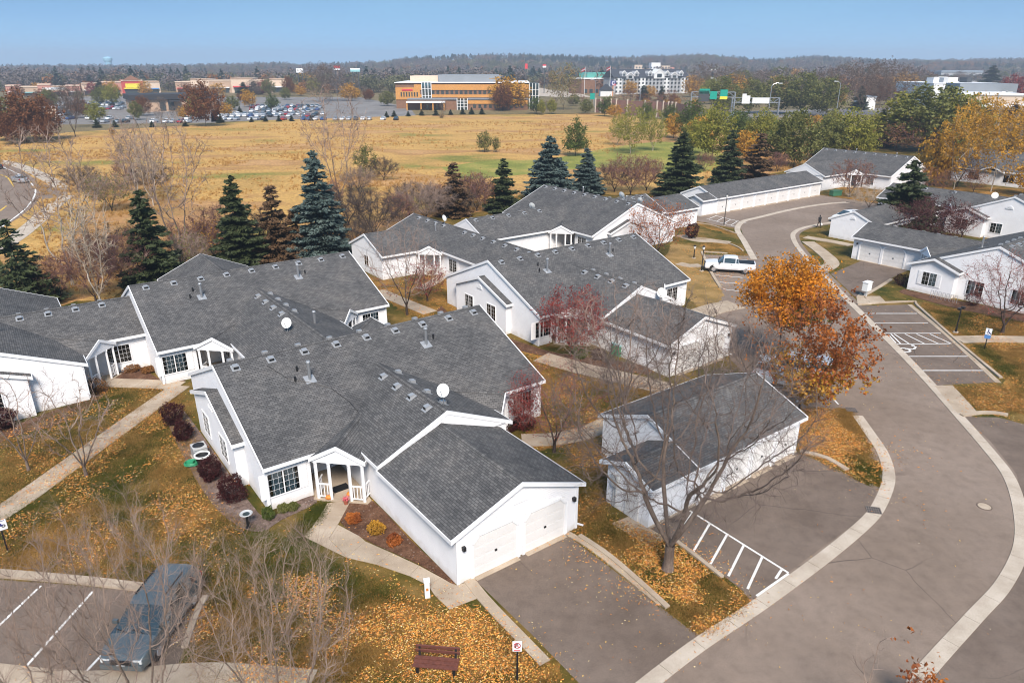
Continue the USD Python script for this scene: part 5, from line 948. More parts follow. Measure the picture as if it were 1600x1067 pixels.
# spruces
def spr(label, bx, by, ty, wpx, seed, mat, **k):
    p, h = tall(bx, by, ty); return spruce('spruce', label, p, seed, h, wpx * px_m(p) / 2 * 1.38, mat, **k)
SP_G = spr('dark green spruce at the left edge', 42, 478, 340, 96, 81, 'needle_green', gaps=.15, whorls=24, dens=1.5, clump=.42)
SP_1 = spr('narrow dark spruce between the pale bare trees', 243, 446, 294, 84, 82, 'needle_green', gaps=.06, whorls=30, clump=.42)
spr('dark spruce left of the thin brown spruce', 378, 412, 274, 72, 83, 'needle_green', gaps=.05, whorls=30, clump=.42)
SP_T = spr('thin brown spruce left of the big blue spruce', 434, 405, 284, 62, 84, 'needle_brown', gaps=.35, whorls=22, clump=.4)
SP_B = spr('biggest blue spruce behind the second house', 503, 402, 232, 84, 85, 'needle_blue', whorls=34, per=9, clump=.42)
spr('rusty brown spruce in front of the big blue spruce', 470, 404, 322, 76, 86, 'needle_brown', gaps=.25, whorls=20, clump=.4)
p, h = tall(858, 312, 212); SP_D = spruce('spruce', 'broad blue spruce behind the far middle house', p, 87, h, 5.6, 'needle_blue', whorls=32, per=9, clump=.5)
def spd(src, hs, label, bx, by, ty, rot, wide=1.0):
    p, h = tall(bx, by, ty); s = h / hs; return dup(src, label, p, rot, (s * wide, s * wide, s))
hD = h; hG = tall(42, 478, 340)[1]; h1 = tall(243, 446, 294)[1]; hT = tall(434, 405, 284)[1]; hB = tall(503, 402, 232)[1]
spd(SP_D, hD, 'small blue spruce right of the broad one', 915, 304, 231, 1.0, .95); spd(SP_T, hT, 'sparse dark spruce behind the L shaped house', 710, 338, 250, .6, 1.1); spd(SP_1, h1, 'small dark green spruce behind the roofs', 787, 330, 246, 2.2, 1.05)
spd(SP_1, h1, 'dark spruce at the left end of the long garage row', 1061, 308, 206, 4.1, 1.25); spd(SP_1, h1, 'tall dark green spruce behind the long garage row', 1137, 292, 201, 3.0, 1.05); spd(SP_T, hT, 'brownish spruce behind the long garage row', 1180, 288, 204, 5.2, 1.35)
spd(SP_1, h1, 'dark spruce behind the far house roof', 1288, 244, 196, 1.7, 1.3); p, h = tall(1411, 362, 249); spruce('spruce', 'green spruce standing between the right hand houses', p, 88, h, 5.6, 'needle_green', whorls=24, per=9, gaps=.08, clump=.5)
spd(SP_D, hD, 'dark spruce right of the yellow tree', 1585, 262, 180, 2.0, .8); spd(SP_1, h1, 'dark fir in front of the white highway barn', 1341, 172, 133, .5, 1.2); spd(SP_1, h1, 'dark spruce among the bare bushes on the right', 1372, 228, 170, 2.9, 1.2); spd(SP_T, hT, 'dark fir at the right edge by the freeway', 1575, 215, 160, 3.1, 1.3)
# shrubs by the houses
R_ = [((272, 664), .95, 1.45), ((288, 687), .8, 1.15), ((331, 750), .85, 1.3), ((364, 781), 1.0, 1.45)]
for i, ((x, y), r, hh) in enumerate(R_):
    lb = ['round dark red shrub farthest along the left wall of the front house', 'round dark red shrub second from the back along the left wall', 'round dark red shrub beside the pot at the left wall', 'largest round dark red shrub near the front corner of the house'][i]
    shrub('shrub', lb, G(x, y), 100 + i, r * .72, hh, 'leaf_maroon', 3300, .085, group='round dark red shrubs along the left wall', lumps=.42, shell=.6)
for i, ((x, y), r, hh, mt, lb) in enumerate([((420, 812), .3, .75, 'leaf_green', 'small green shrub at the front corner of the house'), ((443, 800), .3, .45, 'leaf_olive', 'low green shrub under the front window'), ((459, 796), .28, .4, 'leaf_olive', 'low green shrub under the front window, nearer the porch'),
        ((553, 816), .38, .5, 'leaf_rust', 'orange shrub nearest the porch in the mulch bed'), ((588, 832), .42, .55, 'leaf_amber', 'amber shrub in the middle of the mulch bed'), ((616, 850), .36, .5, 'leaf_rust', 'orange red shrub nearest the garage in the mulch bed'),
        ((1548, 364), 1.6, 2.0, 'leaf_maroon', 'large round dark red shrub at the right hand gable wall'), ((1408, 446), .8, 1.2, 'leaf_maroon', 'red brown shrub at the corner of the right hand bay'), ((1518, 478), .75, 1.3, 'leaf_maroon', 'round dark shrub in front of the right hand house wall'),
        ((1080, 373), .9, 2.0, 'leaf_maroon', 'round dark red shrub beside the far driveway'), ((150, 612), .8, .9, 'leaf_brown', 'brown shrub at the corner of the left house'), ((207, 580), .6, .5, 'leaf_brown', 'low brown shrub in the bed by the left porch'), ((232, 582), .5, .45, 'leaf_brown', 'low brown shrub at the far end of the bed by the left porch'), ((4, 668), .9, 1.2, 'leaf_maroon', 'dark red shrub at the left edge of the picture'),
        ((905, 560), .7, 1.0, 'black', 'dark evergreen shrub under the red crabapple'), ((935, 562), .6, .9, 'leaf_maroon', 'dark red shrub beside the evergreen one'), ((820, 668), .8, .7, 'leaf_maroon', 'red brown shrub under the right window of the front house'), ((795, 672), .6, .6, 'leaf_maroon', 'small red brown shrub at the wall corner'), ((1480, 395), .8, .8, 'leaf_brown', 'brown shrub by the right hand porch')]):
    shrub('shrub', lb, G(x, y), 120 + i, r, hh, 'leaf_green' if mt == 'black' else mt, 1500, .08 if r < .9 else .16, lumps=.3)
# meadow shrubs and trees
def leafy(name, label, bx, by, ty, wpx, seed, mat, cnt=2500, size=.34, bark='bark_dark', twmat='twig_dark', base=.18, shape=((.12, .5), (.4, 1.0), (.7, .9), (1, .3)), n=260, extra=None, forks=1):
    p, h = tall(bx, by, ty); R = wpx * px_m(p) / 2
    return bare_tree(name, label, p, seed, h, [(a, b * R) for a, b in shape], base * h, n=n, D=h * .05, tip=.014, per=2, tw=h * .09, thr=.04, twmat=twmat, bark=bark, leafspec=[('leaves', mat, cnt, size, None)] + (extra or []), rad=.014, di=h * .5, dk=h * .09, leafjit=size * .7, sub=1, forks=forks, upw=.2), h
leafy('bush', 'olive bush standing alone in the meadow', 757, 238, 205, 26, 131, 'leaf_olive', 1500, .3); leafy('bush', 'small olive bush right of the lone meadow bush', 775, 238, 213, 14, 132, 'leaf_olive', 600, .28)
leafy('pine_tree', 'green pine shaped tree in the meadow', 899, 244, 184, 46, 133, 'leaf_green', 3800, .36, shape=((.15, .9), (.4, 1.0), (.7, .65), (1, .2))); leafy('bush', 'green olive bush near the tall leaning tree', 573, 278, 226, 42, 134, 'leaf_olive', 1700, .3, base=.1)
POP, hP = leafy('poplar', 'pale yellow green poplar at the right of the meadow, broadest of the group', 985, 240, 166, 62, 135, 'leaf_yellowgreen', 3000, .36, bark='bark_pale', twmat='twig_pale', shape=((.2, .5), (.5, 1.0), (.8, .8), (1, .4)), forks=3)
leafy('bush', 'pale grass like bush by the meadow edge', 690, 185, 176, 8, 136, 'leaf_tan', 200, .4); leafy('bush', 'yellow bush in the meadow behind the thicket', 176, 212, 200, 10, 137, 'leaf_amber', 300, .3); leafy('bush', 'pale olive bush in the left meadow', 190, 242, 222, 12, 138, 'leaf_tan', 300, .3)
# ------------------------------------------------------------ vehicles
def car_parts(L, W, Hh, kind):
    """side profile stations: (x from the front, sill z, belt z, roof z, half width at belt, half width at roof)"""
    w = W / 2
    if kind == 'sedan':
        st = [(0, .32, .60, .60, .72 * w, .66 * w), (.12, .22, .70, .70, .9 * w, .84 * w), (.9, .2, .86, .86, w, .9 * w), (1.35, .2, .92, .93, w, .84 * w), (2.05, .2, .93, 1.36, w, .66 * w), (2.5, .2, .93, Hh, w, .64 * w), (3.2, .2, .94, Hh - .02, w, .64 * w), (3.6, .2, .95, 1.28, w, .66 * w), (4.05, .2, .97, 1.0, w, .82 * w), (4.5, .25, .93, .95, .92 * w, .84 * w), (L, .35, .72, .74, .74 * w, .68 * w)]; cab = (3, 8)
    elif kind == 'van':
        st = [(0, .38, .62, .62, .70 * w, .60 * w), (.10, .26, .74, .76, .88 * w, .80 * w), (.45, .2, .88, .90, .98 * w, .86 * w), (1.0, .2, 1.0, 1.03, w, .84 * w), (2.0, .2, 1.04, 1.55, w, .73 * w), (2.35, .2, 1.05, Hh - .01, w, .72 * w), (3.3, .2, 1.06, Hh + .01, w, .72 * w), (4.1, .22, 1.06, Hh - .04, w, .71 * w), (4.5, .25, 1.04, 1.48, .96 * w, .68 * w), (L - .08, .3, .98, 1.04, .91 * w, .82 * w), (L, .4, .8, .82, .78 * w, .68 * w)]; cab = (3, 9)
    else:                                            # pickup
        st = [(0, .45, .82, .82, .8 * w, .7 * w), (.1, .38, .98, 1.0, .93 * w, .86 * w), (1.2, .35, 1.1, 1.13, w, .9 * w), (1.35, .35, 1.12, 1.15, w, .84 * w), (1.95, .35, 1.14, 1.66, w, .74 * w), (2.3, .35, 1.14, Hh, w, .74 * w), (3.2, .35, 1.14, Hh, w, .74 * w), (3.42, .35, 1.14, 1.66, w, .74 * w), (3.52, .35, 1.12, 1.14, w, .95 * w), (L - .1, .4, 1.1, 1.12, w, .95 * w), (L, .45, 1.08, 1.1, .95 * w, .9 * w)]; cab = (3, 8)
    rings = []
    for x, zs, zb, zr, wb, wr in st:
        zm = zs + (zb - zs) * .55
        half = [(wb * .86, zs), (wb * .99, zs + .1), (wb * 1.01, zm), (wb * .985, zb), (wr + (wb - wr) * .12, zb + (zr - zb) * .86), (wr * .93, zr - .005), (wr * .5, zr + .02)]
        rings.append([(x, y, z) for y, z in half] + [(x, -y, z) for y, z in half[::-1]])
    n = len(rings[0]); V = np.array(rings).reshape(-1, 3); body, glass = [], []
    for i in range(len(st) - 1):
        for j in range(n):
            k = (j + 1) % n; q = (i * n + j, (i + 1) * n + j, (i + 1) * n + k, i * n + k)
            side = j in (3, 9); top = j in (4, 5, 6, 7, 8)
            up0, up1 = st[i][3] - st[i][2], st[i + 1][3] - st[i + 1][2]
            g = cab[0] <= i < cab[1] and ((side and (up0 > .25 or up1 > .25)) or (top and abs(st[i + 1][3] - st[i][3]) > .2))
            (glass if g else body).append(q)
    f0 = [(0, j, j + 1) for j in range(1, n - 1)]; e = (len(st) - 1) * n; f1 = [(e, e + j + 1, e + j) for j in range(1, n - 1)]
    B = MB(); B.add(V, np.array(body)[:, ::-1]); B.add(V, f0 + f1); 
    for i in range(cab[0] + 1, cab[1]):              # pillars
        for s in (0, 1):
            a, b = (3, 4) if s == 0 else (10, 9)
            if i % 2 == 0 or kind == 'sedan': B.bar(V[i * n + a], V[i * n + b], .06, .05)
    Gm = MB().add(V, np.array(glass)[:, ::-1])
    return B, Gm, st
def wheel(T, x, y, r=.33, w=.22, simple=False):
    s = 1 if y > 0 else -1; a, b = (x, y - s * w, r), (x, y, r)
    W = obj('wheel', MB().tube(a, b, r, r, 10 if simple else 20), 'tyre', T)
    if not simple:
        obj('rim', MB().tube((x, y - s * .02, r), (x, y + s * .012, r), r * .62, r * .55, 14), 'rim', W)
def vehicle(name, label, cat, kind, paint, loc, rotz, L=4.8, W=1.85, H=1.46, detail=True, group=None, tonneau=False):
    """local x runs from the nose back; origin on the ground at the middle"""
    T = thing(name, label, cat, loc, rotz, group); B, Gm, st = car_parts(L, W, H, kind)
    sh = lambda m: (m.arrays()[0] - (L / 2, 0, 0), m.arrays()[1])
    obj('body', sh(B), paint, T, smooth=50); obj('windows', sh(Gm), 'car_glass', T, smooth=20)
    r = .33 if kind != 'pickup' else .39; xs = (.95 - L / 2, L / 2 - 1.0)
    for x in xs:
        for y in (W / 2 * .99, -W / 2 * .99): wheel(T, x, y, r, simple=not detail)
    if detail:
        for x in xs:
            for s in (1, -1): obj('wheel_arch', MB().tube((x, s * W / 2 * .80, r + .03), (x, s * (W / 2 * .985), r + .03), r + .07, r + .07, 18), 'black', T)
        zf = st[1][2] - .1
        for s in (1, -1):
            obj('headlight', MB().obox((.10 - L / 2, s * W * .33, zf), (1, 0, 0), (0, 1, 0), (0, 0, 1), .14, .34, .15), 'lamp_glass', T)
            obj('tail_light', MB().obox((L / 2 - .06, s * W * .40, st[-2][2] - .12), (1, 0, 0), (0, 1, 0), (0, 0, 1), .16, .16, .24), 'tail_red', T)
            obj('mirror', MB().obox((1.55 - L / 2, s * (W / 2 + .1), st[3][2] + .08), (1, 0, 0), (0, 1, 0), (0, 0, 1), .12, .2, .15), paint if kind != 'pickup' else 'black', T)
            obj('door_handle', MB().box(2.7 - L / 2, 2.85 - L / 2, *sorted((s * W / 2 * 1.0, s * (W / 2 * 1.0 + .03))), st[3][2] - .12, st[3][2] - .08), 'black', T)
        obj('grille', MB().obox((.02 - L / 2, 0, zf - .02), (1, 0, 0), (0, 1, 0), (0, 0, 1), .1, W * .42, .16), 'black', T)
        obj('bumper', MB().obox((.05 - L / 2, 0, .42), (1, 0, 0), (0, 1, 0), (0, 0, 1), .2, W * .86, .2), 'black' if kind == 'pickup' else paint, T)
        if kind != 'pickup':
            for y_ in (-.3, .32): obj('wiper', MB().bar((1.02 - L / 2, y_ - .1, st[3][3] + .035), (1.12 - L / 2, y_ + .42, st[3][3] + .10), .03, .02), 'black', T)
            for s in (1, -1): obj('roof_rail', MB().bar((2.4 - L / 2, s * st[5][5] * .9, H + .02), (L - .95 - L / 2, s * st[5][5] * .9, H + .01), .04, .05), 'black', T)
        obj('licence_plate', MB().obox((-.03 - L / 2, 0, .46), (1, 0, 0), (0, 1, 0), (0, 0, 1), .03, .32, .13), 'sign_white', T)
        if tonneau: obj('bed_cover', MB().box(3.58 - L / 2, L / 2 - .12, -W * .42, W * .42, 1.13, 1.165), 'black', T)
        if kind == 'pickup': obj('tailgate', MB().obox((L / 2 + .005, 0, .86), (1, 0, 0), (0, 1, 0), (0, 0, 1), .05, W * .8, .46), paint, T)
    return T
def heading(a, b): d = np.array(G2(*b)) - np.array(G2(*a)); return math.atan2(d[1], d[0])
vehicle('minivan', 'dark teal minivan parked nose down behind the bare branches at the bottom left', 'minivan', 'van', 'paint_teal', G(246, 982), heading((226, 1036), (293, 940)), 4.72, 1.86, 1.68)
vehicle('pickup_truck', 'white extended cab pickup with black bed cover in its own bay', 'pickup truck', 'pickup', 'paint_white', G(1139, 424), heading((1104, 421), (1170, 425)), 5.3, 1.85, 1.72, tonneau=True)
vehicle('pickup_truck', 'white pickup half hidden under the rust coloured maple', 'pickup truck', 'pickup', 'paint_white', G(1240, 590), heading((1256, 560), (1236, 605)), 5.3, 1.85, 1.72)
vehicle('parked_car', 'white car behind the maples, left of the half hidden pickup', 'car', 'sedan', 'paint_white', G(1203, 585), heading((1222, 560), (1196, 600)), 4.7, 1.8, 1.45)
vehicle('parked_car', 'white car behind the maples, right of the half hidden pickup', 'car', 'sedan', 'paint_silver', G(1283, 585), heading((1288, 560), (1276, 605)), 4.7, 1.8, 1.45)
vehicle('parked_car', 'white car showing only its roof behind the blank end garage', 'car', 'van', 'paint_white', G(1323, 346), heading((1300, 347), (1330, 344)), 4.7, 1.85, 1.6)
vehicle('moving_car', 'silver car driving round the bend at the far left', 'car', 'sedan', 'paint_silver', G(32, 285), heading((18, 281), (46, 289)), 4.7, 1.8, 1.46)
vehicle('moving_car', 'dark car cut off by the left edge on the road bend', 'car', 'sedan', 'paint_black', G(-8, 264), heading((-30, 262), (10, 268)), 4.7, 1.8, 1.46)

# ------------------------------------------------------------ street furniture and small things
# bench
b0, b1 = np.array(G2(648, 1046)), np.array(G2(717, 1052)); d = b1 - b0; T = thing('bench', 'dark red brown wooden bench on the leaf covered lawn', 'bench', (*((b0 + b1) / 2), 0), math.atan2(d[1], d[0])); w = np.linalg.norm(d) / 2
for y, z in ((-.20, .43), (-.02, .44), (.16, .45)): obj('seat_plank', MB().box(-w, w, y - .08, y + .08, z, z + .045), 'bench_wood', T)
for z in (.62, .78): obj('back_plank', MB().obox((0, .30 + (z - .6) * .25, z + .06), (1, 0, 0), (0, 1, .2), (0, -.2, 1), 2 * w, .045, .145), 'bench_wood', T)
for x in (-w * .82, w * .82): obj('leg', MB().box(x - .05, x + .05, -.2, -.1, 0, .43).box(x - .05, x + .05, .18, .28, 0, .44).box(x - .05, x + .05, -.24, .24, .38, .43).bar((x, .24, .42), (x, .36, .9), .06, .08, up=(1, 0, 0)), 'black_metal', T)
# signs on posts
def post_sign(label, bx, by, ty, w, h, build, face=None, post='black_metal', pr=.035):
    p, H = tall(bx, by, ty); a = math.atan2(-p[1], -p[0]) + math.pi / 2 if face is None else face     # faces the viewer's side
    T = thing('sign_post', label, 'sign', p, a); obj('post', MB().box(-pr, pr, -pr, pr, -.1, H - h * .2), post, T); build(T, H, w, h); return T
def ring(T, name, cx, cz, r0, r1, mat, y=-.058, N=20, parent=None):
    t = np.linspace(0, 2 * np.pi, N + 1)[:-1]; v = [(cx + r * math.cos(q), yy, cz + r * math.sin(q)) for yy in (y, y + .008) for r in (r0, r1) for q in t]; f = []
    for i in range(N): j = (i + 1) % N; f += [(i, j, N + j, N + i), (2 * N + i, 3 * N + i, 3 * N + j, 2 * N + j), (N + i, N + j, 3 * N + j, 3 * N + i), (i, 2 * N + i, 2 * N + j, j)]
    f = np.array(f); return obj(name, (np.array(v), np.vstack([f, f[:, ::-1]])), mat, parent or T)
def panel(T, x0, x1, z0, z1, mat, name='panel', y=-.05, th=.012): return obj(name, MB().box(x0, x1, y, y + th, z0, z1), mat, T)
def b_(T, H, w, h):
    P = panel(T, -w / 2, w / 2, H - h, H, 'sign_white'); z = H - h * .55
    ring(T, 'symbol', -w * .24, z - h * .06, w * .07, w * .155, 'black', parent=P); ring(T, 'symbol', w * .24, z - h * .06, w * .07, w * .155, 'black', parent=P)
    obj('symbol', MB().obox((0, -.056, z + h * .02), (1, 0, .25), (0, 1, 0), (-.25, 0, 1), w * .42, .01, h * .1).obox((w * .02, -.056, z + h * .17), (1, 0, 0), (0, 1, 0), (0, 0, 1), w * .2, .01, h * .16), 'sign_navy', P)
    obj('symbol', MB().box(-w * .4, w * .4, -.056, -.05, H - h * .12, H - h * .06), 'sign_navy', P)
post_sign('white square sign with a dark bike symbol on the left lawn', 12, 860, 813, .52, .52, b_)
def b_(T, H, w, h):
    P = panel(T, -w / 2, w / 2, H - h, H, 'sign_white'); z = H - h * .42
    ring(T, 'symbol', 0, z, w * .28, w * .38, 'sign_red', parent=P); t = meshkit.text_mesh('P', w * .46, .006, True); v = np.array(t.vertices); v = np.c_[v[:, 0] - v[:, 0].mean(), -.052 - v[:, 2], v[:, 1] - w * .23 + z]; obj('letter', (v, t.faces), 'black', P)
    obj('symbol', MB().obox((0, -.062, z), (1, 0, -1), (0, 1, 0), (1, 0, 1), w * .5, .006, w * .06), 'sign_red', P); obj('symbol', MB().box(-w * .34, w * .34, -.056, -.05, H - h * .94, H - h * .86), 'sign_red', P)
post_sign('white no parking sign on a thin post beside the bench lawn', 808, 1063, 1000, .34, .46, b_)
def b_(T, H, w, h):
    P = panel(T, -w / 2, w / 2, H - h * .62, H, 'sign_white'); panel(T, -w / 2, w / 2, H - h, H - h * .64, 'sign_blue', 'lower_panel'); z = H - h * .36
    ring(T, 'symbol', -.02, z - .06, w * .13, w * .22, 'sign_navy', parent=P, N=14); obj('symbol', MB().box(-.05, .0, -.056, -.05, z - .02, z + .16).box(-.06, .09, -.055, -.05, z - .02, z + .03).obox((.1, -.056, z - .07), (1, 0, -1.3), (0, 1, 0), (1.3, 0, 1), .14, .006, .04), 'sign_navy', P); ring(T, 'symbol', -.025, z + .2, .0, .05, 'sign_navy', parent=P, N=10)
post_sign('wheelchair parking sign with a blue lower panel beside the bays', 1538, 545, 513, .42, .85, b_)
# short pole lamp at the marked bays, tall lamp posts
def lamp_post(label, bx, by, ty, arms=2, mat='black_metal'):
    p, H = tall(bx, by, ty); T = thing('lamp_post', label, 'lamp post', p, .6)
    obj('pole', MB().tube((0, 0, 0), (0, 0, .5), .09, .075, 10).tube((0, 0, .5), (0, 0, H - .3), .055, .045, 10), mat, T); obj('base', MB().box(-.16, .16, -.16, .16, -.05, .12), 'concrete', T)
    if arms == 1: obj('lantern', MB().tube((0, 0, H - .35), (0, 0, H - .05), .1, .17, 8).tube((0, 0, H - .05), (0, 0, H + .1), .19, .03, 8), 'black_metal', T); obj('lantern_glass', MB().tube((0, 0, H - .34), (0, 0, H - .06), .105, .175, 8, cap=False), 'lamp_glass', T)
    else:
        for s in (-1, 1): obj('lamp_head', MB().bar((0, 0, H - .25), (s * .3, 0, H - .12), .05, .05).box(s * .3 - .14, s * .3 + .14, -.13, .13, H - .18, H - .02), mat, T)
lamp_post('dark pole lamp with two heads on the lawn right of the bays', 1493, 520, 480); lamp_post('black lamp post on the grass strip before the long garage row', 1131, 353, 304, 1); lamp_post('black lantern post beside the white pickup', 1096, 424, 385, 1); lamp_post('thin dark pole on the orange grass near the pickup', 1084, 404, 384, 1)
p = G(388, 824); T = thing('bird_bath', 'grey dish on a dark post in the stone bed at the front corner', 'bird bath', p); obj('post', MB().tube((0, 0, -.05), (0, 0, .72), .07, .055, 10).tube((0, 0, -.05), (0, 0, .06), .16, .12, 12), 'black_metal', T); ring_ = trimesh.creation.revolve([(0, .74), (.10, .72), (.26, .80), (.31, .83), (.29, .85), (.20, .80), (0, .78)], sections=22); obj('bowl', ring_, 'utility_grey', T, smooth=40)
m_ = trimesh.creation.cylinder(.17, .01, sections=18); m_.apply_translation((0, 0, .80)); obj('water', m_, 'car_glass', T)
# utility boxes
p, H = tall(668, 932, 906); T = thing('utility_pedestal', 'pale utility pedestal beside the front walk', 'utility box', p, .2); obj('case', MB().box(-.11, .11, -.1, .1, 0, H), 'pale_plastic', T); obj('cap', MB().box(-.13, .13, -.12, .12, H - .06, H + .03), 'sign_white', T); obj('mark', MB().box(-.05, .05, -.106, -.1, H * .45, H * .6), 'sign_orange', T)
p, H = tall(1352, 463, 441); T = thing('mailbox_cluster', 'white cluster mailbox on a pad by the right hand driveway', 'mailbox', p, TH); obj('pedestal', MB().box(-.1, .1, -.1, .1, 0, .6), 'utility_grey', T); obj('box', MB().box(-.42, .42, -.26, .26, .6, H), 'pale_plastic', T); obj('roof', MB().box(-.46, .46, -.3, .3, H, H + .06), 'sign_white', T)
for i in range(3):
    for j in range(3): obj('door', MB().box(-.36 + .24 * i, -.14 + .24 * i, -.275, -.258, .68 + (H - .72) / 3 * j, .64 + (H - .72) / 3 * (j + 1)), 'sign_white', T)
# things along the left wall
p = G(313, 713); T = thing('air_conditioner', 'grey air conditioner unit at the left wall of the front house', 'air conditioner', p, TH); obj('case', MB().box(-.38, .38, -.38, .38, .05, .75), 'utility_grey', T); obj('grille', MB().tube((0, 0, .75), (0, 0, .78), .33, .3, 18), 'black_metal', T); obj('pad', MB().box(-.45, .45, -.45, .45, -.05, .05), 'concrete', T)
for q in np.arange(.12, .72, .1): obj('louvre', MB().box(-.39, .39, -.395, .395, q, q + .03), 'grey_metal', T)
p = G(299, 727); T = thing('garden_hose', 'green garden hose coiled on the ground by the left wall', 'hose', p)
t = np.linspace(0, 2 * np.pi * 5, 90); q = np.c_[(.34 + .03 * np.sin(t * 1.3)) * np.cos(t), (.30 + .04 * np.cos(t * .7)) * np.sin(t), .06 + .016 * t / 3]; m = MB()
for a, b in zip(q, q[1:]): m.tube(a, b, .03, .03, 6, cap=False)
obj('coil', m, 'hose_green', T); obj('reel', MB().box(-.18, .18, -.14, .14, 0, .3), 'hose_green', T)
p = G(318, 724); T = thing('planter', 'black round pot with a pale rim by the left wall', 'planter', p); obj('pot', trimesh.creation.revolve([(0, 0), (.3, 0), (.4, .55), (.34, .55), (.3, .45), (0, .45)], sections=20), 'black', T); obj('rim', trimesh.creation.revolve([(.39, .52), (.44, .52), (.44, .6), (.35, .6), (.35, .55)], sections=20), 'pale_plastic', T)
for bx, by, lb in ((514, 781, 'orange pumpkin at the left porch post'), (547, 776, 'small orange pumpkin at the right porch post')):
    T = thing('pumpkin', lb, 'pumpkin', G(bx, by) + (0, 0, .05)); v = trimesh.creation.icosphere(3, .16); a = np.arctan2(v.vertices[:, 1], v.vertices[:, 0]); v.vertices[:, :2] *= (1 + .07 * np.cos(a * 9))[:, None]; v.vertices[:, 2] = v.vertices[:, 2] * .8 + .13; obj('fruit', v, 'pumpkin', T, smooth=True); obj('stalk', MB().tube((0, 0, .24), (.03, 0, .33), .022, .016, 6), 'leaf_brown', T)
T = thing('flower_pot', 'terracotta flower pot with pink flowers at the right porch post', 'flower pot', G(541, 788) + (0, 0, .04)); obj('pot', MB().tube((0, 0, 0), (0, 0, .24), .1, .14, 12), 'terracotta', T); g_ = np.random.default_rng(5); obj('flowers', leaves(g_, g_.normal(0, .09, (160, 3)) * (1, 1, .6) + (0, 0, .32), .07), 'pink_flower', T)
T = thing('door_mat', 'black door mat on the front porch', 'door mat', G(532, 764) + (0, 0, .075), TH); obj('mat', MB().box(-.42, .42, -.27, .27, 0, .02), 'black', T); obj('edge', MB().box(-.45, .45, -.3, .3, 0, .012), 'tyre', T)
T = thing('wheelie_bin', 'green bin lying by the far small garage', 'bin', G(1305, 306), .3); obj('bin', MB().box(-.9, .9, -.5, .5, .05, .85), 'utility_green', T); obj('lid', MB().box(-.95, .95, -.55, .55, .85, .95), 'utility_green', T)
T = thing('transformer_box', 'pale green utility box at the middle house garage wall', 'utility box', G(968, 553), TH); obj('case', MB().box(-.5, .5, -.45, .45, 0, .85), 'hose_green', T); obj('lid', MB().box(-.54, .54, -.49, .49, .85, .93), 'sign_teal', T)
T = thing('garden_stone', 'pale statue like stone in the bed by the left porch', 'garden stone', G(196, 580)); v = trimesh.creation.icosphere(2, .28); v.vertices *= 1 + .25 * (meshkit.noise(v.vertices * 5)[:, None] - .5); v.vertices[:, 2] += .2; obj('stone', v, 'white_wall', T, smooth=True)
for i, (bx, by) in enumerate(((1478, 476), (1486, 478))): pass
T = thing('bicycle_rack', 'grey wire rack against the right hand bay wall', 'bicycle rack', G(1475, 470), TH + math.pi / 2)
for q in np.linspace(-1.1, 1.1, 7): obj('hoop', MB().tube((q, 0, 0), (q, 0, .75), .022, .022, 6).tube((q + .22, 0, 0), (q + .22, 0, .75), .022, .022, 6).tube((q, 0, .75), (q + .22, 0, .75), .022, .022, 6), 'galvanised', T)
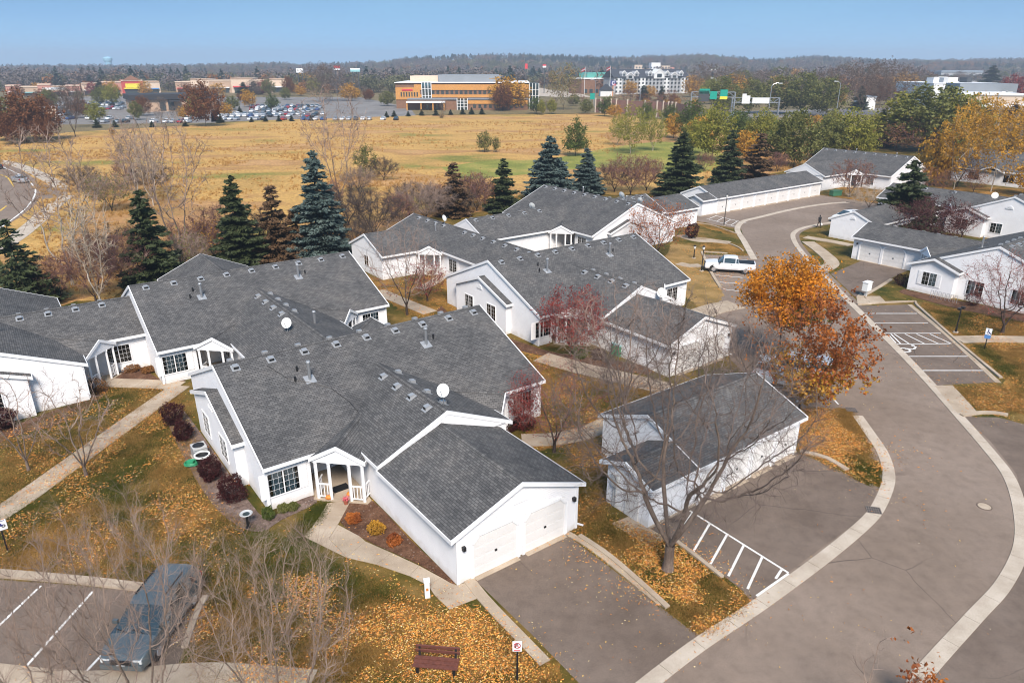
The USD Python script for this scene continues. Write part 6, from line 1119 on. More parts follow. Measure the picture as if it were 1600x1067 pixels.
# the walker
def person(label, loc, rotz):
    T = thing('person', label, 'person', loc, rotz); import manifold3d as m3
    def hull(*s): return m3.Manifold.batch_hull([m3.Manifold.sphere(r, 16).translate(tuple(map(float, p))) for p, r in s])
    J = dict(pel=((0, 0, .95), .145), che=((0, .02, 1.30), .165), sl=((-.19, .0, 1.43), .075), sr=((.19, 0, 1.43), .075), nk=((0, .02, 1.50), .06))
    b = [hull(((-.09, 0, .95), .11), ((.09, 0, .95), .11), ((-.1, .02, 1.3), .12), ((.1, .02, 1.3), .12)), hull(((-.1, .02, 1.3), .12), ((.1, .02, 1.3), .12), J['sl'], J['sr']), hull(((0, .01, 1.44), .07), ((0, .03, 1.56), .055))]
    for s, fwd in ((-1, .20), (1, -.18)):            # legs mid stride
        hip, knee, ank = (s * .09, 0, .9), (s * .09, fwd * .7, .5), (s * .09, fwd * (1.25 if fwd > 0 else 2.0), .1 if fwd > 0 else .16)
        b += [hull((hip, .10), (knee, .062)), hull((knee, .062), (ank, .042)), hull((ank, .042), ((ank[0], ank[1] + .16, ank[2] - .055), .035), ((ank[0], ank[1] - .03, ank[2] - .05), .038))]
    for s, fwd in ((-1, -.14), (1, .10)):
        sh, el, wr = (s * .20, 0, 1.42), (s * .25, fwd * .6, 1.14), (s * .26, fwd * 1.2 + .05, .88)
        b += [hull((sh, .065), (el, .048)), hull((el, .048), (wr, .036))]
    m = m3.Manifold.batch_boolean(b, m3.OpType.Add).refine_to_length(.04); q = m.to_mesh(); tm = trimesh.Trimesh(q.vert_properties[:, :3], q.tri_verts); trimesh.smoothing.filter_taubin(tm, iterations=8)
    obj('clothed_body', tm, 'dark_cloth', T, smooth=True)
    hd = trimesh.creation.icosphere(3, 1.0); hd.vertices *= (.078, .098, .118); hd.vertices[:, 1] += np.where(hd.vertices[:, 2] < -.03, .012, 0); hd.apply_translation((0, .045, 1.655)); H_ = obj('head', hd, 'skin', T, smooth=True)
    hr = trimesh.creation.icosphere(3, 1.0); hr.vertices *= (.086, .104, .115); hr.apply_translation((0, .03, 1.68)); hr = hr.slice_plane((0, .075, 1.64), (0, -.8, .6)); obj('hair', hr, 'black', H_, smooth=True)
    nose = MB().obox((0, .147, 1.645), (1, 0, 0), (0, 1, 0), (0, 0, 1), .022, .03, .045); obj('nose', nose, 'skin', H_)
    for s in (-1, 1): e = trimesh.creation.icosphere(2, .011); e.apply_translation((s * .032, .135, 1.67)); obj('eye', e, 'black', H_); e = trimesh.creation.icosphere(2, 1.); e.vertices *= (.012, .024, .034); e.apply_translation((s * .08, .04, 1.655)); obj('ear', e, 'skin', H_)
    obj('mouth', MB().box(-.025, .025, .134, .14, 1.598, 1.606), 'tail_red', H_)
    for s, y in ((-1, -.118), (1, .17)):             # hands: palm, four fingers, thumb
        h = [hull(((s * .262, y, .86), .026), ((s * .262, y + .015, .79), .03), ((s * .262, y - .02, .79), .028))]
        for i in range(4): fy = y + .032 - i * .021; h.append(hull(((s * .262, fy, .785), .0105), ((s * .258, fy + .004, .745), .0095)) + hull(((s * .258, fy + .004, .745), .0095), ((s * .25, fy + .004, .715 + .004 * abs(i - 1.5)), .008)))
        h.append(hull(((s * .258, y + .03, .84), .012), ((s * .25, y + .062, .80), .010)) + hull(((s * .25, y + .062, .80), .010), ((s * .246, y + .066, .77), .009)))
        q = m3.Manifold.batch_boolean(h, m3.OpType.Add).to_mesh(); obj('hand', (q.vert_properties[:, :3], q.tri_verts), 'skin', T, smooth=True)
    return T
pp = G(1279, 356); person('person in dark clothes walking away along the road with a white bag', pp + (0, 0, Z1), .3)
B_ = thing('shopping_bag', 'white bag carried by the walking person', 'bag', pp + (.36, .1, Z1), .3); v = trimesh.creation.icosphere(3, 1.0); v.vertices *= (.13, .19, .20); v.vertices[:, 2] += .44; v.vertices[:, :2] *= np.interp(v.vertices[:, 2], [.25, .5, .64], [1.1, .9, .35])[:, None]; obj('sack', v, 'bag_white', B_, smooth=True); obj('handle', MB().tube((0, 0, .6), (-.05, .05, .74), .014, .014, 6), 'bag_white', B_)
# ------------------------------------------------------------ the town beyond the meadow
def lotpoly(label, pts, mat='asphalt_far', z=Z3): structure('far_parking', MB().sheet(px(*pts), z), mat, label)
lotpoly('far parking lot of the shops on the left', [(20, 196), (340, 192), (350, 176), (300, 158), (240, 150), (80, 152), (0, 170)])
lotpoly('far parking lot full of cars right of the rusty oak', [(330, 191), (650, 181), (640, 168), (560, 152), (330, 152)])
lotpoly('pale freeway ramp behind the clinic', [(838, 150), (870, 152), (925, 152), (905, 146), (860, 141), (838, 136), (830, 140)], 'concrete')
lotpoly('grey freeway beyond the wooded strip', [(930, 175), (1090, 190), (1250, 182), (1420, 178), (1640, 184), (1640, 172), (1420, 168), (1240, 172), (1090, 176), (935, 160)])
class FB:                                            # a far building: its front runs between two ground pixels
    def __init__(s, name, label, ax, ay, bx, by, cat='building'):
        a, b = np.array(G2(ax, ay)), np.array(G2(bx, by)); d = b - a; s.L = np.linalg.norm(d); s.p = thing(name, label, cat, (*a, 0), math.atan2(d[1], d[0]))
        s.m = (px_m(np.array([*a, 0])) + px_m(np.array([*b, 0]))) / 2
    def box(s, name, x0, x1, y0, y1, z0, z1, mat, parent=None): return obj(name, MB().box(x0 * s.L, x1 * s.L, y0, y1, z0, z1), mat, parent or s.p)
    def windows(s, x0, x1, n, z0, z1, fill=.6, mat='car_glass', y=-.06, wall=None):
        for i in range(n):
            c = x0 + (x1 - x0) * (i + .5) / n; h = (x1 - x0) / n * fill / 2
            W = s.box('window', c - h, c + h, y - .04, y + .2, z0, z1, 'dark_steel'); s.box('pane', c - h * .86, c + h * .86, y - .06, y - .03, z0 + .15, z1 - .15, mat, W)
# the orange clinic
C = FB('clinic', 'long clinic building with orange bands, grey penthouse and glass stair towers', 617, 171, 842, 171); m = C.m
C.box('wall', 0, .93, 6, 55, 0, 12.6, 'brown_brick'); C.box('orange_band', .13, .93, 5.7, 6.2, 9.2, 12.0, 'orange_panel'); C.box('orange_band', .0, .17, 5.6, 6.2, 4.5, 10.5, 'orange_panel'); C.box('orange_band', .17, .93, 5.7, 6.2, 5.6, 7.0, 'orange_panel'); C.box('roof_edge', -.005, .935, 5.2, 55, 12.6, 13.0, 'white_wall')
C.windows(.18, .90, 22, 7.2, 8.9, .6, y=5.9); C.windows(.03, .16, 7, 6.0, 8.2, .5, y=5.5); C.box('penthouse', .29, .73, 14, 42, 13, 16.6, 'grey_roof'); C.box('penthouse', .08, .28, 20, 45, 13, 16.0, 'cream_wall')
C.box('lower_wing', .10, .92, -6, 6.2, 0, 5.0, 'brown_brick'); C.box('orange_band', .50, .92, -6.3, -5.9, 2.9, 4.6, 'orange_panel'); C.box('roof_edge', .10, .925, -6.6, 6, 5.0, 5.35, 'grey_roof'); C.windows(.54, .90, 10, 1.0, 2.6, .55, y=-6.1)
C.box('canopy', .10, .36, -11, -6, 3.5, 4.3, 'white_wall')
for q in (.105, .2, .28, .355): C.box('pillar', q - .004, q + .004, -10.8, -9.6, 0, 3.5, 'orange_panel')
for x0, x1, y, z in ((.185, .25, 5.2, 12.9), (.44, .51, -6.8, 5.6), (.935, 1.0, 4, 12.6)):
    g = C.box('glass_tower', x0, x1, y, y + 6, 0, z, 'car_glass')
    for i in range(4): c = x0 + (x1 - x0) * i / 3; C.box('mullion', c - .0022, c + .0022, y - .15, y, 0, z, 'white_wall', g)
    for i in range(1, 4): C.box('mullion', x0, x1, y - .12, y, z * i / 4, z * i / 4 + .2, 'white_wall', g)
C.box('sign_band', .045, .12, 5.3, 5.6, 8.9, 9.7, 'sign_red'); C.windows(.22, .35, 4, .5, 3.0, .5, y=-6.1)
# shops
def shop_row(label, ax, ay, bx, by, segs, depth=28, name='shop_row'):
    S = FB(name, label, ax, ay, bx, by)
    for x0, x1, h, mat, extra in segs:
        S.box('facade', x0, x1, 0, depth, 0, h, mat); S.box('parapet', x0, x1, -.4, .0, h - .6, h + .25, 'cream_wall' if mat != 'cream_wall' else 'tan_wall'); S.box('shopfront', x0 + (x1 - x0) * .12, x1 - (x1 - x0) * .12, -.25, 0, .1, h * .38, 'car_glass')
        S.box('awning', x0 + (x1 - x0) * .08, x1 - (x1 - x0) * .08, -1.6, -.25, h * .38, h * .46, extra)
    return S
shop_row('pink row of shops at the far left', 12, 152, 128, 150, [(0, .18, 8, 'pink_wall', 'white_wall'), (.18, .42, 7, 'tan_wall', 'sign_teal'), (.42, .6, 8.5, 'pink_wall', 'white_wall'), (.6, .8, 7, 'cream_wall', 'sign_red'), (.8, 1, 7.5, 'pink_wall', 'white_wall')])
S = shop_row('shops with a red gable and a yellow arch in the far left row', 130, 149, 252, 147, [(0, .2, 8.5, 'cream_wall', 'white_wall'), (.2, .5, 9.5, 'pink_wall', 'sign_red'), (.5, .78, 10.5, 'red_wall', 'sign_yellow'), (.78, 1, 9.5, 'cream_wall', 'sign_blue')])
S.box('arch', .55, .74, -.8, -.3, 5, 8, 'sign_yellow'); m_ = MB(); m_.add([(.53 * S.L, -.6, 10.5), (.76 * S.L, -.6, 10.5), (.645 * S.L, -.6, 14), (.53 * S.L, 4, 10.5), (.76 * S.L, 4, 10.5), (.645 * S.L, 4, 14)], [(0, 1, 2), (3, 5, 4), (0, 3, 4), (0, 4, 1), (1, 4, 5), (1, 5, 2), (2, 5, 3), (2, 3, 0)]); obj('gable', m_, 'brown_roof', S.p)
shop_row('long cream row of shops behind the full parking lot', 276, 146, 448, 145, [(0, .14, 9, 'tan_wall', 'sign_red'), (.14, .3, 11, 'cream_wall', 'white_wall'), (.3, .5, 10, 'tan_wall', 'white_wall'), (.5, .7, 11.5, 'cream_wall', 'sign_red'), (.7, .85, 10, 'tan_wall', 'white_wall'), (.85, 1, 11, 'cream_wall', 'white_wall')])
S = FB('restaurant', 'dark restaurant with a pale gable roof among the far shops', 422, 143, 478, 142)
S.box('wall', 0, .4, 0, 16, 0, 5.5, 'dark_steel'); S.box('wall', .42, .98, 2, 22, 0, 5, 'dark_steel'); S.box('shopfront', .05, .36, -.2, 0, .5, 3, 'car_glass'); m_ = MB(); Ls = S.L
m_.add([(-.02 * Ls, -.8, 5.4), (.42 * Ls, -.8, 5.4), (.2 * Ls, -.8, 11), (-.02 * Ls, 17, 5.4), (.42 * Ls, 17, 5.4), (.2 * Ls, 17, 11)], [(0, 1, 2), (3, 5, 4), (0, 3, 4), (0, 4, 1), (1, 4, 5), (1, 5, 2), (2, 5, 3), (2, 3, 0)]); obj('roof', m_, 'brown_roof', S.p); m_ = MB().add([(.41 * Ls, 1.5, 5), (1.0 * Ls, 1.5, 5), (1.0 * Ls, 12, 10), (.41 * Ls, 12, 10), (.41 * Ls, 23, 5), (1.0 * Ls, 23, 5)], [(0, 1, 2, 3), (3, 2, 5, 4)]); obj('roof', m_, 'black_roof', S.p)
S = FB('bank', 'low tan bank with a black flat roof behind the pale bare trees', 208, 176, 340, 172); S.box('wall', 0, 1, 0, 22, 0, 5.6, 'tan_wall'); S.box('roof', -.02, 1.03, -1.2, 24, 5.6, 8.0, 'black_roof'); S.windows(.3, .5, 2, .3, 5.0, .7)
S.box('canopy', .42, .56, -4, -.1, 4.6, 5.2, 'black_roof'); S.windows(.62, .95, 4, 1.0, 3.2, .5)
S = FB('kiosk', 'small tan building beside the rusty oaks at the left', 66, 195, 92, 194); S.box('wall', 0, 1, 0, 8, 0, 6, 'cream_wall'); S.box('roof', -.03, 1.03, -.3, 8.3, 6, 6.4, 'white_wall'); S.windows(.1, .9, 2, 1, 3, .5)
S = FB('canopy_station', 'white flat canopy in the far left parking lot', 82, 152, 104, 151); S.box('roof', 0, 1, 0, 8, 4.8, 6.2, 'white_wall')
for q in (.1, .9): S.box('pillar', q - .02, q + .02, 3, 3.6, 0, 4.8, 'white_wall')
S.box('kiosk', .3, .7, 2.5, 6, 0, 3, 'dark_steel')
# hotel with dormers
S = FB('hotel', 'grey hotel with a dark roof, dormers and white windows', 958, 148, 1074, 146); Lh = S.L
S.box('wall', 0, 1, 0, 16, 0, 12.5, 'hotel_wall')
for x0, x1 in ((.03, .10), (.33, .41), (.66, .73), (.9, .96)): S.box('white_panel', x0, x1, -.5, 0, 0, 12.3, 'hotel_white')
for z in (1.4, 4.4, 7.4, 10.2): S.windows(.01, .99, 20, z, z + 1.5, .42, y=-.6)
m_ = MB().add([(-.01 * Lh, -1, 12.4), (1.01 * Lh, -1, 12.4), (1.01 * Lh, 8, 18.5), (-.01 * Lh, 8, 18.5), (-.01 * Lh, 17, 12.4), (1.01 * Lh, 17, 12.4)], [(0, 1, 2, 3), (3, 2, 5, 4), ]); m_.add([(-.01 * Lh, -1, 12.4), (-.01 * Lh, 8, 18.5), (-.01 * Lh, 17, 12.4), (1.01 * Lh, -1, 12.4), (1.01 * Lh, 8, 18.5), (1.01 * Lh, 17, 12.4)], [(0, 1, 2), (3, 5, 4)]); obj('roof', m_, 'hotel_roof', S.p)
def dormer(c, w, z, h, d, mat='hotel_wall'):
    x0, x1 = c * Lh - w / 2, c * Lh + w / 2; D = obj('dormer', MB().add([(x0, -1.1, z), (x1, -1.1, z), (x1, -1.1, z + h * .55), (c * Lh, -1.1, z + h), (x0, -1.1, z + h * .55), (x0, d, z), (x1, d, z), (x1, d, z + h * .55), (c * Lh, d, z + h), (x0, d, z + h * .55)], [(0, 1, 2), (0, 2, 4), (4, 2, 3), (1, 6, 7), (1, 7, 2), (0, 4, 9), (0, 9, 5), (2, 7, 8), (2, 8, 3), (4, 3, 8), (4, 8, 9)]), mat, S.p)
    obj('fascia', MB().bar((x0 - .3, -1.3, z + h * .5), (c * Lh, -1.3, z + h + .25), .3, .5).bar((x1 + .3, -1.3, z + h * .5), (c * Lh, -1.3, z + h + .25), .3, .5), 'white_wall', D); obj('window', MB().box(c * Lh - w * .22, c * Lh + w * .22, -1.25, -1.1, z + h * .12, z + h * .5), 'car_glass', D)
for c in (.12, .28, .46, .69, .88): dormer(c, 4, 13.2, 4, 6)
for c in (.2, .79): dormer(c, 7, 11.5, 4.6, 5)
dormer(.585, 10, 11.5, 7, 8, 'hotel_white')
S = FB('store', 'brown store with a pale teal roof left of the hotel', 908, 147, 955, 146); S.box('wall', 0, 1, 0, 18, 0, 11, 'brown_brick'); S.box('roof_edge', -.02, 1.02, -.5, 18, 11, 12, 'white_wall'); S.box('roof', .25, .95, 3, 15, 12, 16, 'teal_roof'); S.windows(.05, .95, 5, .5, 3.5, .6)
S = FB('small_house', 'dark roofed small building below the store', 938, 151, 958, 151); S.box('wall', 0, 1, 0, 10, 0, 4, 'hotel_white'); m_ = MB().add([(-.05 * S.L, -.5, 4), (1.05 * S.L, -.5, 4), (.5 * S.L, -.5, 8.5), (-.05 * S.L, 10, 4), (1.05 * S.L, 10, 4), (.5 * S.L, 10, 8.5)], [(0, 1, 2), (3, 5, 4), (1, 4, 5), (1, 5, 2), (2, 5, 3), (2, 3, 0)]); obj('roof', m_, 'hotel_roof', S.p)
S = FB('hill_building', 'pale tiered building on the slope behind the hotel', 990, 128, 1052, 128); S.box('wall', 0, .2, 0, 20, 0, 22, 'cream_wall'); S.box('wall', .2, .42, 3, 20, 0, 17, 'tan_wall'); S.box('wall', .42, .65, 0, 20, 0, 25, 'white_wall'); S.box('wall', .65, .9, 2, 20, 0, 21, 'cream_wall'); S.box('wall', .9, 1, 0, 20, 0, 19, 'pink_wall'); S.windows(.02, .9, 12, 17.5, 19.5, .5)
# noise wall: concrete posts and brown panels, each its own piece
W_ = thing('noise_wall', 'brown noise wall with pale posts along the freeway', 'noise wall', (0, 0, 0))
q = resample(px((930, 176), (970, 179), (1040, 184), (1092, 192)), 3.6); hs = np.linspace(6.2, 6.4, len(q))
for i in range(len(q) - 1):
    a, b = q[i], q[i + 1]; h = hs[i]
    for j in range(3): obj('panel', MB().bar((*a, h * (j + .5) / 3), (*b, h * (j + .5) / 3), .2, h / 3 - .04), 'noise_wall', W_)
    if i < 5 or i % 3 == 0 or 10 < i < 16: obj('post', MB().box(a[0] - .35, a[0] + .35, a[1] - .5, a[1] + .1, 0, h + .5), 'post_concrete', W_)
# sign gantries over the freeway
def gantry(label, x0, x1, by, ytop, signs, mat='white_wall'):
    a, b = G(x0, by), G(x1, by + .6); z1 = at_dist(x0, ytop, a[1])[2]; T = thing('sign_gantry', label, 'sign gantry', a, math.atan2(b[1] - a[1], b[0] - a[0])); L = np.linalg.norm(b - a); z0 = z1 - 1.9
    for x in (0, L): obj('leg', MB().tube((x, -.5, 0), (x, -.5, z1), .25, .22, 8).tube((x, .5, 0), (x, .5, z1), .25, .22, 8), 'galvanised', T)
    t = MB()
    for y in (-.5, .5):
        for z in (z0, z1): t.bar((0, y, z), (L, y, z), .2, .2)
    obj('truss_chord', t, 'galvanised', T); n = int(L / 2.2); t = MB()
    for i in range(n):
        for y in (-.5, .5): t.bar((L * i / n, y, z0 if i % 2 else z1), (L * (i + 1) / n, y, z1 if i % 2 else z0), .1, .1)
    obj('truss_brace', t, 'galvanised', T)
    for s0, s1, dz0, dz1, m, m2 in signs:
        P = obj('sign_panel', MB().box(L * s0, L * s1, -.85, -.6, z0 + dz0, z1 + dz1), m, T)
        if m2: obj('sign_panel_lower', MB().box(L * s0, L * s1, -.9, -.62, z0 + dz0 - 1.1, z0 + dz0), m2, T)
    return T
gantry('freeway sign gantry with green panels and one yellow strip', 1077, 1144, 190, 144, [(.16, .40, -1.6, .5, 'dark_steel', None), (.17, .41, 1.2, 1.2, 'sign_green', None), (.42, .58, -.8, .3, 'sign_green', None), (.65, .82, .3, .9, 'sign_green', 'sign_yellow')])
gantry('freeway sign gantry seen from behind with blank pale panels', 1141, 1214, 186, 153, [(.2, .29, -.4, 1.6, 'hotel_white', None), (.29, .37, -.4, .9, 'hotel_white', None), (.42, .78, -.3, .1, 'hotel_white', None)])
def street_light(label, bx, by, ty, arm=1, H0=None):
    p = G(bx, by); H = at_dist(bx, ty, p[1])[2]; T = thing('street_light', label, 'street light', p); obj('pole', MB().tube((0, 0, 0), (0, 0, H * .9), .19, .12, 8), 'galvanised', T); t = np.linspace(0, np.pi / 2, 7); R = H * .1; m_ = MB()
    q = [(arm * (R * 1.8 * (1 - math.cos(a))), 0, H * .9 + R * math.sin(a)) for a in t]
    for a, b in zip(q, q[1:]): m_.tube(a, b, .12, .11, 7)
    obj('arm', m_, 'galvanised', T); e = q[-1]; obj('lamp_head', MB().box(e[0] - .2, e[0] + 1.5, -.3, .3, e[2] - .3, e[2]), 'utility_grey', T)
street_light('tall street light in front of the woods', 1199, 190, 130); street_light('street light beside the tall bare trees', 1305, 186, 127, -1); street_light('street light at the right before the white warehouse', 1545, 215, 143); street_light('street light behind the green sign panels', 1115, 178, 122, -1); street_light('street light left of the hotel', 929, 168, 124, -1); street_light('street light at the right edge', 1595, 218, 138, -1); street_light('thin pale pole before the hotel', 999, 170, 133)
# right hand warehouses and bridge
S = FB('warehouse', 'white flat roofed warehouse with rooftop units', 1452, 168, 1548, 168); S.box('wall', 0, 1, 0, 40, 0, 12.0, 'white_wall'); S.box('roof', -.01, 1.01, -.3, 40, 12.0, 12.5, 'sign_white'); S.windows(.68, .98, 4, 4, 9.5, .3, 'dark_steel')
for x0, x1, y, mt in ((.08, .17, 6, 'white_wall'), (.28, .36, 8, 'utility_grey'), (.38, .58, 12, 'white_wall'), (.70, .78, 10, 'dark_steel')): S.box('roof_unit', x0, x1, y, y + 7, 12.5, 15.0, mt)
S = FB('warehouse', 'low cream warehouse with a white roof at the right edge', 1498, 180, 1594, 181); S.box('wall', 0, 1, 0, 26, 0, 8.6, 'cream_wall'); S.box('roof', -.02, 1.02, -.5, 26, 8.6, 9.4, 'sign_white'); S.box('upper_storey', .3, 1.3, 26, 44, 0, 13, 'grey_roof'); S.box('door', .78, .86, -.1, 0, 0, 4.5, 'dark_steel'); S.windows(.05, .7, 6, 3, 5, .3)
S = FB('freeway_bridge', 'freeway bridge with a pale barrier over a dark underpass', 1520, 190, 1640, 192, 'bridge'); S.box('deck', 0, 1, 0, 14, 4.6, 6.0, 'post_concrete'); S.box('barrier', 0, 1, -.3, 0, 5.6, 7.0, 'white_wall'); S.box('abutment', .02, .98, 3, 12, 0, 4.6, 'dark_steel')
for q in (.1, .3, .5, .7, .9): S.box('pier', q - .01, q + .01, .5, 2, 0, 4.6, 'post_concrete')
S = FB('barn', 'pale barn end beside the dark fir', 1351, 172, 1366, 172); S.box('wall', 0, 1, 0, 14, 0, 6.2, 'white_wall'); S.box('roof', -.05, 1.05, -.3, 14, 6.2, 6.6, 'galvanised')
S = FB('long_building', 'long pale grey building far away on the right', 1468, 128, 1532, 128); S.box('wall', 0, 1, 0, 30, 0, 12, 'hotel_wall'); S.box('roof', -.01, 1.01, -.5, 30, 12, 15, 'galvanised'); S.windows(.02, .98, 10, 5, 9, .5)
S = FB('long_building', 'pale low sheds in front of the long grey building', 1430, 138, 1478, 138); S.box('wall', 0, .45, 0, 20, 0, 9, 'cream_wall'); S.box('wall', .5, 1, 4, 20, 0, 10, 'hotel_white'); S.box('roof', 0, 1, 0, 20, 10, 10.6, 'white_wall')
S = FB('apartment_block', 'white apartment block among the bare trees above the sign gantry', 1108, 124, 1152, 124); S.box('wall', 0, .45, 0, 16, 0, 15, 'white_wall'); S.box('wall', .45, 1, 2, 16, 0, 12, 'light_blue'); S.windows(.03, .95, 9, 8, 10.5, .5)
# tower, pylon signs, flags
p = np.array([*(at_dist(169, 97, 2100)[:2]), 0]); zt = at_dist(169, 89, 2100)[2]; T = thing('water_tower', 'pale blue water tower on the skyline', 'water tower', p); obj('column', MB().tube((0, 0, 0), (0, 0, zt - 12), 9, 9, 20), 'tower_blue', T); obj('tank', trimesh.creation.revolve([(0, zt - 14), (9, zt - 13.5), (12, zt - 9), (12, zt - 3), (8, zt - .5), (0, zt)], sections=28), 'light_blue', T, smooth=40)
def pylon(label, bx, by, y0, y1, wpx, parts, poles=2, mat='dark_steel'):
    p = G(bx, by); m = p[1] / FPX; zt = at_dist(bx, y0, p[1])[2]; zb = at_dist(bx, y1, p[1])[2]; w = wpx * m; T = thing('pylon_sign', label, 'sign', p)
    for x in ((-w * .3, w * .3) if poles == 2 else (0,)): obj('pole', MB().box(x - .3, x + .3, -.3, .3, 0, zb + .2), mat, T)
    for z0, z1, mt in parts: obj('panel', MB().box(-w / 2, w / 2, -.6, .6, zb + (zt - zb) * z0, zb + (zt - zb) * z1), mt, T)
    return T, zb, zt, w
pylon('tall pylon sign with a red and white panel', 530, 150, 103, 110, 9, [(0, .45, 'sign_white'), (.46, 1, 'sign_red')]); pylon('tall pylon sign with a teal and white panel', 558, 150, 107, 112.5, 14, [(0, .6, 'sign_teal'), (.61, 1, 'sign_white')]); pylon('orange tower sign with a white top', 472, 146, 107, 114, 10, [(0, 1, 'sign_white')]); pylon('red pylon sign on the wooded slope', 822, 146, 100, 108, 4, [(0, 1, 'sign_red')], 1); pylon('red and white square sign on the wooded slope', 850, 146, 101, 106, 5, [(0, .5, 'sign_white'), (.5, 1, 'sign_red')], 1)
T, zb, zt, w = pylon('navy sign with a white letter C before the hotel', 957, 151, 126.5, 134, 7.5, [(0, 1, 'sign_navy')], 1, 'sign_orange'); t_ = meshkit.text_mesh('C', (zt - zb) * .7, .1, True); v = np.array(t_.vertices); v = np.c_[v[:, 0] - v[:, 0].mean(), -.7 - v[:, 2], v[:, 1] + zb + (zt - zb) * .15]; obj('letter', (v, t_.faces), 'sign_white', T); obj('corner', MB().box(0, w / 2, -.66, -.61, zb, zb + (zt - zb) * .35), 'sign_red', T)
for bx, by, y0, lb in ((952, 150, 103, 'large flag on a tall pole left of the hotel'), (913, 148, 105, 'flag on a tall pole above the store')):
    p = G(bx, by); zt = at_dist(bx, y0, p[1])[2]; T = thing('flag_pole', lb, 'flag', p); obj('pole', MB().tube((0, 0, 0), (0, 0, zt), .2, .12, 6), 'white_wall', T); m_ = p[1] / FPX; wv = np.linspace(0, 1, 9); f = [(-x * 6 * m_, .5 * math.sin(x * 7), zt - .3 - dz - x * 1.6) for dz in (0, 2.4) for x in wv]; q = [(i, i + 1, 10 + i, 9 + i) for i in range(8)]; obj('flag', (np.array(f), np.vstack([q, np.array(q)[:, ::-1]])), 'sign_red', T)
    f2 = [(a, b - .03, c - .8 if i < 9 else c + .8) for i, (a, b, c) in enumerate(f)]; obj('stripe', (np.array(f2), np.vstack([q, np.array(q)[:, ::-1]])), 'sign_white', T)
p = G(925, 166); zz = at_dist(925, 146, p[1])[2]; T = thing('road_sign', 'green freeway exit sign beside the ramp', 'sign', p)
for x in (-.8, .8): obj('post', MB().box(x - .1, x + .1, -.1, .1, 0, zz - 2), 'galvanised', T)
obj('panel', MB().box(-1.3, 1.3, -.2, -.1, zz - 3.2, zz), 'sign_green', T)
# cars in the far lots
cars = {}
def far_car(color, loc, rot, label, group):
    if color not in cars: cars[color] = vehicle('lot_car', label, 'car', 'sedan', 'paint_' + color, loc, rot, 4.6, 1.85, 1.5, False, group)
    else: dup(cars[color], label, loc, rot, None, group)
g_ = np.random.default_rng(3); cols = ['white', 'silver', 'black', 'red', 'blue', 'grey']; pr = [.36, .28, .13, .06, .08, .09]
def fill(lot, x0, x1, rows, group, p=.85, step=2.75):
    for k, yrow in enumerate(rows):
        a, b = G(x0, yrow), G(x1, yrow); xs = np.arange(a[0], b[0], step)
        for x in xs:
            if g_.random() > p: continue
            c = cols[g_.choice(6, p=pr)]; far_car(c, (x + g_.normal(0, .12), a[1] + g_.normal(0, .25), Z3), math.pi / 2 + g_.normal(0, .03) + (math.pi if g_.random() < .5 else 0), f'{c} car in the crowded rows of the far {lot} lot', f'{c} cars parked in the far {lot} lot')
fill('right', 350, 620, (188.0,), 'r', .6); fill('right', 345, 510, (183.0, 180.0), 'r', .85); fill('right', 395, 500, (175.5, 173.0, 169.5, 167.3), 'r', .9)
fill('left', 110, 300, (192, 187.0), 'l', .45); fill('left', 70, 110, (181.0, 177.0), 'l', .8); fill('left', 72, 196, (171.5, 169.2), 'l', .85); fill('left', 80, 190, (165.0, 163.2), 'l', .85); fill('left', 160, 205, (158.5,), 'l', .6)

# ------------------------------------------------------------ hills, far woods
xs = np.array([-700, 0, 170, 300, 390, 410, 470, 520, 600, 640, 700, 800, 860, 950, 1000, 1100, 1150, 1200, 1270, 1330, 1400, 1500, 1600, 2300]); ys = np.array([101, 101, 101, 100, 98, 97, 99, 98, 94, 89, 86, 83, 85, 88, 87, 83, 88, 92, 86, 90, 92, 92, 90, 92])
def ridge(D):                                        # hill crest as seen from the drone, less the height of the trees on it
    X = np.linspace(-2300, 2300, 180) * D / 1900; pxs = 800 + X * FPX / (D * math.cos(PITCH)); yy = np.interp(pxs, xs, ys)
    Z = np.array([at_dist(800, y, D)[2] for y in yy]); return X, Z
D1 = 1900; X, Z = ridge(D1); Z = np.maximum(Z - 13, 4); prof = [(1050, 0.0), (1250, .22), (1500, .55), (1750, .9), (1900, 1.0), (2300, .95), (3200, .8)]
V = []; 
for D, k in prof: V += [(x * D / D1, D, z * k + (2.5 * meshkit.noise(np.array([x / 160, D / 160, 0.]))  if 0 < k else -.5)) for x, z in zip(X, Z)]
n = len(X); F = [(r * n + i, r * n + i + 1, (r + 1) * n + i + 1, (r + 1) * n + i) for r in range(len(prof) - 1) for i in range(n - 1)]
structure('hills', (np.array(V), np.array(F)), 'far_land', 'low wooded hills along the horizon', smooth=True)
def hill_z(x, y):
    if y < 1050: return 0.0
    k = np.interp(y, [p_[0] for p_ in prof], [p_[1] for p_ in prof]); return np.interp(x * D1 / y, X, Z) * k
def instancer(name, label, protos, pts, which, scales, rots, parent='/World', kind='stuff', top=True):
    path = numbered(parent + '/' + name); pi = UsdGeom.PointInstancer.Define(stage, path); tag(pi, label, None, None, kind); targets = []
    for nm, mesh, mat in protos: targets.append(usdkit.mesh(stage, f'{path}/{nm}', mesh, '/World/Looks/' + mat).GetPrim().GetPath())
    pi.CreatePrototypesRel().SetTargets(targets); pi.CreateProtoIndicesAttr(Vt.IntArray.FromNumpy(np.asarray(which, np.int32))); pi.CreatePositionsAttr(Vt.Vec3fArray.FromNumpy(np.asarray(pts, np.float32)))
    pi.CreateScalesAttr(Vt.Vec3fArray.FromNumpy(np.asarray(scales, np.float32))); a = np.asarray(rots) / 2; pi.CreateOrientationsAttr(Vt.QuathArray([Gf.Quath(float(math.cos(q)), 0.0, 0.0, float(math.sin(q))) for q in a])); return pi
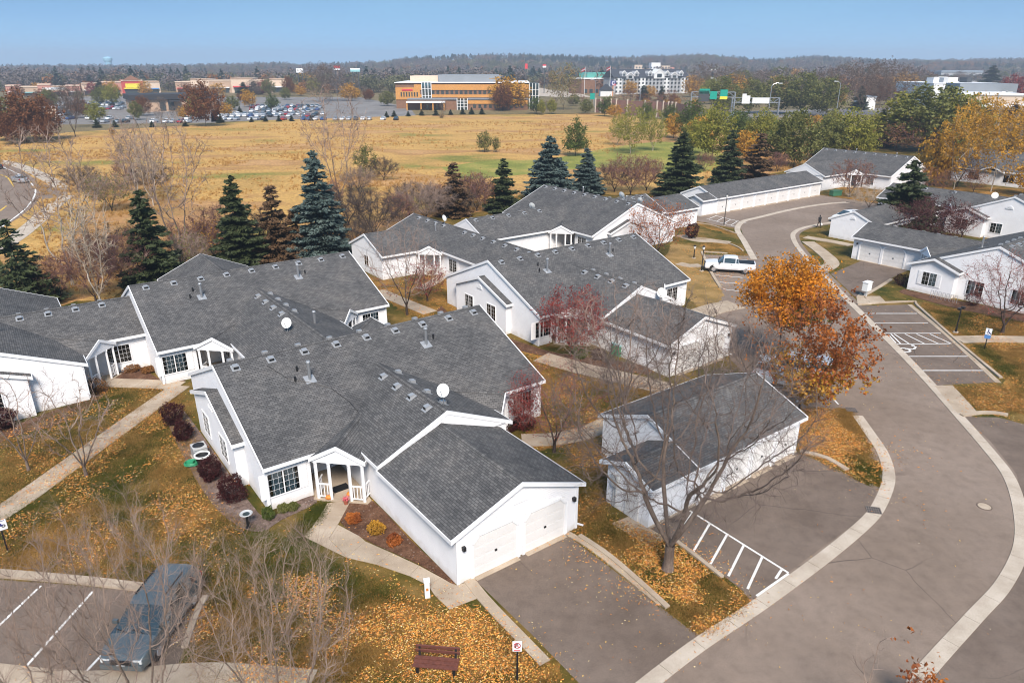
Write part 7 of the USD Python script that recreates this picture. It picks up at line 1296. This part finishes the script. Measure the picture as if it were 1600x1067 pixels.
def blob(seed, H, R, n=230, size=1.1, base=.25, cone=0.0):
    g = np.random.default_rng(seed); d = g.normal(0, 1, (n, 3)); d /= np.linalg.norm(d, axis=1, keepdims=True); q = g.uniform(.35, 1, (n, 1)) ** .5; k = .7 + .6 * meshkit.noise(d * 1.8 + seed, seed)[:, None]
    P = d * q * k * [R, R, H * (1 - base) / 2] + (0, 0, H * (base + (1 - base) / 2))
    if cone: t = np.clip(P[:, 2:] / H, 0, 1); P[:, :2] *= 1.5 * (1 - t * .85)
    v, f = leaves(g, P, size, 0, .8); t = MB().tube((0, 0, -1), (0, 0, H * .6), .25, .15, 4, cap=False); return join([(v, f), t.arrays()[:2]])
for nm, rp in (('far_grey', [(.1, (.12, .10, .095)), (.5, (.19, .165, .155)), (1, (.27, .235, .215))]), ('far_brown', [(.1, (.14, .095, .07)), (.5, (.24, .165, .12)), (1, (.33, .235, .17))]), ('far_orange', [(.1, (.2, .08, .02)), (.5, (.34, .16, .04)), (1, (.4, .22, .07))]), ('far_pine', [(.1, (.03, .05, .042)), (.5, (.06, .085, .07)), (1, (.10, .13, .10))]), ('far_olive', [(.1, (.09, .09, .04)), (.5, (.16, .155, .075)), (1, (.25, .225, .11))])): leafmat(nm, rp, trans=.1)
PR = [('grey_tree', blob(1, 13, 5.2), 'far_grey'), ('brown_tree', blob(2, 12, 5), 'far_brown'), ('grey_tree_b', blob(3, 14, 5), 'far_grey'), ('pine', blob(4, 14, 3, cone=1), 'far_pine'), ('olive_tree', blob(5, 11, 5), 'far_olive'), ('orange_tree', blob(6, 10, 4.2), 'far_orange')]
pts, wh, sc, ro = [], [], [], []
g_ = np.random.default_rng(8)
for D0, D1_, n_, w in ((1150, 2050, 7600, (.30, .20, .18, .12, .15, .05)), (600, 1150, 4600, (.24, .20, .14, .10, .18, .14))):
    y = g_.uniform(D0, D1_, n_); x = g_.uniform(-.82, .82, n_) * y; z0 = np.zeros(n_); sc_ = 90 if D0 > 1000 else 45
    c = meshkit.noise(np.c_[x / 130, y / 130, z0], 3); pine = meshkit.fbm(np.c_[x / sc_ / 2, y / sc_ / 2, z0], 2, 9); warm = meshkit.fbm(np.c_[x / sc_, y / sc_, z0], 2, 21); oliv = meshkit.fbm(np.c_[x / sc_, y / sc_, z0], 2, 33)
    for a, b, q, pn, wm, ol in zip(x, y, c, pine, warm, oliv):
        near = D0 < 1000; pxx = 800 + a / b * FPX
        if near and q < .22: continue
        if near and (pxx < 480 and b < 640 or 940 < pxx < 1090 and b < 760 or 1410 < pxx < 1620 and b < 900 or 820 < pxx < 930 and b < 760): continue
        k = 3 if pn > .66 else 5 if wm > (.70 if near else .76) else 4 if ol > .64 else g_.choice(6, p=np.array(w) / sum(w)); s = g_.uniform(.6, 1.15) if not near else g_.uniform(.7, 1.5 if b < 800 else 1.15)
        pts.append((a, b, hill_z(a, b) - .3)); wh.append(k); sc.append((s * g_.uniform(1, 1.35), s * g_.uniform(1, 1.35), s)); ro.append(g_.uniform(0, 6.28))
instancer('far_forest', 'far off mixed woods covering the hills and the land behind the town', PR, pts, wh, sc, ro)

# ------------------------------------------------------------ single trees of the wooded strip and the town
def proto(name, label, bx, by, ty, wpx, seed, mat, cnt, size, **k): return leafy(name, label, bx, by, ty, wpx, seed, mat, cnt, size, **k)
SRC = {}
leafmat('leaf_greybrown', [(.1, (.11, .08, .062)), (.5, (.2, .15, .115)), (1, (.31, .235, .18))])
RND = ((.14, .6), (.4, 1.0), (.7, .92), (1, .35)); TALLS = ((.2, .5), (.5, .9), (.8, 1.0), (1, .5))
SRC['yg'] = proto('deciduous_tree', 'yellow green tree at the right foot of the noise wall', 1112, 252, 165, 66, 141, 'leaf_yellowgreen', 4200, .5, shape=RND)
SRC['olive'] = proto('deciduous_tree', 'large olive green tree in the middle of the wooded strip', 1240, 262, 170, 78, 142, 'leaf_olive', 4600, .5, shape=RND)
SRC['green'] = proto('deciduous_tree', 'mid green tree in front of the noise wall end', 1078, 222, 158, 50, 143, 'leaf_green', 3600, .5, shape=RND)
SRC['orange'] = proto('autumn_tree', 'small orange tree in front of the noise wall', 1052, 216, 178, 34, 144, 'leaf_amber', 2000, .42, shape=RND)
SRC['tan'] = proto('bare_tree', 'tall bare grey brown tree behind the street lights, leftmost of the clump', 1312, 182, 96, 62, 145, 'leaf_greybrown', 3600, .42, bark='bark', twmat='twig', shape=TALLS, forks=3)
SRC['willow'] = proto('deciduous_tree', 'wide yellow brown willow like tree behind the clinic', 880, 172, 103, 66, 146, 'leaf_tan', 2600, .6, shape=TALLS, forks=3, extra=[('olive_leaves', 'leaf_yellowgreen', 900, .5, None)])
SRC['rust'] = proto('oak_tree', 'big rust brown oak at the near edge of the far parking lot', 322, 198, 126, 62, 147, 'leaf_oak', 5200, .6, shape=RND)
SRC['red'] = proto('autumn_tree', 'pink red tree at the far right', 1572, 158, 117, 32, 148, 'leaf_red', 2200, .8, shape=RND)
SRC['brown'] = proto('bare_tree', 'bare purplish brown tree behind the right hand houses', 1495, 292, 232, 76, 149, 'leaf_brown', 900, .25, twmat='twig_red', shape=RND, forks=3)
SRC['thin'] = proto('autumn_tree', 'tall thin yellow leaved tree in front of the far right house', 1548, 300, 158, 96, 150, 'leaf_amber', 3600, .36, bark='bark_pale', twmat='twig_pale', shape=TALLS, forks=2)
SRC['pine'] = (SP_1, h1)
SRC['poplar'] = (POP, hP)
KINDW = {}
for k_, (a_, b_) in SRC.items(): KINDW[k_] = b_
def put(kind, label, bx, by, ty, wide=1.0, rot=None, group=None):
    src, hs = SRC[kind]; p, h = tall(bx, by, ty); s = h / hs; return dup(src, label, p, random.uniform(0, 6.28) if rot is None else rot, (s * wide, s * wide, s), group)
for k_, bx, by, ty, w, lb in [
    ('poplar', 1020, 236, 172, .9, 'pale yellow green poplar right of the broadest one'), ('poplar', 965, 228, 178, .8, 'pale yellow green poplar at the left of the poplar group'),
    ('green', 1150, 236, 172, 1.1, 'green tree behind the tall dark spruce'), ('yg', 1185, 240, 172, 1.0, 'yellow green tree behind the brownish spruce'), ('orange', 1095, 228, 182, 1.2, 'orange bush like tree by the noise wall end'), ('yg', 1082, 240, 190, 1.2, 'yellow green tree before the orange ones'),
    ('yg', 1320, 250, 172, 1.2, 'bright yellow green tree beside the far house roof'), ('olive', 1285, 252, 182, 1.1, 'dark olive tree left of the far house roof'), ('green', 1215, 258, 188, 1.1, 'green tree at the near edge of the wooded strip'), ('yg', 1345, 252, 190, 1.0, 'yellow green bush tree behind the far house'), ('orange', 1165, 252, 205, 1.2, 'orange brown tree in the wooded strip near the spruces'),
    ('olive', 1128, 180, 118, 1.1, 'olive tree behind the first sign gantry'), ('olive', 1170, 178, 122, 1.1, 'olive tree behind the second sign gantry'), ('olive', 1215, 178, 118, 1.2, 'dense olive tree left of the tall street light'), ('olive', 1255, 180, 112, 1.2, 'tall olive brown tree right of the tall street light'), ('tan', 1345, 180, 94, 1.1, 'tall bare tree in the clump, second from the left'), ('tan', 1370, 178, 92, 1.1, 'tallest bare tree in the clump'), ('tan', 1398, 182, 104, 1.0, 'tall bare tree at the right of the clump'), ('tan', 1285, 178, 106, 1.0, 'grey bare tree before the clump of tall ones'), ('tan', 1100, 160, 96, 1.2, 'bare tree with orange tips above the sign gantry'), ('tan', 1140, 158, 100, 1.1, 'bare greyish tree above the blue apartment block'),
    ('orange', 1082, 152, 118, 1.2, 'orange tree right of the hotel'), ('rust', 1103, 150, 120, 1.0, 'red brown tree above the gantry signs'), ('orange', 1152, 158, 116, 1.3, 'orange tree behind the gantry'), ('tan', 1230, 165, 106, 1.1, 'bare tree rising behind the olive trees'), ('olive', 1290, 184, 120, 1.3, 'olive brown tree under the tall bare clump'), ('tan', 1265, 172, 110, 1.2, 'bare brown tree between the street lights'), ('tan', 1190, 160, 108, 1.3, 'wide bare tree above the blank gantry'), ('yg', 1240, 212, 176, 1.3, 'yellow green thicket below the tall street light'), ('orange', 1270, 206, 180, 1.4, 'amber thicket below the street lights'), ('yg', 1300, 208, 172, 1.4, 'yellow green thicket beside the dark fir'), ('yg', 1200, 214, 178, 1.4, 'yellow thicket before the blank gantry'), ('green', 1160, 208, 176, 1.4, 'green thicket before the green sign gantry'), ('yg', 1110, 205, 168, 1.3, 'yellow green thicket beside the noise wall end'), ('tan', 1385, 200, 150, 1.2, 'brown bare tree left of the broad green willow'),
    ('yg', 1400, 232, 148, 1.7, 'broad green willow right of the woods'), ('olive', 1440, 236, 132, 1.5, 'tall green tree with yellow tips right of the woods'), ('yg', 1475, 236, 142, 1.2, 'yellow green tree before the white warehouse'), ('yg', 1505, 240, 150, 1.2, 'green tree left of the right street light'), ('brown', 1400, 236, 188, 1.6, 'bare brown bushes behind the far house, left'), ('brown', 1440, 240, 180, 1.5, 'bare brown bushes behind the far house, right'), ('brown', 1340, 238, 210, 1.3, 'red brown bush behind the far house roof'),
    ('thin', 1490, 296, 172, .9, 'tall thin yellow tree left of the tallest one'), ('thin', 1520, 262, 150, 1.1, 'yellow brown tree behind the tall thin ones'), ('thin', 1590, 268, 170, 1.0, 'yellow leaved tree near the right edge'), ('orange', 1608, 306, 250, 1.2, 'bright orange tree cut by the right edge'), ('orange', 1458, 290, 205, .8, 'small golden tree beside the far gable'), ('brown', 1450, 298, 255, .9, 'bare pinkish tree at the far gable wall'), ('brown', 1520, 302, 258, .8, 'bare reddish tree before the far right house'), ('brown', 1472, 300, 262, .7, 'small bare reddish tree at the far gable'),
    ('red', 1595, 160, 116, 1.0, 'pink red tree at the right edge'), ('tan', 1440, 158, 110, 1.3, 'orange brown tree left of the white warehouse'), ('orange', 1412, 152, 114, 1.5, 'orange tree beside the tall bare clump'), ('pine', 1545, 140, 102, 1.8, 'dark pine among the far right trees'), ('orange', 1580, 118, 96, 2.2, 'golden tree top on the far right skyline'),
    ('rust', 42, 222, 140, 1.3, 'big rusty oak at the left edge of the meadow'), ('rust', 75, 218, 152, 1.0, 'rusty oak second from the left edge'), ('olive', 12, 220, 150, 1.2, 'olive and rust tree at the left edge'), ('rust', 20, 226, 175, 1.2, 'low red brown tree below the left oaks'), ('rust', 70, 224, 180, 1.0, 'low rusty tree in front of the kiosk'), ('tan', 120, 200, 132, 1.0, 'dark bare tree in front of the far left lot'),
    ('orange', 796, 172, 120, 1.5, 'orange brown tree in front of the clinic'), ('rust', 786, 174, 130, .9, 'rusty tree beside the orange one before the clinic'), ('green', 838, 178, 152, 1.4, 'green bush tree at the clinic corner'), ('yg', 862, 178, 155, 1.0, 'small yellow green tree right of the clinic'), ('tan', 693, 184, 158, .6, 'small pinkish bare tree before the clinic'), ('yg', 846, 180, 156, .8, 'small pale green tree right of the clinic'), ('orange', 545, 158, 130, 1.3, 'yellow orange tree left of the clinic'), ('olive', 605, 166, 142, 1.3, 'dark olive tree at the clinic corner, left'),
    ('olive', 915, 178, 155, 1.3, 'dark bush before the noise wall'), ('green', 945, 182, 152, 1.2, 'green tree at the left end of the noise wall'), ('orange', 960, 184, 164, 1.5, 'orange bush at the noise wall'), ('green', 1010, 194, 160, 1.1, 'yellow and green tree before the noise wall'), ('green', 1045, 200, 164, 1.1, 'dark green tree at the noise wall'), ('brown', 985, 168, 138, 1.8, 'brown bare trees behind the noise wall'), ('brown', 1040, 170, 138, 1.8, 'brown bare trees before the hotel, right'), ('orange', 985, 150, 126, 1.3, 'yellow tree before the hotel'), ('pine', 1005, 156, 132, 1.5, 'dark conifer before the hotel'), ('pine', 1033, 158, 134, 1.2, 'slim dark conifer before the hotel'), ('orange', 1015, 154, 134, 1.4, 'golden bush before the hotel'),
    ('orange', 60, 150, 130, 1.2, 'orange tree before the far pink shops'), ('rust', 30, 156, 132, 1.0, 'red tree before the far pink shops'), ('pine', 158, 150, 125, 2.0, 'dark conifer before the far shops'), ('orange', 175, 150, 127, 1.3, 'orange tree beside the conifer before the far shops'), ('orange', 228, 150, 127, 1.1, 'orange tree before the yellow arch'), ('red', 145, 150, 128, 1.2, 'red tree before the far shops'), ('orange', 390, 168, 140, 1.0, 'round tan orange tree in the far right lot'), ('green', 427, 172, 148, 1.2, 'green tree in the far right lot'), ('olive', 365, 172, 150, 1.2, 'olive tree at the end of the far right lot'), ('orange', 355, 182, 160, 1.2, 'amber tree beside the big rust brown oak'),
    ('pine', 382, 148, 128, 2.2, 'dark conifers before the cream shops, left'), ('pine', 398, 148, 127, 2.2, 'dark conifers before the cream shops, right'), ('red', 415, 148, 126, 1.6, 'reddish tree before the cream shops'), ('orange', 340, 150, 130, 1.6, 'tan tree before the cream shops'), ('tan', 500, 160, 100, 1.4, 'tall brown trees right of the restaurant, left'), ('tan', 520, 158, 98, 1.4, 'tall brown trees right of the restaurant, right'), ('rust', 452, 150, 118, .8, 'rusty tree behind the restaurant'), ('brown', 300, 150, 128, 1.6, 'brown tree at the left end of the cream shops'), ('tan', 255, 178, 150, .9, 'bare tree beside the bank, left'), ('olive', 215, 188, 158, .9, 'olive tree before the bank'), ('tan', 250, 192, 168, 1.0, 'grey bare tree before the bank')]: put(k_, lb, bx, by, ty, w)
TW = [('tan', 'bare brown tree'), ('brown', 'small bare reddish tree'), ('orange', 'amber autumn tree'), ('olive', 'olive green tree'), ('rust', 'rust red tree'), ('yg', 'yellow green tree')]
g2_ = np.random.default_rng(44)
for zone, x0, x1, y0, y1, n_, h0, h1, grp in (('among the shops and lots at the far left', 20, 340, 150, 194, 34, 14, 34, 'trees among the far left shops'), ('around the far lot left of the clinic', 350, 610, 142, 172, 26, 14, 30, 'trees around the far lot left of the clinic'), ('behind the noise wall and freeway', 840, 1090, 160, 172, 18, 8, 18, 'trees behind the noise wall'), ('beyond the freeway on the right', 1090, 1440, 136, 168, 40, 20, 40, 'trees beyond the freeway'), ('around the warehouses at the far right', 1420, 1600, 122, 150, 18, 12, 22, 'trees around the far warehouses')):
    for _ in range(n_):
        k_, nm_ = TW[g2_.choice(6, p=[.34, .16, .18, .16, .08, .08])]; bx, by = g2_.uniform(x0, x1), g2_.uniform(y0, y1)
        if 612 < bx < 845 and by < 180 or 405 < bx < 490 and by > 160: continue
        put(k_, f'{nm_} {zone}', bx, by, by - g2_.uniform(h0, h1), g2_.uniform(1.0, 1.5), None, f'{nm_}s {zone}')
for i, (bx, by, ty) in enumerate([(393, 191, 177), (415, 190.5, 174), (436, 190, 173), (456, 189.5, 172), (486, 189, 174), (604, 184, 166), (616, 183, 164), (638, 182, 167), (659, 181, 162), (681, 181, 160), (704, 180, 164), (723, 179, 160), (737, 179, 158), (753, 179, 159), (152, 200, 172), (238, 199, 180), (290, 198, 178), (375, 176, 158), (393.5, 174, 160), (180, 199, 178), (345, 192, 165)]):
    spd(SP_1, h1, 'small dark cone shaped conifer in the row along the far meadow edge', bx, by, ty - 4, i * 1.3, 1.5).SetCustomDataByKey('group', 'small conifers along the far meadow edge')

# ------------------------------------------------------------ fallen leaves on the lawns, dry tufts in the meadow
def scatter(poly, n, g, mul=2.3):
    n = int(n * mul)
    P = Polygon(px(*poly)).buffer(0); x0, y0, x1, y1 = P.bounds; q = g.uniform((x0, y0), (x1, y1), (int(n * P.envelope.area / P.area * 1.05), 2)); import shapely
    return q[shapely.contains_xy(P, q[:, 0], q[:, 1])]
g_ = np.random.default_rng(12)
pts = []
for poly, n in [([(440, 860), (600, 925), (660, 960), (745, 950), (870, 1070), (300, 1075), (310, 950), (380, 880)], 13000), ([(0, 800), (250, 640), (330, 790), (330, 900), (120, 900), (0, 888)], 5500), ([(905, 838), (950, 812), (1045, 848), (1165, 938), (1100, 990)], 5500), ([(1245, 640), (1330, 642), (1376, 735), (1370, 762), (1250, 704)], 5500), ([(1447, 478), (1640, 508), (1640, 645), (1578, 596)], 3600), ([(1495, 607), (1574, 602), (1640, 646), (1640, 662), (1532, 641)], 1100), ([(810, 550), (1060, 612), (880, 700)], 2500), ([(0, 620), (160, 600), (240, 620), (0, 790)], 1500), ([(890, 700), (945, 700), (945, 800), (900, 830)], 700), ([(560, 435), (700, 435), (700, 520)], 900), ([(1050, 385), (1165, 400), (1130, 460), (1060, 430)], 1200), ([(738, 902), (885, 835), (1094, 996), (905, 1067)], 18), ([(1397, 700), (1590, 880), (1450, 1060), (1050, 1067)], 60), ([(1345, 480), (1425, 480), (1560, 597), (1460, 602)], 60), ([(800, 700), (880, 690), (945, 720), (930, 800)], 600)]: pts.append(scatter(poly, n, g_))
pts.append(scatter([(0, 620), (280, 600), (330, 790), (480, 870), (900, 1060), (0, 1060)], 3200, g_)); pts.append(scatter([(1000, 560), (1600, 480), (1600, 660), (900, 830)], 900, g_))
pts = np.vstack(pts); n = len(pts); pts = pts + g_.normal(0, .55, (n, 2)) * g_.exponential(1, (n, 1)); dens = meshkit.fbm(np.c_[pts * .45, np.zeros(n)], 3, 4); k = dens > g_.uniform(.40, .60, n); pts = pts[k]; n = len(pts)
def leafproto(seed): g = np.random.default_rng(seed); v, f = leaves(g, np.zeros((1, 3)) + (0, 0, .03), 1.0, 0, .75, .0); v[:, 2] = (v[:, 2] - v[:, 2].min()) * .35; return v, f
plain('litter_orange', (.66, .27, .05), .7); plain('litter_yellow', (.78, .50, .11), .7); plain('litter_brown', (.30, .11, .03), .7); plain('litter_pale', (.80, .64, .34), .7)
instancer('fallen_leaves', 'orange and yellow fallen leaves scattered over the lawns', [('leaf_' + c, leafproto(i), 'litter_' + c) for i, c in enumerate(('orange', 'yellow', 'brown', 'pale'))], np.c_[pts, g_.uniform(.035, .065, n)], g_.choice(4, n, p=[.34, .26, .22, .18]), np.repeat(g_.uniform(.065, .14, (n, 1)), 3, 1), g_.uniform(0, 6.28, n))
def tuft(seed, nb=26, h=.55, r=.28, w=.03):
    g = np.random.default_rng(seed); B = g.normal(0, r * .45, (nb, 3)) * (1, 1, 0); d = g.normal(0, .35, (nb, 3)) * (1, 1, 0) + (0, 0, 1); T_ = B + d * h * g.uniform(.5, 1.1, (nb, 1)); s = np.cross(d, g.normal(0, 1, (nb, 3))); s /= np.linalg.norm(s, axis=1, keepdims=True)
    v = np.stack([B - s * w, B + s * w, T_], 1).reshape(-1, 3); return v, np.arange(nb * 3).reshape(-1, 3)
mul_ = 1.5
mt = [scatter([(0, 260), (60, 300), (40, 470), (170, 470), (250, 410), (340, 405), (560, 395), (640, 340), (760, 330), (840, 300), (690, 255), (300, 230), (0, 240)], 6000, g_, 1.4), scatter([(300, 230), (690, 255), (960, 240), (1000, 190), (500, 190), (300, 205), (0, 225), (0, 240)], 2500, g_, 1.4), scatter([(1100, 285), (1250, 262), (1330, 235), (1260, 222), (1090, 235)], 1200, g_, 1.4)]
mt = np.vstack(mt); n = len(mt); dn = meshkit.fbm(np.c_[mt * .06, np.zeros(n)], 3, 7); mt = mt[dn > g_.uniform(.35, .6, n)]; n = len(mt); dd = np.linalg.norm(mt, axis=1)
instancer('meadow_tufts', 'dry golden grass tufts of the meadow', [('tuft', tuft(1), 'dry_grass'), ('tuft_tall', tuft(2, 22, .9, .35, .035), 'dry_grass'), ('tuft_brown', tuft(3, 24, .4, .35), 'dry_grass')], np.c_[mt, np.zeros(n)], g_.choice(3, n, p=[.5, .25, .25]), np.repeat((g_.uniform(.7, 1.5, n) * np.interp(dd, [60, 300], [.6, .8]))[:, None], 3, 1), g_.uniform(0, 6.28, n))
def patch(seed, nb=60, r=.42, h=.06):
    g = np.random.default_rng(seed); B = g.uniform(-r, r, (nb, 3)) * (1, 1, 0); d = g.normal(0, .7, (nb, 3)) * (1, 1, 0) + (0, 0, 1); T_ = B + d * h * g.uniform(.5, 1.2, (nb, 1)); s = np.cross(d, g.normal(0, 1, (nb, 3))); s /= np.linalg.norm(s, axis=1, keepdims=True)
    v = np.stack([B - s * .018, B + s * .018, T_], 1).reshape(-1, 3); return v, np.arange(nb * 3).reshape(-1, 3)
lg = np.vstack([scatter(q, n * .8, g_, 1.0) for q, n in [([(0, 815), (282, 610), (330, 785), (480, 870), (310, 930), (0, 890)], 2600), ([(310, 930), (480, 865), (690, 960), (790, 985), (880, 1080), (290, 1080)], 3000), ([(0, 690), (160, 605), (270, 605), (0, 795)], 900), ([(905, 835), (950, 812), (1045, 848), (1165, 938), (1100, 990)], 1200), ([(890, 690), (948, 700), (948, 800), (900, 835)], 450), ([(1250, 642), (1330, 644), (1372, 735), (1368, 760), (1252, 704)], 1100), ([(1440, 474), (1620, 505), (1640, 526), (1500, 528)], 600), ([(1518, 540), (1640, 540), (1640, 650), (1582, 598)], 800), ([(1496, 607), (1574, 603), (1640, 650), (1530, 640)], 250), ([(810, 550), (1060, 612), (880, 690)], 700), ([(445, 850), (500, 790), (512, 790), (476, 838)], 160)]])
n = len(lg); gn = meshkit.fbm(np.c_[lg * .33, np.zeros(n)], 3, 15) + g_.normal(0, .07, n); wg = np.digitize(gn, [.41, .49])
leafmat('blade_green', [(.1, (.06, .075, .010)), (.5, (.12, .125, .018)), (1, (.22, .195, .04))], trans=.45); leafmat('blade_olive', [(.1, (.13, .095, .018)), (.5, (.25, .175, .036)), (1, (.38, .27, .08))], trans=.45); leafmat('blade_tan', [(.1, (.26, .15, .04)), (.5, (.45, .27, .085)), (1, (.58, .39, .16))], trans=.45)
instancer('lawn_grass', 'short olive and tan grass of the near lawns', [('blades_green', patch(1), 'blade_green'), ('blades_olive', patch(2), 'blade_olive'), ('blades_tan', patch(3), 'blade_tan')], np.c_[lg, np.full(n, .012)], wg, np.repeat(g_.uniform(.7, 1.2, (n, 1)), 3, 1), g_.uniform(0, 6.28, n))
# thin autumn air
usdkit.material(stage, '/World/Looks/haze_look', {'v': ('principled_volume', {'color': (.82, .88, .97), 'density': .00028, 'anisotropy': .2})}, [], volume='v.volume')
hz = obj('haze', MB().box(-5200, 5200, -420, 6300, -1.5, 130), 'haze_look'); tag(hz, 'thin bluish autumn haze over the whole land', None, None, 'stuff')
